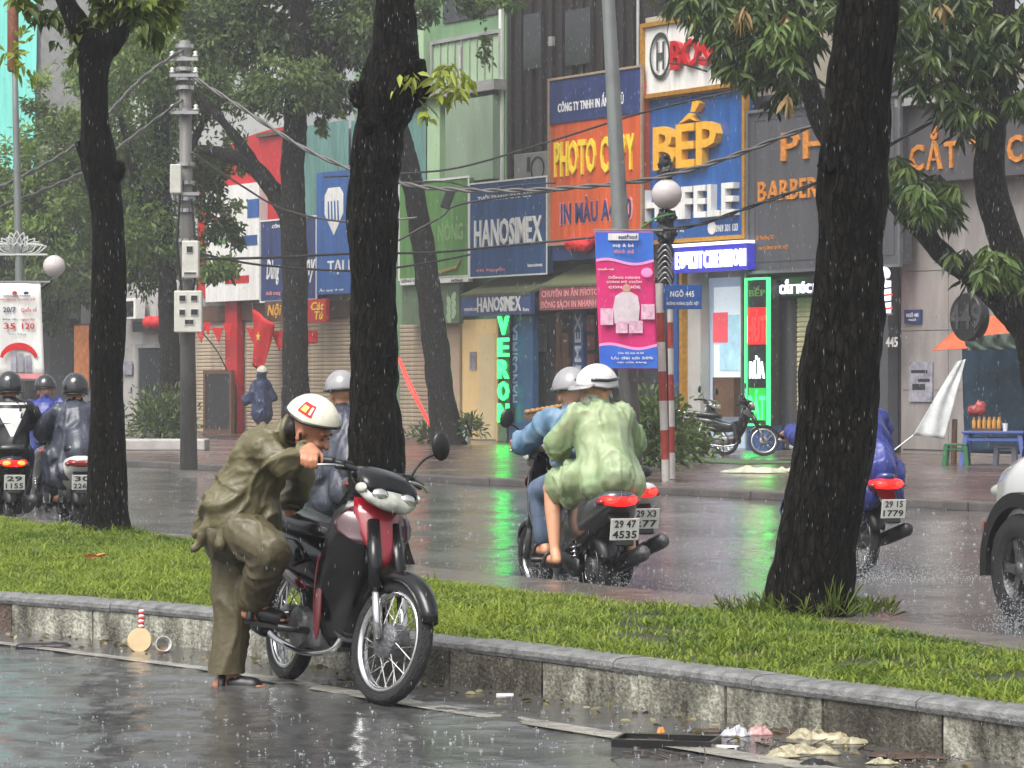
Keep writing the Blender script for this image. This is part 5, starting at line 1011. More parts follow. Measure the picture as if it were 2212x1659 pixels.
MB().ell(gl, .155, None, 24, 16).build('globe', m_globe, e, True); MB().tube([at(44, 640, Yq) - O, at(80, 628, Yq) - O, at(112, 605, Yq) - O], [.025, .02, .03], 8).build('arm', m_black, e)
lc = at(38, 548, Yq) - O; m_lotus = M('lotus_white', C(190, 192, 188), .4, .1, 5); MB().box(lc.x - .42, lc.x + .42, lc.y - .06, lc.y + .06, lc.z - .025, lc.z).build('lotus_base', m_lotus, e)
for ring, (k, rr_, hh_) in enumerate([(9, .42, .16), (7, .3, .26), (5, .16, .32)]):
    for q in range(k):
        a_ = math.pi * (q + .5) / k; dx = math.cos(a_) * rr_; h2 = hh_ * (.55 + .45 * math.sin(a_)); sd_ = -1 if ring % 2 else 1
        base = V((lc.x + dx * .25, lc.y, lc.z + .01)); tip = V((lc.x + dx, lc.y - .05 * sd_, lc.z + h2)); s_ = V((math.sin(a_), 0, -math.cos(a_))) * .06
        b = MB(); b.tube(smoothpath([base, base.lerp(tip, .5) + s_ + V((0, -.03, 0)), tip], 4), .009, 5); b.tube(smoothpath([base, base.lerp(tip, .5) - s_ + V((0, -.03, 0)), tip], 4), .009, 5); b.build('lotus_petal', m_lotus, e)
# ornate lamp by the striped posts
Yq = 42.4; e, O = lampstand('dark lamp pole with a large globe and silver leaf ornaments by the striped posts', 1442, Yq, 1440, 420)
gl = at(1440, 420, Yq) - O; MB().tube([V((0, 0, 0)), at(1442, 460, Yq) - O], [.06, .05], 12).build('shaft', m_black, e, True); MB().ell(gl, .215, None, 28, 18).build('globe', m_globe, e, True)
me = blob([('e', at(1436, 352, Yq) - O, (.1, .08, .12)), ('e', at(1440, 372, Yq) - O, (.12, .09, .08))], .02, 1, .03, (12, 12, 12)); link('finial', me, m_black, e)
me = blob([('e', at(1440, 470, Yq) - O, (.14, .1, .12)), ('e', at(1438, 505, Yq) - O, (.15, .11, .14)), ('e', at(1436, 550, Yq) - O, (.12, .1, .2)), ('e', at(1440, 600, Yq) - O, (.11, .1, .16))], .02, 1, .03, (10, 10, 10)); link('ornament', me, m_black, e)
for k in range(7):
    y = 530 + k * 12; p0 = at(1452 + 2 * k % 5, y + 24, Yq - .16) - O; p1 = at(1438, y - 2, Yq - .22) - O; p2 = at(1420, y + 16, Yq - .16) - O
    MB().tube(smoothpath([p0, p1, p2], 5), [.004] + [.012] * 9 + [.003], 6).build('silver_leaf', m_chrome, e, True)
b = MB().tube(smoothpath([at(1455, 462, Yq - .1) - O, at(1420, 470, Yq - .15) - O, at(1385, 492, Yq - .1) - O], 5), [.014] * 11, 6); b.build('green_garland', M('garland', C(60, 130, 60), .5), e)
# striped posts with the street name plate
m_rw = (M('post_red', C(158, 58, 50), .5, .2, 8), M('post_white', C(196, 190, 184), .5, .12, 8))
Yq = 41.2
for k, (x0, y0, x1, y1, lab) in enumerate([(1424, 612, 1439, 1056, 'front red and white banded post under the blue name plate'), (1447, 640, 1453, 1034, 'rear red and white banded post behind its twin')]):
    a_, c_ = at(x1, y1, Yq + k * .7), at(x0, y0, Yq + k * .7); e = tag(empty('striped_post', V((a_.x, a_.y, max(a_.z, 0)))), lab, 'post', 'red and white striped posts'); n = 7; O = V(e.location)
    for q in range(n): MB().tube([a_.lerp(c_, q / n) - O, a_.lerp(c_, (q + 1) / n - .0005) - O], [.055 if k == 0 else .04] * 2, 14).build('band', m_rw[(q + 1) % 2], e, 'auto')
a_, c_ = at(1433, 668, Yq - .1), at(1516, 615, Yq - .1); e = tag(empty('street_name_plate', V(((a_.x + c_.x) / 2, Yq - .1, a_.z))), 'blue street name plate on the striped posts', 'street sign'); w_, h_ = c_.x - a_.x, c_.z - a_.z
MB().bbox(-w_ / 2, w_ / 2, -.012, .012, 0, h_, .01).build('plate', M('plate_blue', C(34, 76, 140), .35, .1, 4), e); lettering('NGÕ 445', e, -w_ * .32, w_ * .3, h_ * .5, h_ * .8, -.012, .004, m_white); lettering('ĐƯỜNG HOÀNG QUỐC VIỆT', e, -w_ * .42, w_ * .42, h_ * .14, h_ * .36, -.012, .004, m_white)

# overhead cables
m_cab = M('cable_grey', C(92, 90, 88), .5, .2, 3); m_cabd = M('cable_dark', C(38, 38, 40), .5, .2, 3); m_cabl = M('cable_pale', C(170, 168, 164), .5, .2, 3)
def cable(label, pts, r, mat, twist=True):
    P = smoothpath([at(*p) for p in pts], 10); O = P[0].copy(); e = tag(empty('overhead_cable', O), label, 'cable', 'overhead cables')
    if twist:
        for ph in (0, math.pi):
            out = []; s_ = 0
            # dense resample for the twist
            for i in range(len(P) - 1):
                for t in range(6):
                    q = P[i].lerp(P[i + 1], t / 6); s_ += (P[i + 1] - P[i]).length / 6; a_ = s_ * 7 + ph; out.append(q + V((0, math.cos(a_), math.sin(a_))) * r * .75 - O)
            MB().tube(out, r * .8, 5).build('strand', mat, e, True)
    else: MB().tube([p - O for p in P], r, 6).build('strand', mat, e, True)
cable('upper twisted cable from the pole top down to the left edge', [(394, 108, 46.5), (300, 175, 45.5), (165, 312, 44), (0, 405, 42), (-150, 470, 41)], .022, m_cab)
cable('lower twisted cable from the pole down to the left edge', [(394, 215, 46.5), (280, 300, 45.5), (180, 372, 44), (0, 448, 42), (-150, 500, 41)], .02, m_cab)
cable('thick pale twisted cable crossing from the pole to the upper right', [(410, 162, 46.5), (520, 232, 46), (660, 322, 45.5), (780, 372, 45), (900, 402, 44), (1040, 412, 43), (1200, 408, 42), (1400, 388, 41), (1560, 345, 40), (1700, 292, 39.3), (1800, 255, 39), (1940, 190, 38.4), (2080, 110, 38), (2260, 0, 37.5)], .026, m_cab)
cable('second twisted cable sloping up to the right behind the big trunk', [(1390, 500, 42), (1500, 487, 41.5), (1640, 440, 40.5), (1780, 388, 40), (1900, 325, 39.5), (2040, 250, 39), (2200, 180, 38.4)], .02, m_cabd)
cable('thin dark cable in front of the green house', [(700, 382, 60), (880, 374, 60), (1000, 360, 58), (1190, 305, 56), (1400, 240, 54), (1620, 190, 52)], .02, m_cabd, False)
cable('thin cable below the green house windows', [(860, 396, 58), (960, 392, 58), (1040, 410, 57), (1100, 402, 57), (1200, 395, 56)], .018, m_cabd, False)
cable('dark cable sagging across the billboards', [(420, 560, 47), (600, 556, 52), (760, 548, 54), (940, 545, 55), (1100, 530, 56), (1290, 512, 56)], .022, m_cabd, False)
cable('dark cable just below the sagging one', [(420, 545, 47), (560, 572, 52), (760, 585, 54), (900, 572, 55), (1015, 550, 56)], .02, m_cabd, False)
cable('pale cable dropping from the pole past the red panel', [(415, 330, 46.5), (520, 400, 52), (620, 455, 56), (760, 480, 58), (900, 470, 58)], .02, m_cab, False)
cable('dark cable with a junction clamp over the green billboard', [(860, 520, 55), (950, 470, 55), (1000, 440, 55), (1200, 412, 54)], .02, m_cabd, False)
cable('thin wire tied to the framed board', [(440, 722, 58), (470, 760, 60), (490, 800, 62)], .012, m_cabd, False)
o = MB().bbox(-.09, .09, -.07, .07, -.2, .2, .03).build('cable_clamp', m_black); o.location = at(968, 428, 54.6); o.rotation_euler = (0, .35, 0); tag(o, 'black junction clamp hanging on a cable over the green billboard', 'cable clamp')

# ------------------------------------------------------------------ motorbikes
m_tyre = M('tyre_rubber', (0.013, 0.013, 0.013), 0.42, 0.3, 20, 0.8, 160); m_rim = M('rim_chrome', (0.62, 0.62, 0.62), 0.16, 0.1, 8, metal=1)
m_spoke = M('spoke_steel', (0.5, 0.5, 0.5), .25, .1, 8, metal=1); m_eng = M('engine_alloy', (0.16, 0.16, 0.165), .38, .35, 14, .4, 60, metal=.7); m_steel = M('dark_steel', (.05, .05, .052), .35, .3, 12, metal=.6)
m_seat = M('seat_vinyl', (.012, .012, .013), .16, .2, 6, .15, 120, coat=.2); m_pblack = M('gloss_black_paint', (.006, .006, .007), .22, .1, 4, coat=.35, spec=.3); m_pred = M('gloss_red_paint', (.26, .008, .018), .2, .12, 3, coat=.9)
m_pwing = M('black_cherry_paint', (.05, .006, .01), .2, .3, 3, coat=.8); m_pdred = M('dark_red_paint', (.10, .006, .011), .22, .2, 3, coat=.8); m_lens = M('headlamp_lens', (.30, .31, .28), .08, .5, 14, coat=1.0, c2=(.62, .63, .56)); m_refl = M('headlamp_reflector', (.75, .75, .7), .12, .1, 10, metal=.9)
m_tail = M('tail_lamp_lit', (.5, .01, .01), .2, .1, emit=(1, .018, .012), es=3.2); m_tails = M('tail_lamp_lens_lit', (.4, .01, .01), .2, .1, emit=(1, .012, .01), es=1.1); m_taild = M('tail_lamp_dark', (.22, .01, .012), .15, .1, coat=.8); m_tailo = M('tail_lamp_amber', (.6, .1, .02), .2, .1, emit=(1, .10, .012), es=4.5)
m_plate = M('number_plate', (.62, .62, .58), .4, .06, 10); m_platec = M('plate_characters', (.02, .02, .02), .5); m_amber = M('indicator_lens', (.5, .3, .12), .15, .1, coat=.8); m_chr = M('chrome', (.6, .6, .6), .12, .08, 6, metal=1)

def wheel(parent, cx, r, tw, xf, spokes=True, drum=.075, ns=64):
    c = V((cx, 0, r)); rt = tw; prof = [(r - 1.75 * rt, -.72 * rt), (r - 1.2 * rt, -1.0 * rt), (r - .55 * rt, -.92 * rt), (r - .16 * rt, -.55 * rt), (r, -.12 * rt), (r, .12 * rt), (r - .16 * rt, .55 * rt), (r - .55 * rt, .92 * rt), (r - 1.2 * rt, 1.0 * rt), (r - 1.75 * rt, .72 * rt), (r - 1.75 * rt, -.72 * rt)]
    b = MB(); rings = []
    for k, (rr_, h) in enumerate(prof):
        ring = []
        for j in range(ns * 2):
            a = math.pi * j / ns; g = (0.985 if (k in (3, 6) and j % 4 < 2) or (k in (4, 5) and j % 4 >= 2) else 1.0)
            ring.append(c + V((math.cos(a) * rr_ * g, h, math.sin(a) * rr_ * g)))
        rings.append(ring)
    b.loft(rings, False); w_ = b.build('wheel', m_tyre, parent, 'auto', xf=xf)
    ri = r - 1.75 * rt
    MB().lathe([(ri + .006, -.75 * rt), (ri + .008, -.85 * rt), (ri - .012, -.8 * rt), (ri - .022, -.3 * rt), (ri - .022, .3 * rt), (ri - .012, .8 * rt), (ri + .008, .85 * rt), (ri + .006, .75 * rt)], c, (0, 1, 0), 56).build('rim', m_rim, w_, True, xf=xf)
    MB().lathe([(0, -.06), (.03, -.06), (drum * .9, -.045), (drum, -.03), (drum, .03), (drum * .9, .045), (.03, .06), (0, .06)], c, (0, 1, 0), 28).build('hub', m_eng, w_, 'auto', xf=xf)
    b = MB()
    if spokes:
        for k in range(36):
            a = 2 * math.pi * k / 36; s_ = 1 if k % 2 else -1; a2 = a + (.35 if (k // 2) % 2 else -.35)
            b.tube([c + V((math.cos(a2) * drum * .9, s_ * .035, math.sin(a2) * drum * .9)), c + V((math.cos(a) * (ri - .015), s_ * .006, math.sin(a) * (ri - .015)))], .0028, 4)
        b.build('spokes', m_spoke, w_, xf=xf)
    else:
        for k in range(5):
            a = 2 * math.pi * k / 5; d = V((math.cos(a), 0, math.sin(a))); t = V((-math.sin(a), 0, math.cos(a)))
            b.loft([[c + d * rr_ + t * hw + V((0, y, 0)) for hw, y in ((hw0, -.02), (-hw0, -.02), (-hw0, .02), (hw0, .02))] for rr_, hw0 in ((drum * .8, .03), (ri * .6, .018), (ri - .01, .03))])
        b.build('spokes', m_eng, w_, xf=xf)
    return w_
def shell(rows, name, mat, parent, xf, th=.006, n=12, s0=-1, s1=1):
    """curved front panel: rows of (z, x front, half width, sweep back)"""
    rings = []
    for (z, xf_, hw, back) in rows: rings.append([V((xf_ - back * s * s, hw * s, z)) for s in np.linspace(s0, s1, n)])
    o = MB().loft(rings, False, False).build(name, mat, parent, True, xf=xf); q = o.modifiers.new('s', 'SOLIDIFY'); q.thickness = th; q.offset = 0; return o
def arcfender(cx, cz, rf, a0, a1, hw, name, mat, parent, xf, drop=.05, flat=0):
    rings = []
    for a in np.linspace(R(a0), R(a1), 16):
        d = V((math.cos(a), 0, math.sin(a))); tp = 1 - .35 * abs((a - R((a0 + a1) / 2)) / R((a1 - a0) / 2)) ** 3; rings.append([V((cx, 0, cz)) + d * (rf + o_) + V((0, y * tp, 0)) for y, o_ in ((-hw, -drop), (-hw * .95, -drop * .3), (-hw * .6, .006), (0, .014), (hw * .6, .006), (hw * .95, -drop * .3), (hw, -drop))])
    o = MB().loft(rings, False, False).build(name, mat, parent, True, xf=xf); q = o.modifiers.new('s', 'SOLIDIFY'); q.thickness = .005; return o

def bike(name, label, O, heading, lean, style='underbone', steer=0, paint=None, lamp='lit', plate=('29', '4535'), mirrors=(1,), group='motorbikes on the road', stand=False, detail=True, cat='motorbike', r=None, rail=True):
    """x forward from the rear axle's ground point, y left, z up"""
    h = V((heading[0], heading[1], 0)).normalized(); l = V((-h.y, h.x, 0))
    Mx = Matrix(((h.x, l.x, 0, O[0]), (h.y, l.y, 0, O[1]), (0, 0, 1, O[2] if len(O) > 2 else 0), (0, 0, 0, 1))) @ Matrix.Rotation(-lean, 4, 'X')
    e = tag(empty(name, mat=Mx), label, cat, group); p1, p2 = paint or (m_pblack, m_pred); pw = m_pwing if paint is None else p2; ns = 56 if detail else 28
    I = Matrix.Identity(4); A = V((.955, 0, .80)); S = Matrix.Translation(A) @ Matrix.Rotation(steer, 4, V((-.44, 0, .9)).normalized()) @ Matrix.Translation(-A)
    sct = style == 'scooter'; r = r or (.245 if sct else .285); tw = .042 if sct else .034; wb = 1.24
    wheel(e, wb, r, tw, S, not sct, .085, ns); wheel(e, 0, r, tw * 1.1, I, not sct, .085, ns)
    for s_ in (-1, 1):
        MB().tube([(wb - .005, .072 * s_, r), (wb - .055, .072 * s_, r + .12), (wb - .12, .07 * s_, r + .26)], [.021, .023, .023], 12).build('fork_slider', m_chr if detail else m_eng, e, True, xf=S)
        MB().tube([(wb - .10, .07 * s_, r + .22), (wb - .24, .06 * s_, r + .52)], [.034, .03], 12).build('fork_cover', p1, e, True, xf=S)
    arcfender(wb, r, r + .026, 22, 150, .052, 'front_fender', p1, e, S, .04)
    MB().tube([(.97, 0, .62), (.86, 0, .95)], [.035, .03], 10).build('steering_stem', m_steel, e, xf=S)
    # nose, leg shield, wings
    shell([(.91, .965, .115, .05), (.84, 1.0, .12, .06), (.77, 1.03, .105, .06), (.70, 1.06, .075, .04), (.64, 1.075, .04, .02), (.60, 1.07, .012, .005)], 'nose_cowl', p2, e, I, .008)
    shell([(.93, .93, .13, .07), (.84, .95, .175, .10), (.72, .955, .195, .13), (.60, .935, .20, .15), (.48, .89, .185, .15), (.36, .82, .155, .11), (.27, .75, .11, .06), (.22, .70, .06, .03)], 'leg_shield', p1, e, I, .012)
    for s_ in (-1, 1):
        shell([(.865, .968, .12, .05), (.83, .99, .165, .09), (.79, 1.004, .19, .12), (.755, 1.014, .185, .115), (.725, 1.02, .15, .07), (.70, 1.03, .10, .03)], 'wing_panel', pw, e, I, .01, 10, .3 * s_, 1.0 * s_)
        MB().ell((.735, .168 * s_, .44), (.04, .018, .20), Matrix.Rotation(-.16, 3, 'Y'), 18, 16).build('side_fairing', m_pdred if paint is None else p1, e, True)
    # handlebar cowl, lamp, grips
    MB().loft(xsec([(.78, 1.0, .07, .035), (.84, 1.005, .125, .05), (.92, .99, .155, .06), (.99, .965, .155, .055), (1.03, .945, .13, .04)], 20, 2.5)).build('handlebar_cowl', p1, e, True, xf=S)
    hl = MB().loft(xsec([(.965, .935, .158, .045), (1.015, .915, .145, .048), (1.05, .895, .105, .038), (1.068, .885, .06, .02)], 20, 2.4)).build('headlight', m_lens, e, True, xf=S)
    for s_ in (-1, 1):
        MB().ell((1.035, .075 * s_, .925), (.03, .045, .03)).build('reflector', m_refl, hl, True, xf=S); MB().ell((.985, .150 * s_, .942), (.045, .014, .024), None, 14, 8).build('indicator', m_lens, e, True, xf=S)
        MB().tube(smoothpath([(.90, .05 * s_, 1.0), (.87, .16 * s_, 1.03), (.81, .23 * s_, 1.04), (.75, .31 * s_, 1.03)], 4), .012, 8).build('handlebar', m_steel, e, True, xf=S)
        MB().tube([(.825, .21 * s_, 1.04), (.813, .225 * s_, 1.04), (.75, .315 * s_, 1.03), (.737, .335 * s_, 1.027)], [.022, .018, .018, .021], 12).build('grip', m_black, e, True, xf=S)
        MB().tube(smoothpath([(.865, .18 * s_, 1.025), (.865, .25 * s_, 1.02), (.815, .33 * s_, 1.0)], 4), [.007] * 9, 6).build('brake_lever', m_chr, e, True, xf=S)
        MB().bbox(.80, .87, .165 * s_ - .03, .165 * s_ + .03, 1.01, 1.055, .01).build('switch_box', m_black, e, xf=S)
    for s_ in mirrors:
        MB().tube(smoothpath([(.85, .20 * s_, 1.04), (.86, .215 * s_, 1.10), (.84, .27 * s_, 1.15), (.84, .31 * s_, 1.175)], 4), .006, 6).build('mirror_stem', m_black, e, True, xf=S)
        MB().ell((.845, .335 * s_, 1.22), (.022, .05, .068), Matrix.Rotation(.35 * s_, 3, 'X'), 16, 10).build('mirror', m_black, e, True, xf=S)
    # body and seat
    if sct:
        MB().loft(xsec([(-.52, .71, .05, .03), (-.46, .69, .12, .075), (-.30, .63, .165, .13), (-.05, .56, .18, .19), (.18, .52, .175, .21), (.32, .46, .15, .2), (.38, .36, .13, .10)], 22, 2.8)).build('body', p1, e, True)
        MB().bbox(.30, .84, -.16, .16, .25, .31, .02).build('footboard', m_black, e); MB().loft(xsec([(.30, .33, .13, .05), (.55, .34, .10, .06), (.80, .42, .09, .1), (.9, .6, .08, .12)], 14)).build('centre_tunnel', m_black, e, True)
    else:
        MB().loft(xsec([(-.50, .755, .03, .02), (-.44, .735, .075, .05), (-.25, .68, .115, .085), (.05, .625, .13, .115), (.28, .59, .12, .12), (.42, .555, .095, .11), (.60, .53, .075, .085), (.78, .58, .06, .09)], 20, 2.7)).build('body', p1, e, True)
        for s_ in (-1, 1):
            MB().dome([(-.40, .73), (-.1, .70), (.26, .68), (.40, .60), (.26, .55), (0, .585), (-.26, .66)], .112 * s_, .142 * s_, .75).build('side_cover', p1, e, True)
            MB().dome([(.02, .575), (.28, .53), (.46, .47), (.38, .44), (.20, .48)], .115 * s_, .138 * s_, .75).build('side_cover', m_pdred if paint is None else p1, e, True)
    zs = .80 if sct else .785; ws_ = .145 if sct else .125
    MB().loft(xsec([(-.38, zs + .025, ws_ * .7, .03), (-.32, zs + .03, ws_ * .95, .045), (-.1, zs + .005, ws_ * 1.05, .05), (.02, zs - .012, ws_ * 1.05, .05), (.2, zs - .03, ws_, .05), (.34, zs - .04, ws_ * .8, .045), (.44, zs - .055, ws_ * .45, .035)], 18, 3.0)).build('seat', m_seat, e, True)
    if rail: MB().tube(smoothpath([(-.2, .13, zs), (-.4, .12, zs + .05), (-.5, .0, zs + .05), (-.4, -.12, zs + .05), (-.2, -.13, zs)], 5), .012, 8).build('grab_rail', m_chr if not sct else m_steel, e, True)
    mt = {'lit': m_tail, 'amber': m_tailo, 'off': m_taild}[lamp]; mt2 = m_taild if lamp == 'off' else m_tails
    tl = MB().loft(xsec([(-.40, .70, .13, .035), (-.47, .70, .125, .04), (-.515, .695, .09, .034), (-.53, .69, .05, .02)], 18, 2.8)).build('tail_lamp', mt2, e, True)
    for s_ in (-1, 1): MB().ell((-.50, .056 * s_, .697), (.036, .05, .026), None, 14, 8).build('lamp_glow', mt, tl, True); MB().ell((-.44, .118 * s_, .688), (.05, .03, .022), None, 12, 8).build('indicator', m_taild, e, True)
    arcfender(0, r, r + .05, 78, 168, .075, 'rear_fender', m_black, e, I, .05)
    MB().loft(xsec([(-.42, .64, .08, .02), (-.50, .56, .07, .012), (-.56, .42, .06, .008)], 12)).build('plate_bracket', m_black, e, True)
    Pm = Matrix.Translation(V((-.565, 0, .52))) @ Matrix.Rotation(R(-12), 4, 'Y') @ Matrix.Rotation(R(-90), 4, 'Z')
    pl = MB().bbox(-.095, .095, -.004, .004, -.07, .07, .004).build('number_plate', m_plate, e, xf=Pm)
    for k, s_ in enumerate(plate):
        v, fc = textmesh(s_); ax = min(p[0] for p in v); bx_ = max(p[0] for p in v); ay = min(p[1] for p in v); by = max(p[1] for p in v); z0 = .012 - k * .068; wd = .07 if k == 0 else .08
        b = MB(); b.add([Pm @ V((-wd + (p[0] - ax) / (bx_ - ax) * 2 * wd, -.004 - (.002 if p[2] > 0 else 0), z0 + (p[1] - ay) / (by - ay) * .048)) for p in v], fc); me = bpy.data.meshes.new('characters'); me.from_pydata(b.v, [], b.f); link('characters', me, m_platec, pl)
    # engine, exhaust, suspension
    MB().bbox(.26, .60, -.115, .115, .19, .36, .04).build('crankcase', m_eng, e, True)
    for s_ in (-1, 1):
        MB().lathe([(0, .03), (.07, .03), (.095, .018), (.1, 0), (.1, -.03)], (.40, .115 * s_, .28), (0, s_, 0), 24).build('engine_cover', m_eng, e, 'auto'); MB().tube([(.34, .10 * s_, .30), (.0, .10 * s_, r)], [.024, .02], 8).build('swing_arm', m_steel, e, True)
        p0, p1_ = V((.02, .125 * s_, r + .03)), V((.10, .13 * s_, .60)); MB().tube([p0, p1_], .014, 8).build('shock_rod', m_chr, e, True)
        hx = []; d = (p1_ - p0)
        for k in range(73): a = k / 72 * 2 * math.pi * 9; hx.append(p0 + d * (.12 + .78 * k / 72) + V((math.cos(a) * .026, math.sin(a) * .026, 0)))
        MB().tube(hx, .0055, 5).build('shock_spring', m_chr, e, True); MB().tube([(.52, .06 * s_, .27), (.52, .27 * s_, .275)], [.016, .018], 8).build('foot_peg', m_black, e, True)
    cyl = MB().tube([(.58, 0, .30), (.76, 0, .335)], .062, 18).build('cylinder', m_eng, e, True)
    for k in range(7): q = V((.60 + k * .023, 0, .304 + k * .0045)); MB().lathe([(.06, -.003), (.088, -.003), (.088, .003), (.06, .003)], q, (1, 0, .19), 20).build('fin', m_eng, cyl, 'auto')
    MB().tube(smoothpath([(.74, -.03, .27), (.70, -.06, .20), (.50, -.11, .17), (.25, -.15, .20), (.12, -.165, .24)], 5), .016, 10).build('exhaust_pipe', m_chr, e, True)
    MB().tube([(.14, -.165, .235), (.10, -.17, .245), (-.05, -.175, .28), (-.40, -.18, .36), (-.44, -.18, .37)], [.022, .042, .052, .052, .035], 18).build('muffler', m_steel if not sct else m_eng, e, True)
    MB().dome([(-.06, r + .06), (.30, .36), (.36, .27), (.05, r - .06), (-.05, r - .05)], .125, .15, .8).build('chain_case', m_steel, e, True)
    MB().tube(smoothpath([(.30, -.13, .34), (.285, -.175, .33), (.28, -.20, .30), (.33, -.215, .285), (.345, -.27, .285)], 4), .011, 8).build('kick_starter', m_chr, e, True)
    if stand: MB().tube(smoothpath([(.46, .10, .22), (.44, .22, .10), (.40, .26, -.035), (.36, .28, -.04)], 4), .011, 8).build('side_stand', m_steel, e, True)
    return e, Mx, S
BH = V((.485, -1.05))
MB_O = (-1.09, 14.5, 0.0)
bike_e, BM, BS = bike('motorbike', 'black and red underbone motorbike leaning on its stand at the kerb', MB_O, BH, R(6.5), 'underbone', R(13), None, 'off', ('29', '4535'), (1,), None, True)
HD = (-UF.x, -UF.y)
m_pblue = M('gloss_blue_paint', (.012, .03, .16), .2, .12, 3, coat=.9); m_pwhite = M('gloss_white_paint', (.6, .6, .58), .2, .06, 3, coat=.8); m_pgrey = M('gloss_grey_paint', (.05, .05, .055), .2, .1, 3, coat=.8)
GR = 'motorbikes riding through the flood'
H1, H2, H3 = (-.30, .954), (-.24, .97), (-.36, .93)
def obehind(px, Yt, hd, x=-.5):
    """rear-axle ground point of a bike whose tail lamp shows at photo x, at depth Yt"""
    h = V((hd[0], hd[1])).normalized(); return ((px - CX) / F * Yt - h.x * x, Yt - h.y * x)
c_e, c_M, c_S = bike('scooter', 'dark scooter with lit red tail lamp carrying two people', obehind(1342, 18.9, H1), H1, 0, 'scooter', R(6), (m_pgrey, m_pdred), 'lit', ('29 47', '4535'), (1,), GR, detail=False, rail=False)
d_e, d_M, d_S = bike('scooter', 'white tailed scooter half hidden right of the couple', obehind(1388, 20.4, H1), H1, 0, 'scooter', 0, (m_pwhite, m_pwhite), 'lit', ('29 X3', '277'), (), GR, detail=False, rail=False)
b_e, b_M, b_S = bike('motorbike', 'blue motorbike with lit tail lamp behind the big trunk', obehind(1922, 22.0, H1), H1, 0, 'underbone', 0, (m_pblue, m_pblue), 'lit', ('29 15', '1779'), (), GR, detail=False, rail=False)
a_e, a_M, a_S = bike('scooter', 'dark scooter with glowing amber tail lamp at the left edge', obehind(30, 27.9, H2), H2, 0, 'scooter', 0, (m_pblack, m_pdred), 'amber', ('29', '1155'), (), GR, detail=False, rail=False)
g_e, g_M, g_S = bike('scooter', 'pale scooter under the dark poncho beside the left trunk', obehind(176, 27.9, H2), H2, 0, 'scooter', 0, (m_pwhite, m_pgrey), 'off', ('30', '2266'), (), GR, detail=False, rail=False)
h_e, h_M, h_S = bike('scooter', 'dark scooter of the farther rider in blue at the left', obehind(112, 33, H2), H2, 0, 'scooter', 0, (m_pgrey, m_pgrey), 'off', ('29', '7781'), (), GR, detail=False, rail=False)
k_e, k_M, k_S = bike('scooter', 'dark red scooter passing behind the bending man', obehind(790, 22.3, H3), H3, 0, 'scooter', 0, (m_pgrey, m_pdred), 'off', ('29', '3367'), (), GR, detail=False, rail=False)
# parked bikes on the pavement
pk = gnd(1500, 985, SWZ); bike('motorbike', 'parked black motorbike facing right before the kitchen shop glass', (pk.x + .05, pk.y, SWZ), (.96, -.28), R(8), 'underbone', R(18), (m_pblack, m_pgrey), 'off', ('29', '5562'), (1, -1), 'motorbikes parked at the kitchen shop', True, False)
pk = gnd(1440, 985, SWZ); bike('motorbike', 'parked dark motorbike behind the bush by the blue column', (pk.x, pk.y + 1.2, SWZ), (.9, -.4), R(8), 'underbone', R(-10), (m_pgrey, m_pblack), 'off', ('30', '4471'), (1, -1), 'motorbikes parked at the kitchen shop', True, False)

# ------------------------------------------------------------------ people
m_skin = M('skin', C(186, 126, 96), .5, .12, 14, sss=.08); m_skin2 = M('skin_light', C(205, 150, 118), .45, .1, 14, sss=.08)
m_olive = M('olive_raincoat', (.098, .084, .040), .44, .25, 2.2, .25, 34, c2=(.135, .118, .058)); m_olivep = M('olive_trousers', (.075, .062, .032), .48, .3, 2.2, .25, 34, c2=(.12, .10, .052))
def filmmat(name, ca, cb, op=0.8):
    m = bpy.data.materials.new(name); m.use_nodes = True; n = m.node_tree; b = n.nodes['Principled BSDF']
    tc = n.nodes.new('ShaderNodeTexCoord'); q = n.nodes.new('ShaderNodeTexNoise'); q.inputs['Scale'].default_value = 7; q.inputs['Detail'].default_value = 6; n.links.new(tc.outputs['Object'], q.inputs['Vector'])
    r = n.nodes.new('ShaderNodeValToRGB'); r.color_ramp.elements[0].position = .35; r.color_ramp.elements[1].position = .68; r.color_ramp.elements[0].color = (*ca, 1); r.color_ramp.elements[1].color = (*cb, 1); n.links.new(q.outputs['Fac'], r.inputs[0]); n.links.new(r.outputs[0], b.inputs['Base Color'])
    b.inputs['Roughness'].default_value = .38; b.inputs['Specular IOR Level'].default_value = .35
    n2 = n.nodes.new('ShaderNodeTexNoise'); n2.inputs['Scale'].default_value = 13; n2.inputs['Detail'].default_value = 5; mp = n.nodes.new('ShaderNodeMapping'); mp.inputs['Scale'].default_value = (1.4, 1.4, .35); n.links.new(tc.outputs['Object'], mp.inputs[0]); n.links.new(mp.outputs[0], n2.inputs['Vector']); bp = n.nodes.new('ShaderNodeBump'); bp.inputs['Strength'].default_value = .35; bp.inputs['Distance'].default_value = .012; n.links.new(n2.outputs['Fac'], bp.inputs['Height']); n.links.new(bp.outputs[0], b.inputs['Normal'])
    t = n.nodes.new('ShaderNodeBsdfTransparent'); t.inputs[0].default_value = (*[min(1, x * 1.6 + .2) for x in cb], 1); mx = n.nodes.new('ShaderNodeMixShader'); mx.inputs[0].default_value = op
    n.links.new(t.outputs[0], mx.inputs[1]); n.links.new(b.outputs[0], mx.inputs[2]); n.links.new(mx.outputs[0], n.nodes['Material Output'].inputs[0]); MATS[name] = m; return m
m_greencoat = filmmat('green_film_raincoat', (.26, .37, .19), (.50, .60, .38), .78); m_bluecoat = filmmat('blue_film_raincoat', (.08, .17, .28), (.26, .38, .50), .9)
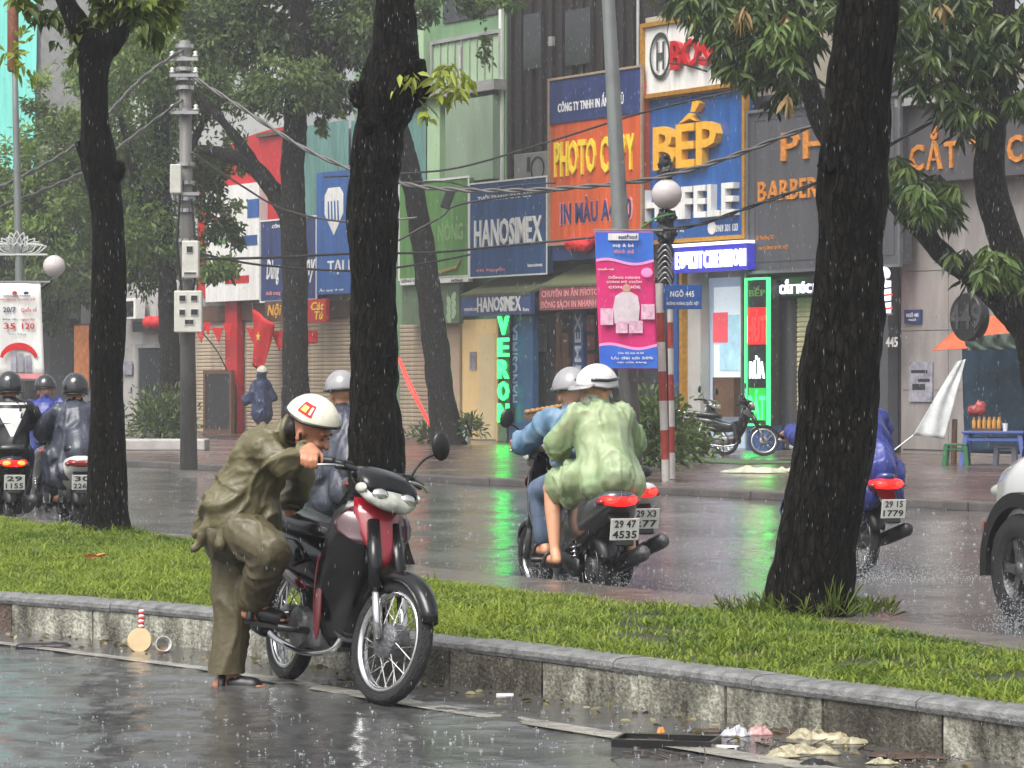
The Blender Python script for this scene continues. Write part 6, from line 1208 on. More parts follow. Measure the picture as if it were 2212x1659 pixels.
m_navycoat = M('navy_poncho', (.028, .032, .048), .35, .2, 5, .2, 40, c2=(.06, .066, .09)); m_royal = M('royal_blue_poncho', (.02, .028, .16), .38, .2, 5, .2, 40, c2=(.04, .055, .25)); m_blackc = M('black_jacket', (.012, .012, .015), .4, .2, 6, .2, 60)
m_jeans = M('denim', (.07, .10, .16), .7, .25, 9, .3, 120, c2=(.14, .19, .28)); m_helw = M('helmet_cream', C(222, 218, 196), .25, .08, 6, coat=.4); m_helb = M('helmet_black', (.012, .012, .014), .18, .1, 4, coat=.8); m_helg = M('helmet_grey', C(150, 148, 150), .25, .1, 4, coat=.5); m_helwh = M('helmet_white', C(214, 212, 210), .25, .06, 4, coat=.4)
m_sandal = M('sandal_rubber', (.012, .011, .011), .4, .2, 10); m_mask = M('face_mask', C(190, 190, 180), .7, .08, 6); m_hair = M('black_hair', (.01, .009, .008), .5, .2, 30); m_eye = M('eye_dark', (.01, .01, .01), .2)

def headframe(f, up=V((0, 0, 1))):
    f = V(f).normalized(); l = V(up).cross(f).normalized(); u = f.cross(l); return Matrix(((f.x, l.x, u.x), (f.y, l.y, u.y), (f.z, l.z, u.z)))
def head_prims(c, Fm):
    g = lambda x, y, z: c + Fm @ V((x, y, z))
    return [('e', g(-.012, 0, .03), (.098, .078, .10), Fm), ('e', g(.02, 0, -.035), (.072, .062, .085), Fm), ('e', g(.055, 0, -.085), (.034, .04, .03), Fm), ('c', g(.085, 0, .0), g(.108, 0, -.03), .011, .016), ('e', g(.075, .032, -.03), (.022, .024, .02), Fm), ('e', g(.075, -.032, -.03), (.022, .024, .02), Fm),
            ('c', g(.082, -.035, .025), g(.082, .035, .025), .013, .013), ('e', g(-.005, .082, -.02), (.022, .012, .034), Fm), ('e', g(-.005, -.082, -.02), (.022, .012, .034), Fm), ('c', g(.083, -.02, -.066), g(.083, .02, -.066), .009, .009)]
def hand_prims(w_, palm, knuck, side, curl, s=1.0):
    """w_ wrist; palm = direction to the knuckles; knuck = direction across them; curl = direction the fingers bend to"""
    palm, knuck, curl = V(palm).normalized(), V(knuck).normalized(), V(curl).normalized(); P = []
    kc = w_ + palm * .085 * s
    P += [('c', w_, w_ + palm * .05 * s, .026 * s, .03 * s), ('c', kc - knuck * .028 * s, kc + knuck * .028 * s, .017 * s, .017 * s), ('c', w_ + palm * .03 * s - knuck * .018 * s, kc - knuck * .024 * s, .02 * s, .016 * s), ('c', w_ + palm * .03 * s + knuck * .018 * s, kc + knuck * .024 * s, .02 * s, .016 * s)]
    for k, L in enumerate((.92, 1.0, .95, .78)):
        q = kc + knuck * (-.03 + .02 * k) * s; a = q + (palm * .7 + curl * .55).normalized() * .04 * L * s; b = a + (curl * .95 - palm * .2).normalized() * .028 * L * s; c_ = b + (-palm * .75 + curl * .4).normalized() * .022 * L * s
        P += [('c', q, a, .0095 * s, .009 * s), ('c', a, b, .009 * s, .0085 * s), ('c', b, c_, .0085 * s, .0075 * s)]
    t0 = w_ + palm * .03 * s - knuck * .03 * s * side; t1 = t0 + (palm * .6 - knuck * .6 * side + curl * .4).normalized() * .036 * s; t2 = t1 + (palm * .5 + curl * .9).normalized() * .03 * s
    P += [('c', w_ + palm * .02 * s, t0, .018 * s, .013 * s), ('c', t0, t1, .0125 * s, .0105 * s), ('c', t1, t2, .0105 * s, .009 * s)]
    return P
def helmet(parent, c, Fm, mat, brim=True, band=None, full=False, bmat=None, cut=100, k_=1.0):
    """open helmet: dome with a rolled rim, peak and strap"""
    g = lambda x, y, z: c + Fm @ (V((x, y, z)) * k_); rings = []
    for t in np.linspace(.03, 1, 14):
        th = t * R(108 if full else cut); ring = []
        for j in range(32):
            ph = 2 * math.pi * j / 32; front = max(0, math.cos(ph)); k = th * (1 - .16 * front * t); x = .148 * math.sin(k) * math.cos(ph) - .006; y = .124 * math.sin(k) * math.sin(ph); z = .142 * math.cos(k) + .03
            if full and t > .75: z -= .03 * (t - .75) * 4 * (1 - front)
            ring.append(g(x, y, z))
        rings.append(ring)
    inner = [[p.lerp(c, .09) for p in r_] for r_ in reversed(rings)]
    b = MB(); b.loft(rings + inner, True); hm = b.build('helmet', mat, parent, True)
    MB().tube(rings[-1] + [rings[-1][0]], .007, 6).build('rim_trim', m_black if band is None else band, hm, True)
    if band is not None:
        ring = rings[9]; MB().tube([p + (p - c).normalized() * .002 for p in rings[10][4:29]], .011, 6).build('stripe', m_helb, hm, True)
    if brim:
        b = MB(); top = []; 
        for s_ in np.linspace(-1, 1, 13): a = s_ * 1.0; top.append([g(.142 * math.cos(a) - .006, .12 * math.sin(a), .052), g((.142 + .05) * math.cos(a * .9) + .0, .125 * math.sin(a), .036), g((.142 + .065 * (1 - s_ * s_ * .5)) * math.cos(a * .8) + .006, .122 * math.sin(a), .022), g((.142 + .05) * math.cos(a * .9), .122 * math.sin(a), .028), g(.14 * math.cos(a) - .006, .118 * math.sin(a), .042)])
        b.loft(top, True).build('peak', bmat or mat, hm, True)
    return hm
def clothing(name, prims, mat, parent, vox=.016, sm=5, wr=.01, ws=(7, 7, 4), clip=None, along=None):
    return link(name, blob(prims, vox, sm, wr, ws, clip, along), mat, parent)

# ---- the man kick-starting the motorbike
Yb = 14.15; O = gnd(500, 1488); man = tag(empty('person', O), 'man in olive rain suit and cream helmet bending over the motorbike', 'person')
J = lambda x, y, Yd: at(x, y, Yd) - O
gR = BM @ BS @ V((.765, -.295, 1.032)); gdir = ((BM @ BS @ V((.737, -.335, 1.027))) - (BM @ BS @ V((.825, -.21, 1.04)))).normalized()
kick = BM @ V((.34, -.245, .30)) - O
pel = J(512, 1128, 14.12); chest = J(568, 985, 14.08); neck = J(628, 936, 14.03); hc = J(670, 930, 13.95)
shR, shL = J(566, 966, 13.94), J(608, 950, 14.2); elR = J(616, 1010, 13.88); gN = V((gdir.y, -gdir.x, 0)).normalized(); gN = gN if gN.y < 0 else -gN; wrR = gR - O + V((0, 0, .046)) - gN * .055 + gdir * .012; elL = J(655, 1030, 14.34); wrL = J(622, 1095, 14.4)
hpR, hpL = J(512, 1140, 14.04), J(500, 1140, 14.22); knR = J(586, 1192, 13.84); anR = kick + V((-.07, .0, .085)); knL = J(505, 1318, 14.2); anL = J(492, 1456, 14.17)
fm = headframe((.84, -.30, -.48), V((.32, -.2, .92)))
toeL = anL + V((.19, -.05, -.055)); heelL = anL + V((-.04, 0, -.05)); toeR = kick + V((.10, -.02, -.005)); heelR = kick + V((-.10, .01, .03))
body = head_prims(hc, fm) + [('c', chest, neck, .09, .05), ('c', neck, hc, .05, .052), ('c', pel, chest, .09, .10), ('c', shR, elR, .04, .036), ('c', elR, wrR, .036, .026), ('c', shL, elL, .04, .036), ('c', elL, wrL, .036, .026), ('c', hpR, knR, .085, .06), ('c', knR, anR, .055, .035), ('c', hpL, knL, .085, .06), ('c', knL, anL, .055, .035),
        ('c', chest, shR, .07, .045), ('c', chest, shL, .07, .045)]
body += hand_prims(wrR, gN * .95 + V((0, 0, -.22)), gdir, 1, V((0, 0, -1)) + gN * .1, 1.1) + hand_prims(wrL, V((.35, .1, -.9)), V((.3, -.9, 0)), 1, V((.9, .2, -.3)), 1.0)
for (an, heel, toe) in ((anL, heelL, toeL), (anR, heelR, toeR)):
    body += [('c', an, heel, .036, .034), ('c', heel, heel.lerp(toe, .6), .034, .036), ('c', an, heel.lerp(toe, .55), .032, .03)]
    sdir = (toe - heel).normalized(); sl_ = sdir.cross(V((0, 0, 1))).normalized()
    for k in range(5): q = heel.lerp(toe, .82) + sl_ * (-.032 + .016 * k) * (1 if an is anL else 1); body.append(('c', q - sdir * .02, q + sdir * (.025 - .004 * abs(k - 1)), .012 - .001 * k, .0095))
link('body', blob(body, .0075, 3), m_skin, man)
for s_ in (-1, 1): MB().ell(hc + fm @ V((.086, .033 * s_, .0)), (.006, .010, .004), fm, 10, 6).build('eye', m_eye, man, True); MB().tube([hc + fm @ V((.094, .018 * s_, .024)), hc + fm @ V((.09, .05 * s_, .026))], [.004, .003], 5).build('eyebrow', m_hair, man)
cl = [('c', pel, chest, .145, .15), ('e', pel.lerp(chest, .25) + V((-.03, 0, -.04)), (.17, .175, .18)), ('c', chest, neck + V((-.03, 0, .0)), .138, .075), ('c', chest + V((-.02, 0, .02)), shR, .12, .078), ('c', chest, shL, .12, .078), ('c', shR, elR, .074, .064), ('c', elR, elR.lerp(wrR, .82), .066, .05), ('c', shL, elL, .085, .07), ('c', elL, elL.lerp(wrL, .8), .07, .055)]
hem = pel + V((.01, 0, -.06))
for k in range(10):
    a = 2 * math.pi * k / 10; q = hem + V((math.cos(a) * .185 - .015, math.sin(a) * .15, -.03 * math.cos(a) - .025)); cl.append(('c', pel.lerp(chest, .3) + V((math.cos(a) * .12, math.sin(a) * .11, 0)), q, .06, .035))
cl.append(('c', hem + V((-.14, -.06, 0)), hem + V((-.20, -.08, -.05)), .05, .02))
jk = clothing('raincoat', cl, m_olive, man, .009, 4, .0165, (8, 8, 3.0), None, (chest - pel) + V((.1, -.25, -.1))); 
nd_ = (hc - neck).normalized(); nu_ = nd_.cross(V((0, 1, 0))).normalized(); nw_ = nd_.cross(nu_); nb_ = neck + nd_ * .015
MB().tube([nb_ + (nu_ * math.cos(a_) * .078 + nw_ * math.sin(a_) * .074) + nd_ * .012 * math.sin(2 * a_) for a_ in np.linspace(0, 2 * math.pi, 25)], .019, 8).build('collar', m_olive, jk, True)
for (el, wr_, rr_) in ((elR, wrR, .053), (elL, wrL, .058)): q = el.lerp(wr_, .82 if el is elR else .8); MB().lathe([(rr_ - .012, -.012), (rr_, -.012), (rr_ + .003, .012), (rr_ - .012, .012)], q, (wr_ - el), 18).build('cuff', m_olive, jk, True)
tr = [('e', pel + V((-.01, 0, -.05)), (.165, .16, .14)), ('c', hpR, knR, .112, .09), ('c', knR, anR + V((0, 0, .03)), .09, .078), ('c', anR + V((0, 0, .06)), anR + V((-.01, 0, .012)), .08, .068), ('c', hpL, knL, .112, .084), ('c', knL, anL + V((0, 0, .03)), .088, .078), ('c', anL + V((0, 0, .03)), anL + V((-.005, 0, -.1)), .078, .085)]
clothing('trousers', tr, m_olivep, man, .009, 4, .0135, (8, 8, 3.2), [(anL + V((0, 0, .005)), V((0, 0, -1)), .22)])
hm = helmet(man, hc + fm @ V((-.005, 0, .01)), fm, m_helw, False, cut=86, k_=.93)
st = []
def onhelm(ph, k, o_=.003):
    return hc + fm @ V((-.005, 0, .01)) + fm @ (V((.148 * math.sin(k) * math.cos(ph) - .006, .124 * math.sin(k) * math.sin(ph), .142 * math.cos(k) + .03)) * .93 * (1 + o_ / .14))
def hpatch(ph0, ph1, k0, k1, mat, name, o_): rings = [[onhelm(p, k, o_) for p in np.linspace(ph0, ph1, 8)] for k in np.linspace(k0, k1, 6)]; MB().loft(rings, False, False).build(name, mat, hm, True)
hpatch(-1.95, -1.35, .75, 1.22, m_flag, 'emblem', .003); hpatch(-1.85, -1.6, .9, 1.14, M('emblem_yellow', C(225, 200, 90), .5), 'emblem', .005); hpatch(-1.5, -1.4, .85, 1.15, m_helw, 'emblem', .005)
MB().tube(smoothpath([hc + fm @ V((.0, -.105, .0)), hc + fm @ V((.03, -.085, -.07)), hc + fm @ V((.055, 0, -.125)), hc + fm @ V((.03, .085, -.07)), hc + fm @ V((0, .105, 0))], 5), .007, 6).build('chin_strap', m_black, hm, True)
me = blob([('e', hc + fm @ V((-.07, 0, -.02)), (.05, .08, .07), fm)], .015, 2); link('hair', me, m_hair, man)
for k, (heel, toe) in enumerate(((heelL, toeL), (heelR, toeR))):
    d = (toe - heel).normalized(); sl_ = d.cross(V((0, 0, 1))).normalized(); up_ = sl_.cross(d); rings = []
    for t, hw in ((-.03, .03), (0, .038), (.4, .042), (.75, .052), (1.0, .045), (1.12, .02)): q = heel + (toe - heel) * t - up_ * .035; rings.append([q - sl_ * hw - up_ * .012, q + sl_ * hw - up_ * .012, q + sl_ * hw + up_ * .008, q - sl_ * hw + up_ * .008])
    s_ = MB().loft(rings).build('sandal', m_sandal, man)
    link('upper', blob([('c', heel.lerp(toe, .3) + up_ * .008, heel.lerp(toe, .72) + up_ * .0, .042, .044)], .01, 1), m_sandal, s_)
    for t in (.1,): q = heel + (toe - heel) * t; MB().tube(smoothpath([q - sl_ * .05 - up_ * .03, q - sl_ * .03 + up_ * .035, q + sl_ * .03 + up_ * .035, q + sl_ * .05 - up_ * .03], 4), .019, 6).build('strap', m_sandal, s_, True)

# ---- riders
def rider(label, Mb, top, legs, hel, style='jacket', skin=m_skin2, hipx=.08, lean=.16, headyaw=0, scale=0.93, hands=True, vox=.018, helband=None, helfull=False, brim=True, bare=False, helb=None, mask=False, pill=False, cols=None, drop=0.08, feetz=.30):
    """a seated rider in the bike's frame"""
    Pt = lambda x, y, z: Mb @ V((x, y, z)); O = Pt(hipx, 0, .80); e = tag(empty('person', O), label, 'person', None)
    L = lambda x, y, z: Pt(x, y, z) - O; s = scale; fw = (Pt(1, 0, 0) - Pt(0, 0, 0)).normalized(); lf = (Pt(0, 1, 0) - Pt(0, 0, 0)).normalized()
    zb = .855 - drop; hip = L(hipx, 0, zb); ch = L(hipx + lean * .6, 0, zb + .33 * s); nk = L(hipx + lean, 0, zb + .50 * s); hd = L(hipx + lean + .03, 0, zb + .625 * s)
    fd = Matrix.Rotation(headyaw, 3, 'Z') @ fw + V((0, 0, -.12)); fm = headframe(fd)
    sh = [L(hipx + lean * .8, .175 * k * s, zb + .43 * s) for k in (-1, 1)]
    if pill: el = [L(hipx + lean + .06, .27 * k, zb + .20) for k in (-1, 1)]; wr_ = [L(hipx + lean + .26, .17 * k, zb + .12) for k in (-1, 1)]
    else: el = [L(hipx + lean + .2, .29 * k, zb + .20) for k in (-1, 1)]; wr_ = [L(.715, .285 * k, 1.075) for k in (-1, 1)]
    kx = hipx + (.40 if not pill else .36); kn = [L(kx, (.17 if not pill else .24) * k, zb - .10) for k in (-1, 1)]; an = [L(kx + (-.02 if not pill else -.12), (.15 if not pill else .26) * k, feetz + .09) for k in (-1, 1)]; toe = [a + fw * .18 - V((0, 0, .065)) for a in an]; heel = [a - fw * .04 - V((0, 0, .06)) for a in an]
    hips = [L(hipx + .02, .09 * k, zb - .02) for k in (-1, 1)]
    B = head_prims(hd, fm) + [('c', hip, ch, .13, .15), ('c', ch, nk, .13, .055), ('c', nk, hd, .052, .055)]
    for k in (0, 1):
        B += [('c', ch, sh[k], .09, .06), ('c', sh[k], el[k], .05, .042), ('c', el[k], wr_[k], .042, .027), ('c', hips[k], kn[k], .085, .062), ('c', kn[k], kn[k].lerp(an[k], .35), .056, .056), ('c', kn[k].lerp(an[k], .35), an[k], .056, .034), ('c', an[k], heel[k], .036, .034), ('c', heel[k], toe[k], .034, .03)]
        B += hand_prims(wr_[k], fw + V((0, 0, -.35)), lf, -1 if k == 0 else 1, V((0, 0, -1)) + fw * .2)
    link('body', blob(B, .011, 2), skin, e)
    T = []
    if style == 'poncho':
        T = [('c', hip, ch, .24, .2), ('c', ch, nk, .19, .075), ('c', L(hipx - .25, 0, zb + .02), ch, .13, .16), ('c', L(hipx - .22, .1, zb - .16), ch, .1, .12), ('c', L(hipx - .22, -.1, zb - .16), ch, .1, .12), ('c', L(hipx - .05, .16, zb - .22), ch, .12, .12), ('c', L(hipx - .05, -.16, zb - .22), ch, .12, .12)]
        for k in (0, 1):
            sg = -1 if k == 0 else 1
            T += [('c', ch, sh[k], .12, .085), ('c', sh[k], el[k], .085, .085), ('c', el[k], el[k].lerp(wr_[k], .8), .08, .07), ('c', ch, L(kx + .02, .14 * sg, zb - .02), .14, .12), ('c', L(kx, .15 * sg, zb - .03), L(kx + .05, .19 * sg, zb - .30), .11, .06), ('c', L(hipx, .2 * sg, zb - .02), L(hipx + .02, .25 * sg, zb - .33), .12, .05)]
    else:
        T = [('c', hip, ch, .185, .185), ('c', ch, nk, .165, .075), ('c', hip + V((0, 0, -.04)), hip, .19, .18)]
        for k in (0, 1): T += [('c', ch, sh[k], .125, .09), ('c', sh[k], el[k], .088, .078), ('c', el[k], el[k].lerp(wr_[k], .88), .075, .058)]
        if style == 'long':
            T += [('c', L(hipx - .18, 0, zb - .0), ch, .13, .14)]
            for k in (0, 1): sg = -1 if k == 0 else 1; T += [('c', hips[k], hips[k].lerp(kn[k], .62), .15, .12), ('c', hips[k] + V((0, 0, -.06)), hips[k].lerp(kn[k], .55) + V((0, 0, -.10)), .12, .07), ('c', L(hipx - .1, .1 * sg, zb - .06), ch, .12, .14)]
    cj = clothing('raincoat' if style != 'jacket' else 'jacket', T, top, e, vox, 3, .019 if style != 'jacket' else .015, (8, 8, 2.0) if style != 'jacket' else (8, 8, 4))
    if not bare:
        Lg = []
        for k in (0, 1): Lg += [('c', hips[k], kn[k], .11, .088), ('c', kn[k], kn[k].lerp(an[k], .92), .086, .068)]
        clothing('trousers', Lg, legs, e, vox, 3, .008)
    for k in (0, 1):
        d = fw; rings = []
        for t, hw in ((-.03, .03), (0, .036), (.4, .04), (.75, .048), (1.0, .042), (1.1, .02)): q = heel[k].lerp(toe[k], t) if 0 <= t <= 1 else heel[k] + (toe[k] - heel[k]) * t; rings.append([q - lf * hw + V((0, 0, -.05)), q + lf * hw + V((0, 0, -.05)), q + lf * hw + V((0, 0, -.022)), q - lf * hw + V((0, 0, -.022))])
        s_ = MB().loft(rings).build('sandal', m_sandal, e); q = heel[k].lerp(toe[k], .6); MB().tube(smoothpath([q - lf * .048 - V((0, 0, .03)), q - lf * .03 + V((0, 0, .034)), q + lf * .03 + V((0, 0, .034)), q + lf * .048 - V((0, 0, .03))], 4), .012, 6).build('strap', m_sandal, s_, True)
    helmet(e, hd + fm @ V((0, 0, .01)), fm, hel, brim, helband, helfull, helb)
    if mask: link('face_mask', blob([('e', hd + fm @ V((.05, 0, -.055)), (.07, .078, .065), fm), ('e', hd + fm @ V((.02, 0, -.06)), (.06, .085, .05), fm)], .012, 2), m_mask, e)
    return e, L, O, fm, hd
rider('front rider of the couple in a pale blue raincoat and grey visored helmet', c_M, m_bluecoat, m_jeans, m_helg, 'jacket', hipx=.22, lean=.24, vox=.016, drop=.03, scale=.86)
pe, PL, PO, pf, ph_ = rider('pillion rider in a pale green raincoat and white striped helmet', c_M, m_greencoat, m_jeans, m_helwh, 'long', hipx=-.20, lean=.14, headyaw=1.85, vox=.013, drop=0, scale=.84, helband=m_helb, bare=True, mask=True, pill=True, feetz=.27, helb=m_helg)
rider('rider in royal blue poncho mostly hidden by the big trunk', b_M, m_royal, m_royal, m_helb, 'poncho', hipx=-.08)
ra = rider('rider in a black jacket with a white triangle at the left edge', a_M, m_blackc, m_jeans, m_helb, 'jacket', hipx=-.1, lean=.1, drop=.02, scale=.86, helfull=True, brim=False)
rider('rider in a loose dark navy poncho beside the left trunk', g_M, m_navycoat, m_navycoat, m_helb, 'poncho', hipx=-.06, lean=.1, helfull=True, brim=False)
rider('farther rider in a blue raincoat between the two left riders', h_M, m_royal, m_jeans, m_helb, 'jacket', hipx=.1, brim=False)
rider('rider in a navy poncho and grey helmet behind the bending man', k_M, m_navycoat, m_jeans, m_helg, 'poncho', hipx=-.06, lean=.12, bare=True)
rider('low rider in a dark coat hidden behind the couple', d_M, m_navycoat, m_jeans, m_helb, 'jacket', hipx=.1, lean=.36, drop=.16, brim=False)
# white triangle on the black jacket's back: a stitched patch lying on the surface
e_, L_, O_, f_, h_d = ra
from mathutils.bvhtree import BVHTree
jk_ = [c for c in e_.children if c.name.startswith('jacket')][0]; bv = BVHTree.FromPolygons([v.co for v in jk_.data.vertices], [p.vertices for p in jk_.data.polygons])
def onback(y, z):
    o_ = L_(-.9, y, z); d_ = (L_(1, y, z) - o_).normalized(); hit = bv.ray_cast(o_, d_); return (hit[0] if hit[0] else L_(-.15, y, z)) - d_ * .006
rw = []
for t in np.linspace(0, 1, 9): z_ = 1.20 - .26 * t; hw = .13 * (1 - t) + .012; rw.append([onback(y, z_) for y in np.linspace(-hw, hw, 9)])
MB().loft(rw, False, False).build('back_patch', m_white, jk_, True); MB().loft([[onback(y, z_) for y in np.linspace(-.15, .15, 9)] for z_ in (1.235, 1.255)], False, False).build('back_stripe', m_white, jk_, True)
# pedestrian in the far distance
Yd = 72.; O = gnd(566, 6500 * (H - SWZ) / Yd + CY, SWZ); pd = tag(empty('person', O), 'distant pedestrian in a navy raincoat before the shutters', 'person'); q = lambda x, y, z: V((x, y, z)); fm = headframe((-.8, .6, 0))
link('body', blob(head_prims(q(0, 0, 1.56), fm) + [('c', q(0, 0, .9), q(0, 0, 1.3), .13, .15), ('c', q(0, 0, 1.3), q(0, 0, 1.5), .1, .05)] + [z_ for s_ in (-1, 1) for z_ in (('c', q(.09 * s_, 0, .9), q(.1 * s_, .02, .48), .08, .055), ('c', q(.1 * s_, .02, .48), q(.1 * s_, 0, .08), .05, .035), ('c', q(.1 * s_, 0, .05), q(.1 * s_ - .1, .08, .03), .035, .03), ('c', q(.17 * s_, 0, 1.36), q(.24 * s_, .02, 1.08), .045, .04), ('c', q(.24 * s_, .02, 1.08), q(.2 * s_, .2, .98), .04, .028), ('c', q(.2 * s_, .2, .98), q(.2 * s_, .27, .96), .03, .02))], .014, 2), m_skin, pd)
clothing('raincoat', [('c', q(0, 0, .62), q(0, 0, 1.3), .27, .19), ('c', q(0, 0, 1.3), q(0, 0, 1.46), .17, .08), ('c', q(-.12, 0, 1.35), q(-.28, .02, .98), .1, .12), ('c', q(.12, 0, 1.35), q(.26, .02, 1.0), .1, .11), ('e', q(-.38, .03, .95), (.12, .1, .14)), ('e', q(0, .0, 1.55), (.13, .13, .15))], M('navy_raincoat_far', C(46, 54, 86), .4, .2, 5), pd, .02, 4, .02)
helmet(pd, q(0, 0, 1.6), fm, m_helw, True)

# ------------------------------------------------------------------ white car at the right edge
Hc = V((-.32, .947, 0)); lc_ = V((-Hc.y, Hc.x, 0)); wp = V(((2236 - CX) / F * 17.8, 17.8, 0)); CO = wp - lc_ * .80
CM = Matrix(((Hc.x, lc_.x, 0, CO.x), (Hc.y, lc_.y, 0, CO.y), (0, 0, 1, 0), (0, 0, 0, 1)))
car = tag(empty('car', mat=CM), 'white car with black wheel arches cut off by the right edge', 'car'); m_carw = M('car_white_paint', (.66, .66, .65), .18, .04, 2, coat=1.0); m_archb = M('arch_plastic', (.008, .008, .008), .6, .2, 8)
MB().loft(xsec([(.54, .62, .62, .20), (.51, .64, .76, .28), (.38, .66, .86, .36), (.1, .70, .89, .40), (-.6, .72, .90, .41), (-2.5, .73, .90, .42), (-3.3, .74, .87, .40), (-3.6, .74, .80, .32)], 28, 4.0)).build('body', m_carw, car, True)
MB().loft(xsec([(-.15, 1.10, .74, .02), (-.75, 1.28, .70, .17), (-1.2, 1.36, .68, .24), (-2.5, 1.36, .68, .25), (-3.2, 1.24, .68, .14), (-3.45, 1.12, .70, .02)], 24, 4.5)).build('cabin_glass', m_glassd, car, True)
MB().loft(xsec([(-1.0, 1.56, .60, .03), (-1.5, 1.60, .62, .035), (-2.5, 1.60, .62, .035), (-2.95, 1.52, .60, .03)], 20, 4)).build('roof', m_carw, car, True)
for x in (0, -2.65):
    for s_ in (-1, 1):
        c = V((x, .82 * s_, .335)); w_ = MB().lathe([(.19, -.10), (.235, -.115), (.31, -.11), (.33, -.085), (.335, 0), (.33, .085), (.31, .11), (.235, .115), (.19, .10)], c, (0, 1, 0), 48).build('wheel', m_tyre, car, True)
        MB().lathe([(.235, .10), (.225, .11), (.205, .085), (.2, -.08)], c, (0, s_, 0), 40).build('rim', m_eng, w_, True); b = MB()
        for k in range(5):
            a = 2 * math.pi * k / 5; d = V((math.cos(a), 0, math.sin(a))); t = V((-math.sin(a), 0, math.cos(a))); b.loft([[c + d * r_ + t * h_ + V((0, y_ * s_, 0)) for h_, y_ in ((hw, .085), (-hw, .085), (-hw, .05), (hw, .05))] for r_, hw in ((.03, .035), (.12, .022), (.215, .035))])
        b.build('spokes', m_eng, w_); MB().lathe([(0, .1), (.035, .098), (.05, .08)], c, (0, s_, 0), 16).build('hub_cap', m_eng, w_, True)
        rings = []
        for a in np.linspace(R(-8), R(188), 24): d = V((math.cos(a), 0, math.sin(a))); q = V((x, .90 * s_, .335)); rings.append([q + d * .37 + V((0, .035 * s_, 0)), q + d * .455 + V((0, .03 * s_, 0)), q + d * .46 + V((0, -.06 * s_, 0)), q + d * .35 + V((0, -.08 * s_, 0))])
        MB().loft(rings).build('wheel_arch', m_archb, car, 'auto'); rings2 = []
        for a in np.linspace(R(0), R(180), 24): d = V((math.cos(a), 0, math.sin(a))); q = V((x, .8 * s_, .335)); rings2.append([q + d * .385 + V((0, .115 * s_, 0)), q + d * .385 + V((0, -.2 * s_, 0))])
        MB().loft(rings2, False, False).build('arch_liner', m_black, car)
MB().bbox(-2.2, -.46, -.905, .905, .24, .40, .05).build('sill_trim', m_archb, car); MB().bbox(.40, .47, .86, .90, .52, .60, .01).build('side_marker', m_taild, car); MB().loft(xsec([(.58, .46, .60, .22), (.55, .47, .79, .26), (.42, .48, .89, .28), (.30, .48, .91, .28)], 24, 4)).build('bumper_trim', m_archb, car, True); MB().ell((.50, .68, .78), (.14, .14, .06)).build('headlight', m_lens, car, True); MB().ell((-.55, 1.02, 1.05), (.1, .1, .07)).build('door_mirror', m_carw, car, True)

# ------------------------------------------------------------------ tea stall at the right
Ys = 49.3; m_tbl = M('blue_plastic', C(72, 88, 150), .4, .12, 5); m_stg = M('green_plastic', C(44, 98, 64), .4, .12, 5); m_stw = M('grey_plastic', C(150, 156, 170), .4, .12, 5)
def stool(name, label, px, w_, h_, mat, Yo=0., cat='stool'):
    o_ = at(px, 1000, Ys + Yo); e = tag(empty(name, V((o_.x, Ys + Yo, SWZ)), -.25), label, cat); t = w_ / 2
    MB().bbox(-t, t, -t, t, h_ - .035, h_, .012).build('top', mat, e)
    for sx in (-1, 1):
        for sy in (-1, 1): MB().loft([[V((sx * (t * k) + a * .035, sy * (t * k) + c * .035, z_)) for a, c in ((-1, -1), (1, -1), (1, 1), (-1, 1))] for k, z_ in ((1.02, 0), (.86, h_ - .035))]).build('leg', mat, e)
    for sx in (-1, 1): MB().box(sx * t * .9 - .012, sx * t * .9 + .012, -t * .86, t * .86, h_ * .72, h_ * .8).build('brace', mat, e); MB().box(-t * .86, t * .86, sx * t * .9 - .012, sx * t * .9 + .012, h_ * .72, h_ * .8).build('brace', mat, e)
    return e
tb = stool('plastic_table', 'blue plastic table with bottles at the tea stall', 2150, 1.0, .56, m_tbl, 0, 'table'); stool('plastic_stool', 'green plastic stool left of the blue table', 2066, .36, .36, m_stg, -.2); stool('plastic_stool', 'grey plastic stool under the blue table', 2172, .32, .32, m_stw, .1)
tz = SWZ + .56
crt = tag(empty('bottle_crate', V((at(2132, 930, Ys).x, Ys, tz)), -.25), 'crate of small amber bottles on the blue table', 'crate'); MB().box(-.24, .24, -.16, .16, 0, .05).build('tray', m_brown, crt)
for i in range(6):
    for j in range(3): bt_ = MB().lathe([(0, .05), (.032, .05), (.034, .16), (.014, .2), (.014, .235), (0, .235)], (-.2 + .08 * i, -.1 + .1 * j, 0), n=10).build('bottle', M('amber_bottle', C(176, 128, 58), .2, .25, 9, coat=.5), crt, 'auto'); 
o = link('plastic_bag', blob([('e', (0, 0, .10), (.16, .12, .1)), ('e', (.08, 0, .17), (.08, .07, .08)), ('c', (0, 0, .15), (.03, 0, .27), .05, .012)], .018, 2, .012, (12, 12, 12)), M('red_bag', C(150, 62, 58), .4, .2, 6)); o.location = V((at(2110, 915, Ys).x, Ys - .02, tz + .235)); tag(o, 'reddish bag on top of the bottle crate', 'bag')
o = MB().lathe([(0, 0), (.035, 0), (.045, .13), (.04, .13), (.032, .01), (0, .01)], n=16).build('cup', m_white, smooth='auto'); o.location = V((at(2167, 930, Ys).x, Ys - .2, tz)); tag(o, 'white cup at the right of the blue table', 'cup')
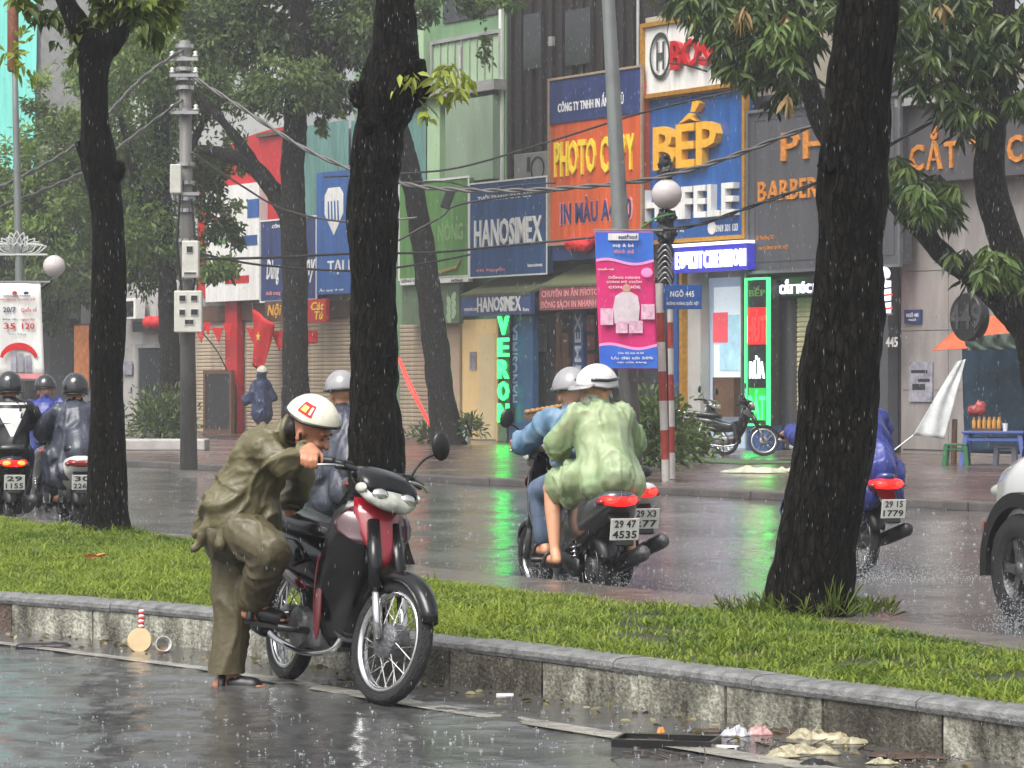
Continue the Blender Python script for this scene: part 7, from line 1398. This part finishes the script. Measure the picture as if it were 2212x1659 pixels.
def drape(name, label, cat, corners, mat, sag=.15, fold=.06, nf=7, n=20, th=.008, nm=None):
    """cloth between four photo corners given as (x, y, depth): tl, tr, br, bl"""
    P = [at(*c) for c in corners]; O = (P[2] + P[3]) / 2; vv = []
    for j in range(n + 1):
        for i in range(n + 1):
            u_, v_ = i / n, j / n; q = (P[0].lerp(P[1], u_)).lerp(P[3].lerp(P[2], u_), v_); q = q + V((0, fold * math.sin(u_ * nf * 2 * math.pi + 1.5 * math.sin(v_ * 4)), -sag * math.sin(math.pi * u_) * math.sin(math.pi * v_))); vv.append(q - O)
    o = MB().add(vv, [(j * (n + 1) + i, j * (n + 1) + i + 1, (j + 1) * (n + 1) + i + 1, (j + 1) * (n + 1) + i) for j in range(n) for i in range(n)]).build(name, mat, smooth=True); o.location = O; q = o.modifiers.new('s', 'SOLIDIFY'); q.thickness = th; tag(o, label, cat); return o
drape('blue_tarpaulin', 'dark blue tarpaulin hanging behind the tea stall', 'tarpaulin', [(2078, 742, 51.5), (2330, 730, 50), (2330, 985, 50), (2084, 978, 51.5)], M('tarp_blue', C(42, 76, 98), .45, .35, 2.5, c2=C(28, 44, 60)), .0, .05, 6)
drape('orange_tarpaulin', 'orange tarpaulin roof of the tea stall', 'tarpaulin', [(2090, 690, 51), (2225, 672, 50), (2290, 742, 48.6), (2012, 758, 50.5)], M('tarp_orange', C(186, 88, 54), .45, .2, 4), .1, .05, 3)
drape('green_tarpaulin', 'crumpled dark green tarpaulin edge under the orange roof', 'tarpaulin', [(2085, 728, 48.7), (2260, 712, 48.4), (2270, 752, 48.4), (2090, 758, 48.7)], M('tarp_green', C(74, 88, 78), .5, .4, 5), .05, .09, 5)
drape('plastic_sheet', 'translucent white plastic sheet tied down beside the tea stall', 'plastic sheet', [(2066, 782, 50), (2086, 776, 50), (2040, 948, 49.6), (1972, 940, 49.6)], M('milky_sheet', (.34, .35, .35), .65, .3, 4, c2=(.55, .56, .55)), .0, .02, 1.6)
o = MB().tube([at(1973, 940, 49.6) - at(1973, 940, 49.6), at(1915, 985, 49.3) - at(1973, 940, 49.6)], .012, 5).build('guy_rope', m_white); o.location = at(1973, 940, 49.6); tag(o, 'thin rope tying the plastic sheet to the ground', 'rope')
o = MB().tube([(0, 0, 0), (0.02, 0, .75)], [.05, .045], 10).build('wooden_stake', m_wood); o.location = V((at(2060, 990, Ys + .5).x, Ys + .5, SWZ)); tag(o, 'dark wooden stake beside the green stool', 'stake')
# wooden rack before the copy shop
e = tag(empty('wooden_rack', V((at(1185, 960, 55).x, 55, SWZ)), .1), 'brown wooden rack with drying bundles left of the couple', 'rack'); q0, q1 = at(1128, 902, 55) - V(e.location), at(1236, 884, 55) - V(e.location)
MB().loft([[q0 + V((0, -.1, 0)), q0 + V((0, .1, 0)), q0 + V((0, .1, .03)), q0 + V((0, -.1, .03))], [q0.lerp(q1, .3) + V((0, -.3, -.12)), q0.lerp(q1, .3) + V((0, .3, -.12)), q0.lerp(q1, .3) + V((0, .3, .05)), q0.lerp(q1, .3) + V((0, -.3, .05))], [q1 + V((0, -.3, -.1)), q1 + V((0, .3, -.1)), q1 + V((0, .3, .06)), q1 + V((0, -.3, .06))]]).build('tray', m_wood, e)
for k in range(9): q = q0.lerp(q1, .1 + k * .1); MB().ell(q + V((0, -.1, .09)), (.07, .1, .05), None, 10, 6).build('bundle', M('straw', C(150, 110, 60), .7, .3, 12), e, True)
for k in (.2, .9): q = q0.lerp(q1, k); MB().tube([V((q.x, q.y, 0)), q + V((0, 0, -.05))], .02, 6).build('leg', m_wood, e)

# ------------------------------------------------------------------ litter in the gutter and on the pavement
def rag(name, label, px, py, w_, d_, h_, mat, cat='litter', n=5, z=0.0, vox=.010, wr=.010):
    """a crumpled sheet: ridged folds over an irregular outline, thin and closed"""
    o_ = gnd(px, py, z); k = 26; vv = []; off = V((random.random() * 90, random.random() * 90, 0)); s_ = 2.6 / max(w_, d_)
    for j in range(k + 1):
        for i in range(k + 1):
            u_, v_ = i / k * 2 - 1, j / k * 2 - 1; m_ = max(abs(u_), abs(v_)) or 1e-6; q = math.hypot(u_, v_) or 1e-6; f = m_ / q; a_ = math.atan2(v_, u_); e_ = 1 + .30 * noise.noise(V((math.cos(a_) * 1.6, math.sin(a_) * 1.6, 0)) + off)
            x, y = u_ * f * e_ * w_ * .62, v_ * f * e_ * d_ * .62; p = V((x * s_, y * s_, 0)) + off
            rd = (1 - abs(noise.noise(p)) * 2.2) * .6 + (1 - abs(noise.noise(p * 2.3)) * 2.2) * .35 + .25 * noise.noise(p * 5); hz = max(0.0, .75 * h_ * (.35 + .8 * rd) * (1 - m_ ** 3)) + .004
            vv.append((x + .12 * w_ * noise.noise(p * 1.5 + V((4, 4, 4))), y, hz))
    o = MB().add(vv, [(j * (k + 1) + i, j * (k + 1) + i + 1, (j + 1) * (k + 1) + i + 1, (j + 1) * (k + 1) + i) for j in range(k) for i in range(k)]).build(name, mat, smooth=True)
    o.modifiers.new('s', 'SOLIDIFY').thickness = .003; o.location = o_ + V((0, 0, .006)); o.rotation_euler = (0, 0, random.uniform(-.4, .2)); tag(o, label, cat); return o
m_cream2 = M('wet_cream_cloth', C(150, 142, 116), .4, .45, 22); m_pbag = M('thin_bag', C(170, 170, 176), .25, .2, 12); m_pinkb = M('pink_bag', C(176, 134, 132), .3, .2, 12); m_deb = M('brown_debris', (.05, .03, .02), .6, .5, 10); m_blk = M('wet_black_plastic', (.012, .012, .012), .25, .2, 8)
rag('plastic_bag', 'crumpled white plastic bag by the kerb right of the black tray', 1588, 1594, .10, .07, .055, m_pbag, 'bag'); rag('plastic_bag', 'crumpled pink plastic bag by the kerb', 1640, 1592, .09, .06, .05, m_pinkb, 'bag')
rag('wet_cloth', 'long folded cream cloth lying against the kerb', 1770, 1602, .24, .09, .06, m_cream2, 'cloth', 7); rag('wet_cloth', 'cream cloth heap in front of the folded one', 1745, 1632, .20, .09, .055, m_cream2, 'cloth', 7); rag('wet_cloth', 'small cream rag left of the cloth heap', 1690, 1640, .10, .06, .04, m_cream2, 'cloth'); rag('wet_cloth', 'cream scrap at the bottom edge near the corner', 1905, 1655, .09, .05, .03, m_cream2, 'cloth'); rag('wet_cloth', 'right end of the cream cloth at the kerb', 1835, 1612, .12, .05, .035, m_cream2, 'cloth')
o = MB().bbox(-.055, .055, -.022, .022, 0, .012, .004).build('paper_scrap', m_white); o.location = gnd(1566, 1617); o.rotation_euler = (0, 0, -.4); tag(o, 'small white rectangular scrap in front of the bags', 'paper'); o = MB().bbox(-.03, .05, -.03, .03, 0, .02, .006).build('foam_scrap', m_white); o.location = gnd(1086, 1508); tag(o, 'white foam crumb beside the kerb right of the wheel', 'litter')
e = tag(empty('plastic_tray', gnd(1440, 1612), -.25), 'shallow black plastic tray lying in the gutter', 'tray'); MB().bbox(-.19, .19, -.10, .10, 0, .012, .004).build('floor', m_blk, e)
for (x0, x1, y0, y1) in ((-.2, .2, -.11, -.098), (-.2, .2, .098, .11), (-.2, -.188, -.098, .098), (.188, .2, -.098, .098)): MB().box(x0, x1, y0, y1, 0, .035).build('side', m_blk, e)
for k in range(12): MB().box(-.17 + k * .03, -.16 + k * .03, -.113, -.11, .008, .03).build('rib', m_blk, e)
rag('orange_peel', 'orange peel on the black tray', 1428, 1588, .03, .03, .03, M('peel', C(196, 128, 66), .5, .2, 8), 'litter', 3, .02); rag('banana_leaf', 'dark green wrapper behind the black tray', 1400, 1598, .09, .05, .03, M('wrapper', C(66, 66, 44), .5, .3, 8), 'litter'); rag('debris_pile', 'dark wet leaf pile under the pink bag', 1690, 1588, .16, .06, .03, m_deb, 'debris', 8); rag('debris_pile', 'dark wet debris against the kerb near the corner', 1960, 1640, .26, .10, .03, m_deb, 'debris', 10); rag('debris_pile', 'brown debris under the black tray end', 1530, 1586, .12, .05, .02, m_deb, 'debris', 6); rag('pan_lid', 'dark round lid at the bottom edge below the cloth', 1762, 1658, .11, .08, .03, m_blk, 'lid', 4)
b = MB()
for k in range(90):
    p = gnd(random.choice([random.gauss(1990, 70), random.gauss(1700, 60), random.gauss(1440, 80)]), random.uniform(1600, 1655)); a = random.uniform(0, 6.28); L = random.uniform(.04, .13); b.tube([p + V((0, 0, .006)), p + V((math.cos(a) * L, math.sin(a) * L, random.uniform(.004, .03)))], [.003, .0015], 4)
tag(b.build('twig_litter', m_deb), 'thin brown twigs strewn in the gutter', 'twigs', kind='stuff')
# fallen leaves along the kerb and on the road
n = 420; s_ = RNG.uniform(0, tot, n); dd_ = np.abs(RNG.normal(0, .22, n)) + .02; P = []
for a, d in zip(s_, dd_): p, nn = kat(a); q = p - nn * d; P.append((q.x, q.y, .008))
A = RNG.normal(0, 1, (n, 3)); A[:, 2] = .12; tag(leaves(np.array(P), A, RNG.uniform(.02, .06, n), RNG.uniform(.012, .025, n), RNG.random(n), 'fallen_leaves', leafmat('litter_leaves', (.05, .032, .015), (.28, .24, .10), .4, .1), None, .1), 'fallen leaves scattered along the kerb', 'leaves', kind='stuff')
# left kerb things
q = gnd(302, 1408); e = tag(empty('hand_fan', q), 'round beige fan with red and white handle propped on the kerb', 'fan'); c = at(302, 1384, q.y) - q; MB().lathe([(0, -.012), (.062, -.012), (.068, 0), (.062, .012), (0, .012)], c, (0, -1, .25), 32).build('disc', M('fan_paper', C(196, 170, 130), .5, .2, 8), e, 'auto')
h0 = at(305, 1356, q.y + .03) - q; h1 = at(306, 1318, q.y + .06) - q
for k in range(7): MB().tube([h0.lerp(h1, k / 7), h0.lerp(h1, (k + 1) / 7)], .016, 10).build('handle_ring', (m_white, m_flag)[k % 2], e, True)
q = gnd(348, 1412); o = MB().lathe([(0, 0), (.03, 0), (.043, .075), (.039, .075), (.028, .008), (0, .008)], n=20).build('paper_cup', m_white, smooth='auto'); o.location = q + V((0, 0, .042)); o.rotation_euler = (1.35, 0, .3); tag(o, 'white paper cup on its side by the fan', 'cup')
o = MB().lathe([(0, 0), (.03, 0), (.036, .03), (.032, .03), (0, .006)], n=16).build('paper_scrap', M('cup_brown', C(150, 130, 110), .5), smooth='auto'); o.location = gnd(335, 1412) + V((0.04, -.05, .004)); o.rotation_euler = (.3, .2, 0); tag(o, 'small brownish paper scrap beside the paper cup', 'paper')
o = link('slipper', blob([('c', (-.1, 0, .02), (.1, 0, .02), .035, .042), ('c', (.0, -.03, .03), (.06, 0, .06), .012, .012), ('c', (.0, .03, .03), (.06, 0, .06), .012, .012)], .008, 1), M('slipper_dark', (.02, .012, .014), .4)); o.location = gnd(92, 1402); o.rotation_euler = (0, 0, .1); o.scale = (1.1, 1, .6); tag(o, 'flat dark slipper lying near the left edge', 'slipper')
q = gnd(188, 1212, .24); o = leaves(np.array([[0, 0, 0.02], [.03, .01, .02], [-.03, 0, .03]]), np.array([[1., .1, .2], [.9, .3, .3], [.8, -.1, .1]]), .12, .035, np.array([.5, .8, .3]), 'dry_leaf', leafmat('orange_leaf', (.45, .14, .05), (.55, .25, .10), .5, .1)); o.location = q; tag(o, 'orange dry leaf lying on the grass left of the trunk', 'leaf')
# rags and mat on the far pavement
o = MB().bbox(-1.5, 1.5, -.8, .8, 0, .02, .008).build('green_mat', M('mat_green', C(70, 92, 62), .6, .3, 4)); o.location = gnd(1575, 998, SWZ); o.rotation_euler = (0, 0, RZ); tag(o, 'faded green mat in front of the parked motorbikes', 'mat')
rag('plastic_sheeting', 'crumpled pale plastic sheeting lying by the pavement edge', 1625, 1022, .75, .35, .14, M('pale_sheet', C(176, 176, 150), .4, .25, 5), 'plastic sheet', 9, SWZ, .03, .03); rag('plastic_sheeting', 'smaller pale plastic scrap left of the big trunk', 1690, 1020, .3, .2, .1, MATS['pale_sheet'], 'plastic sheet', 5, SWZ, .03, .03)

# ------------------------------------------------------------------ rain: splashes, drops and wheel spray
m_drop = M('rain_water', (.36, .38, .39), .15, .05, spec=.5)
def drops(P, r, name, label, stretch=1.0):
    n = len(P); r = np.broadcast_to(r, (n,))[:, None]; o_ = np.array([[1, 0, 0], [-1, 0, 0], [0, 1, 0], [0, -1, 0], [0, 0, stretch], [0, 0, -stretch]], float); v = (P[:, None, :] + o_[None] * r[:, :, None]).reshape(-1, 3)
    f = np.array([[4, 0, 2], [4, 2, 1], [4, 1, 3], [4, 3, 0], [5, 2, 0], [5, 1, 2], [5, 3, 1], [5, 0, 3]]); f = (np.arange(n)[:, None, None] * 6 + f[None]).reshape(-1, 3); o = npmesh(name, v, f, m_drop, smooth=True); tag(o, label, 'water', kind='stuff'); return o
def splashes(n, pxr, pyr, s0, s1, name, label):
    vv = []; ff = []; D_ = []
    for _ in range(n):
        px, py = random.uniform(*pxr), random.uniform(*pyr); p = gnd(px, py); s_ = random.uniform(s0, s1); k = random.randint(3, 6)
        for i in range(k):
            a = random.uniform(0, 6.28); d = V((math.cos(a), math.sin(a), 0)); t = V((-d.y, d.x, 0)); h = s_ * random.uniform(.4, 1.0); w_ = s_ * .12; b0 = p + d * s_ * .25; tp = p + d * s_ * random.uniform(.2, .6) + V((0, 0, h)); k0 = len(vv)
            vv += [b0 - t * w_, b0 + t * w_, b0 - d * w_ * 1.5, tp]; ff += [(k0, k0 + 1, k0 + 3), (k0 + 1, k0 + 2, k0 + 3), (k0 + 2, k0, k0 + 3)]
        if random.random() < .6: D_.append(p + V((random.uniform(-.5, .5) * s_, random.uniform(-.5, .5) * s_, s_ * random.uniform(.7, 1.5))))
        # low ring of water
        for i in range(7):
            a, c = i / 7 * 6.28, (i + .8) / 7 * 6.28; k0 = len(vv); r_ = s_ * .55; vv += [p + V((math.cos(a) * r_, math.sin(a) * r_, .006)), p + V((math.cos(c) * r_, math.sin(c) * r_, .006)), p + V((math.cos(c) * r_ * 1.12, math.sin(c) * r_ * 1.12, .006 + s_ * .12))]; ff.append((k0, k0 + 1, k0 + 2))
    o = npmesh(name, np.array([tuple(q) for q in vv]), np.array(ff), m_drop); tag(o, label, 'water', kind='stuff'); return D_
D1 = splashes(1300, (-40, 2260), (1375, 1665), .004, .018, 'rain_splashes', 'small rain splashes dotting the near road')
D2 = splashes(1700, (-40, 2260), (1040, 1330), .008, .03, 'rain_splashes', 'rain splashes on the flooded far road')
drops(np.array([tuple(q) for q in D1 + D2]), RNG.uniform(.0025, .005, len(D1 + D2)), 'splash_drops', 'droplets thrown up by the rain')
n = 14000; Yr = RNG.uniform(8, 60, n); drops(np.stack([(RNG.uniform(-30, 2240, n) - CX) / F * Yr, Yr, H - (RNG.uniform(-20, 1680, n) - CY) / F * Yr], 1)[:, :], RNG.uniform(.0006, .0012, n) * (Yr / 20) ** .5, 'falling_rain', 'falling raindrops in the air', 14.0)
sp = []
for Mb_, wts in ((c_M, 5000), (d_M, 2000), (b_M, 4500), (a_M, 3000), (g_M, 3000), (k_M, 1500), (CM, 6000)):
    for x in ((0.0, 1.24) if Mb_ is not CM else (0.0,)):
        for _ in range(wts // 2): t = random.random() ** 1.6; y0 = random.gauss(0, .06) if Mb_ is not CM else .95; q = Mb_ @ V((x - .15 - t * 1.0, y0 + random.gauss(0, .10 + .35 * t), .01 + abs(random.gauss(0, .10)) * (1.2 - t))); sp.append(tuple(q))
drops(np.array(sp), RNG.uniform(.001, .005, len(sp)), 'wheel_spray', 'spray of droplets behind the wheels', 1.3)

# ------------------------------------------------------------------ wet hazy air round the whole place
hb = MB().box(-90, 90, -10, 170, -1.0, 24).build('haze', None); tag(hb, 'pale rain haze filling the street', 'haze', kind='stuff')
hm_ = bpy.data.materials.new('rain_haze'); hm_.use_nodes = True; n = hm_.node_tree; n.nodes.clear(); ov = n.nodes.new('ShaderNodeOutputMaterial'); pv = n.nodes.new('ShaderNodeVolumePrincipled'); pv.inputs['Color'].default_value = (.93, .95, .97, 1); pv.inputs['Density'].default_value = .0012; pv.inputs['Anisotropy'].default_value = .2; n.links.new(pv.outputs[0], ov.inputs['Volume']); hb.data.materials.append(hm_)
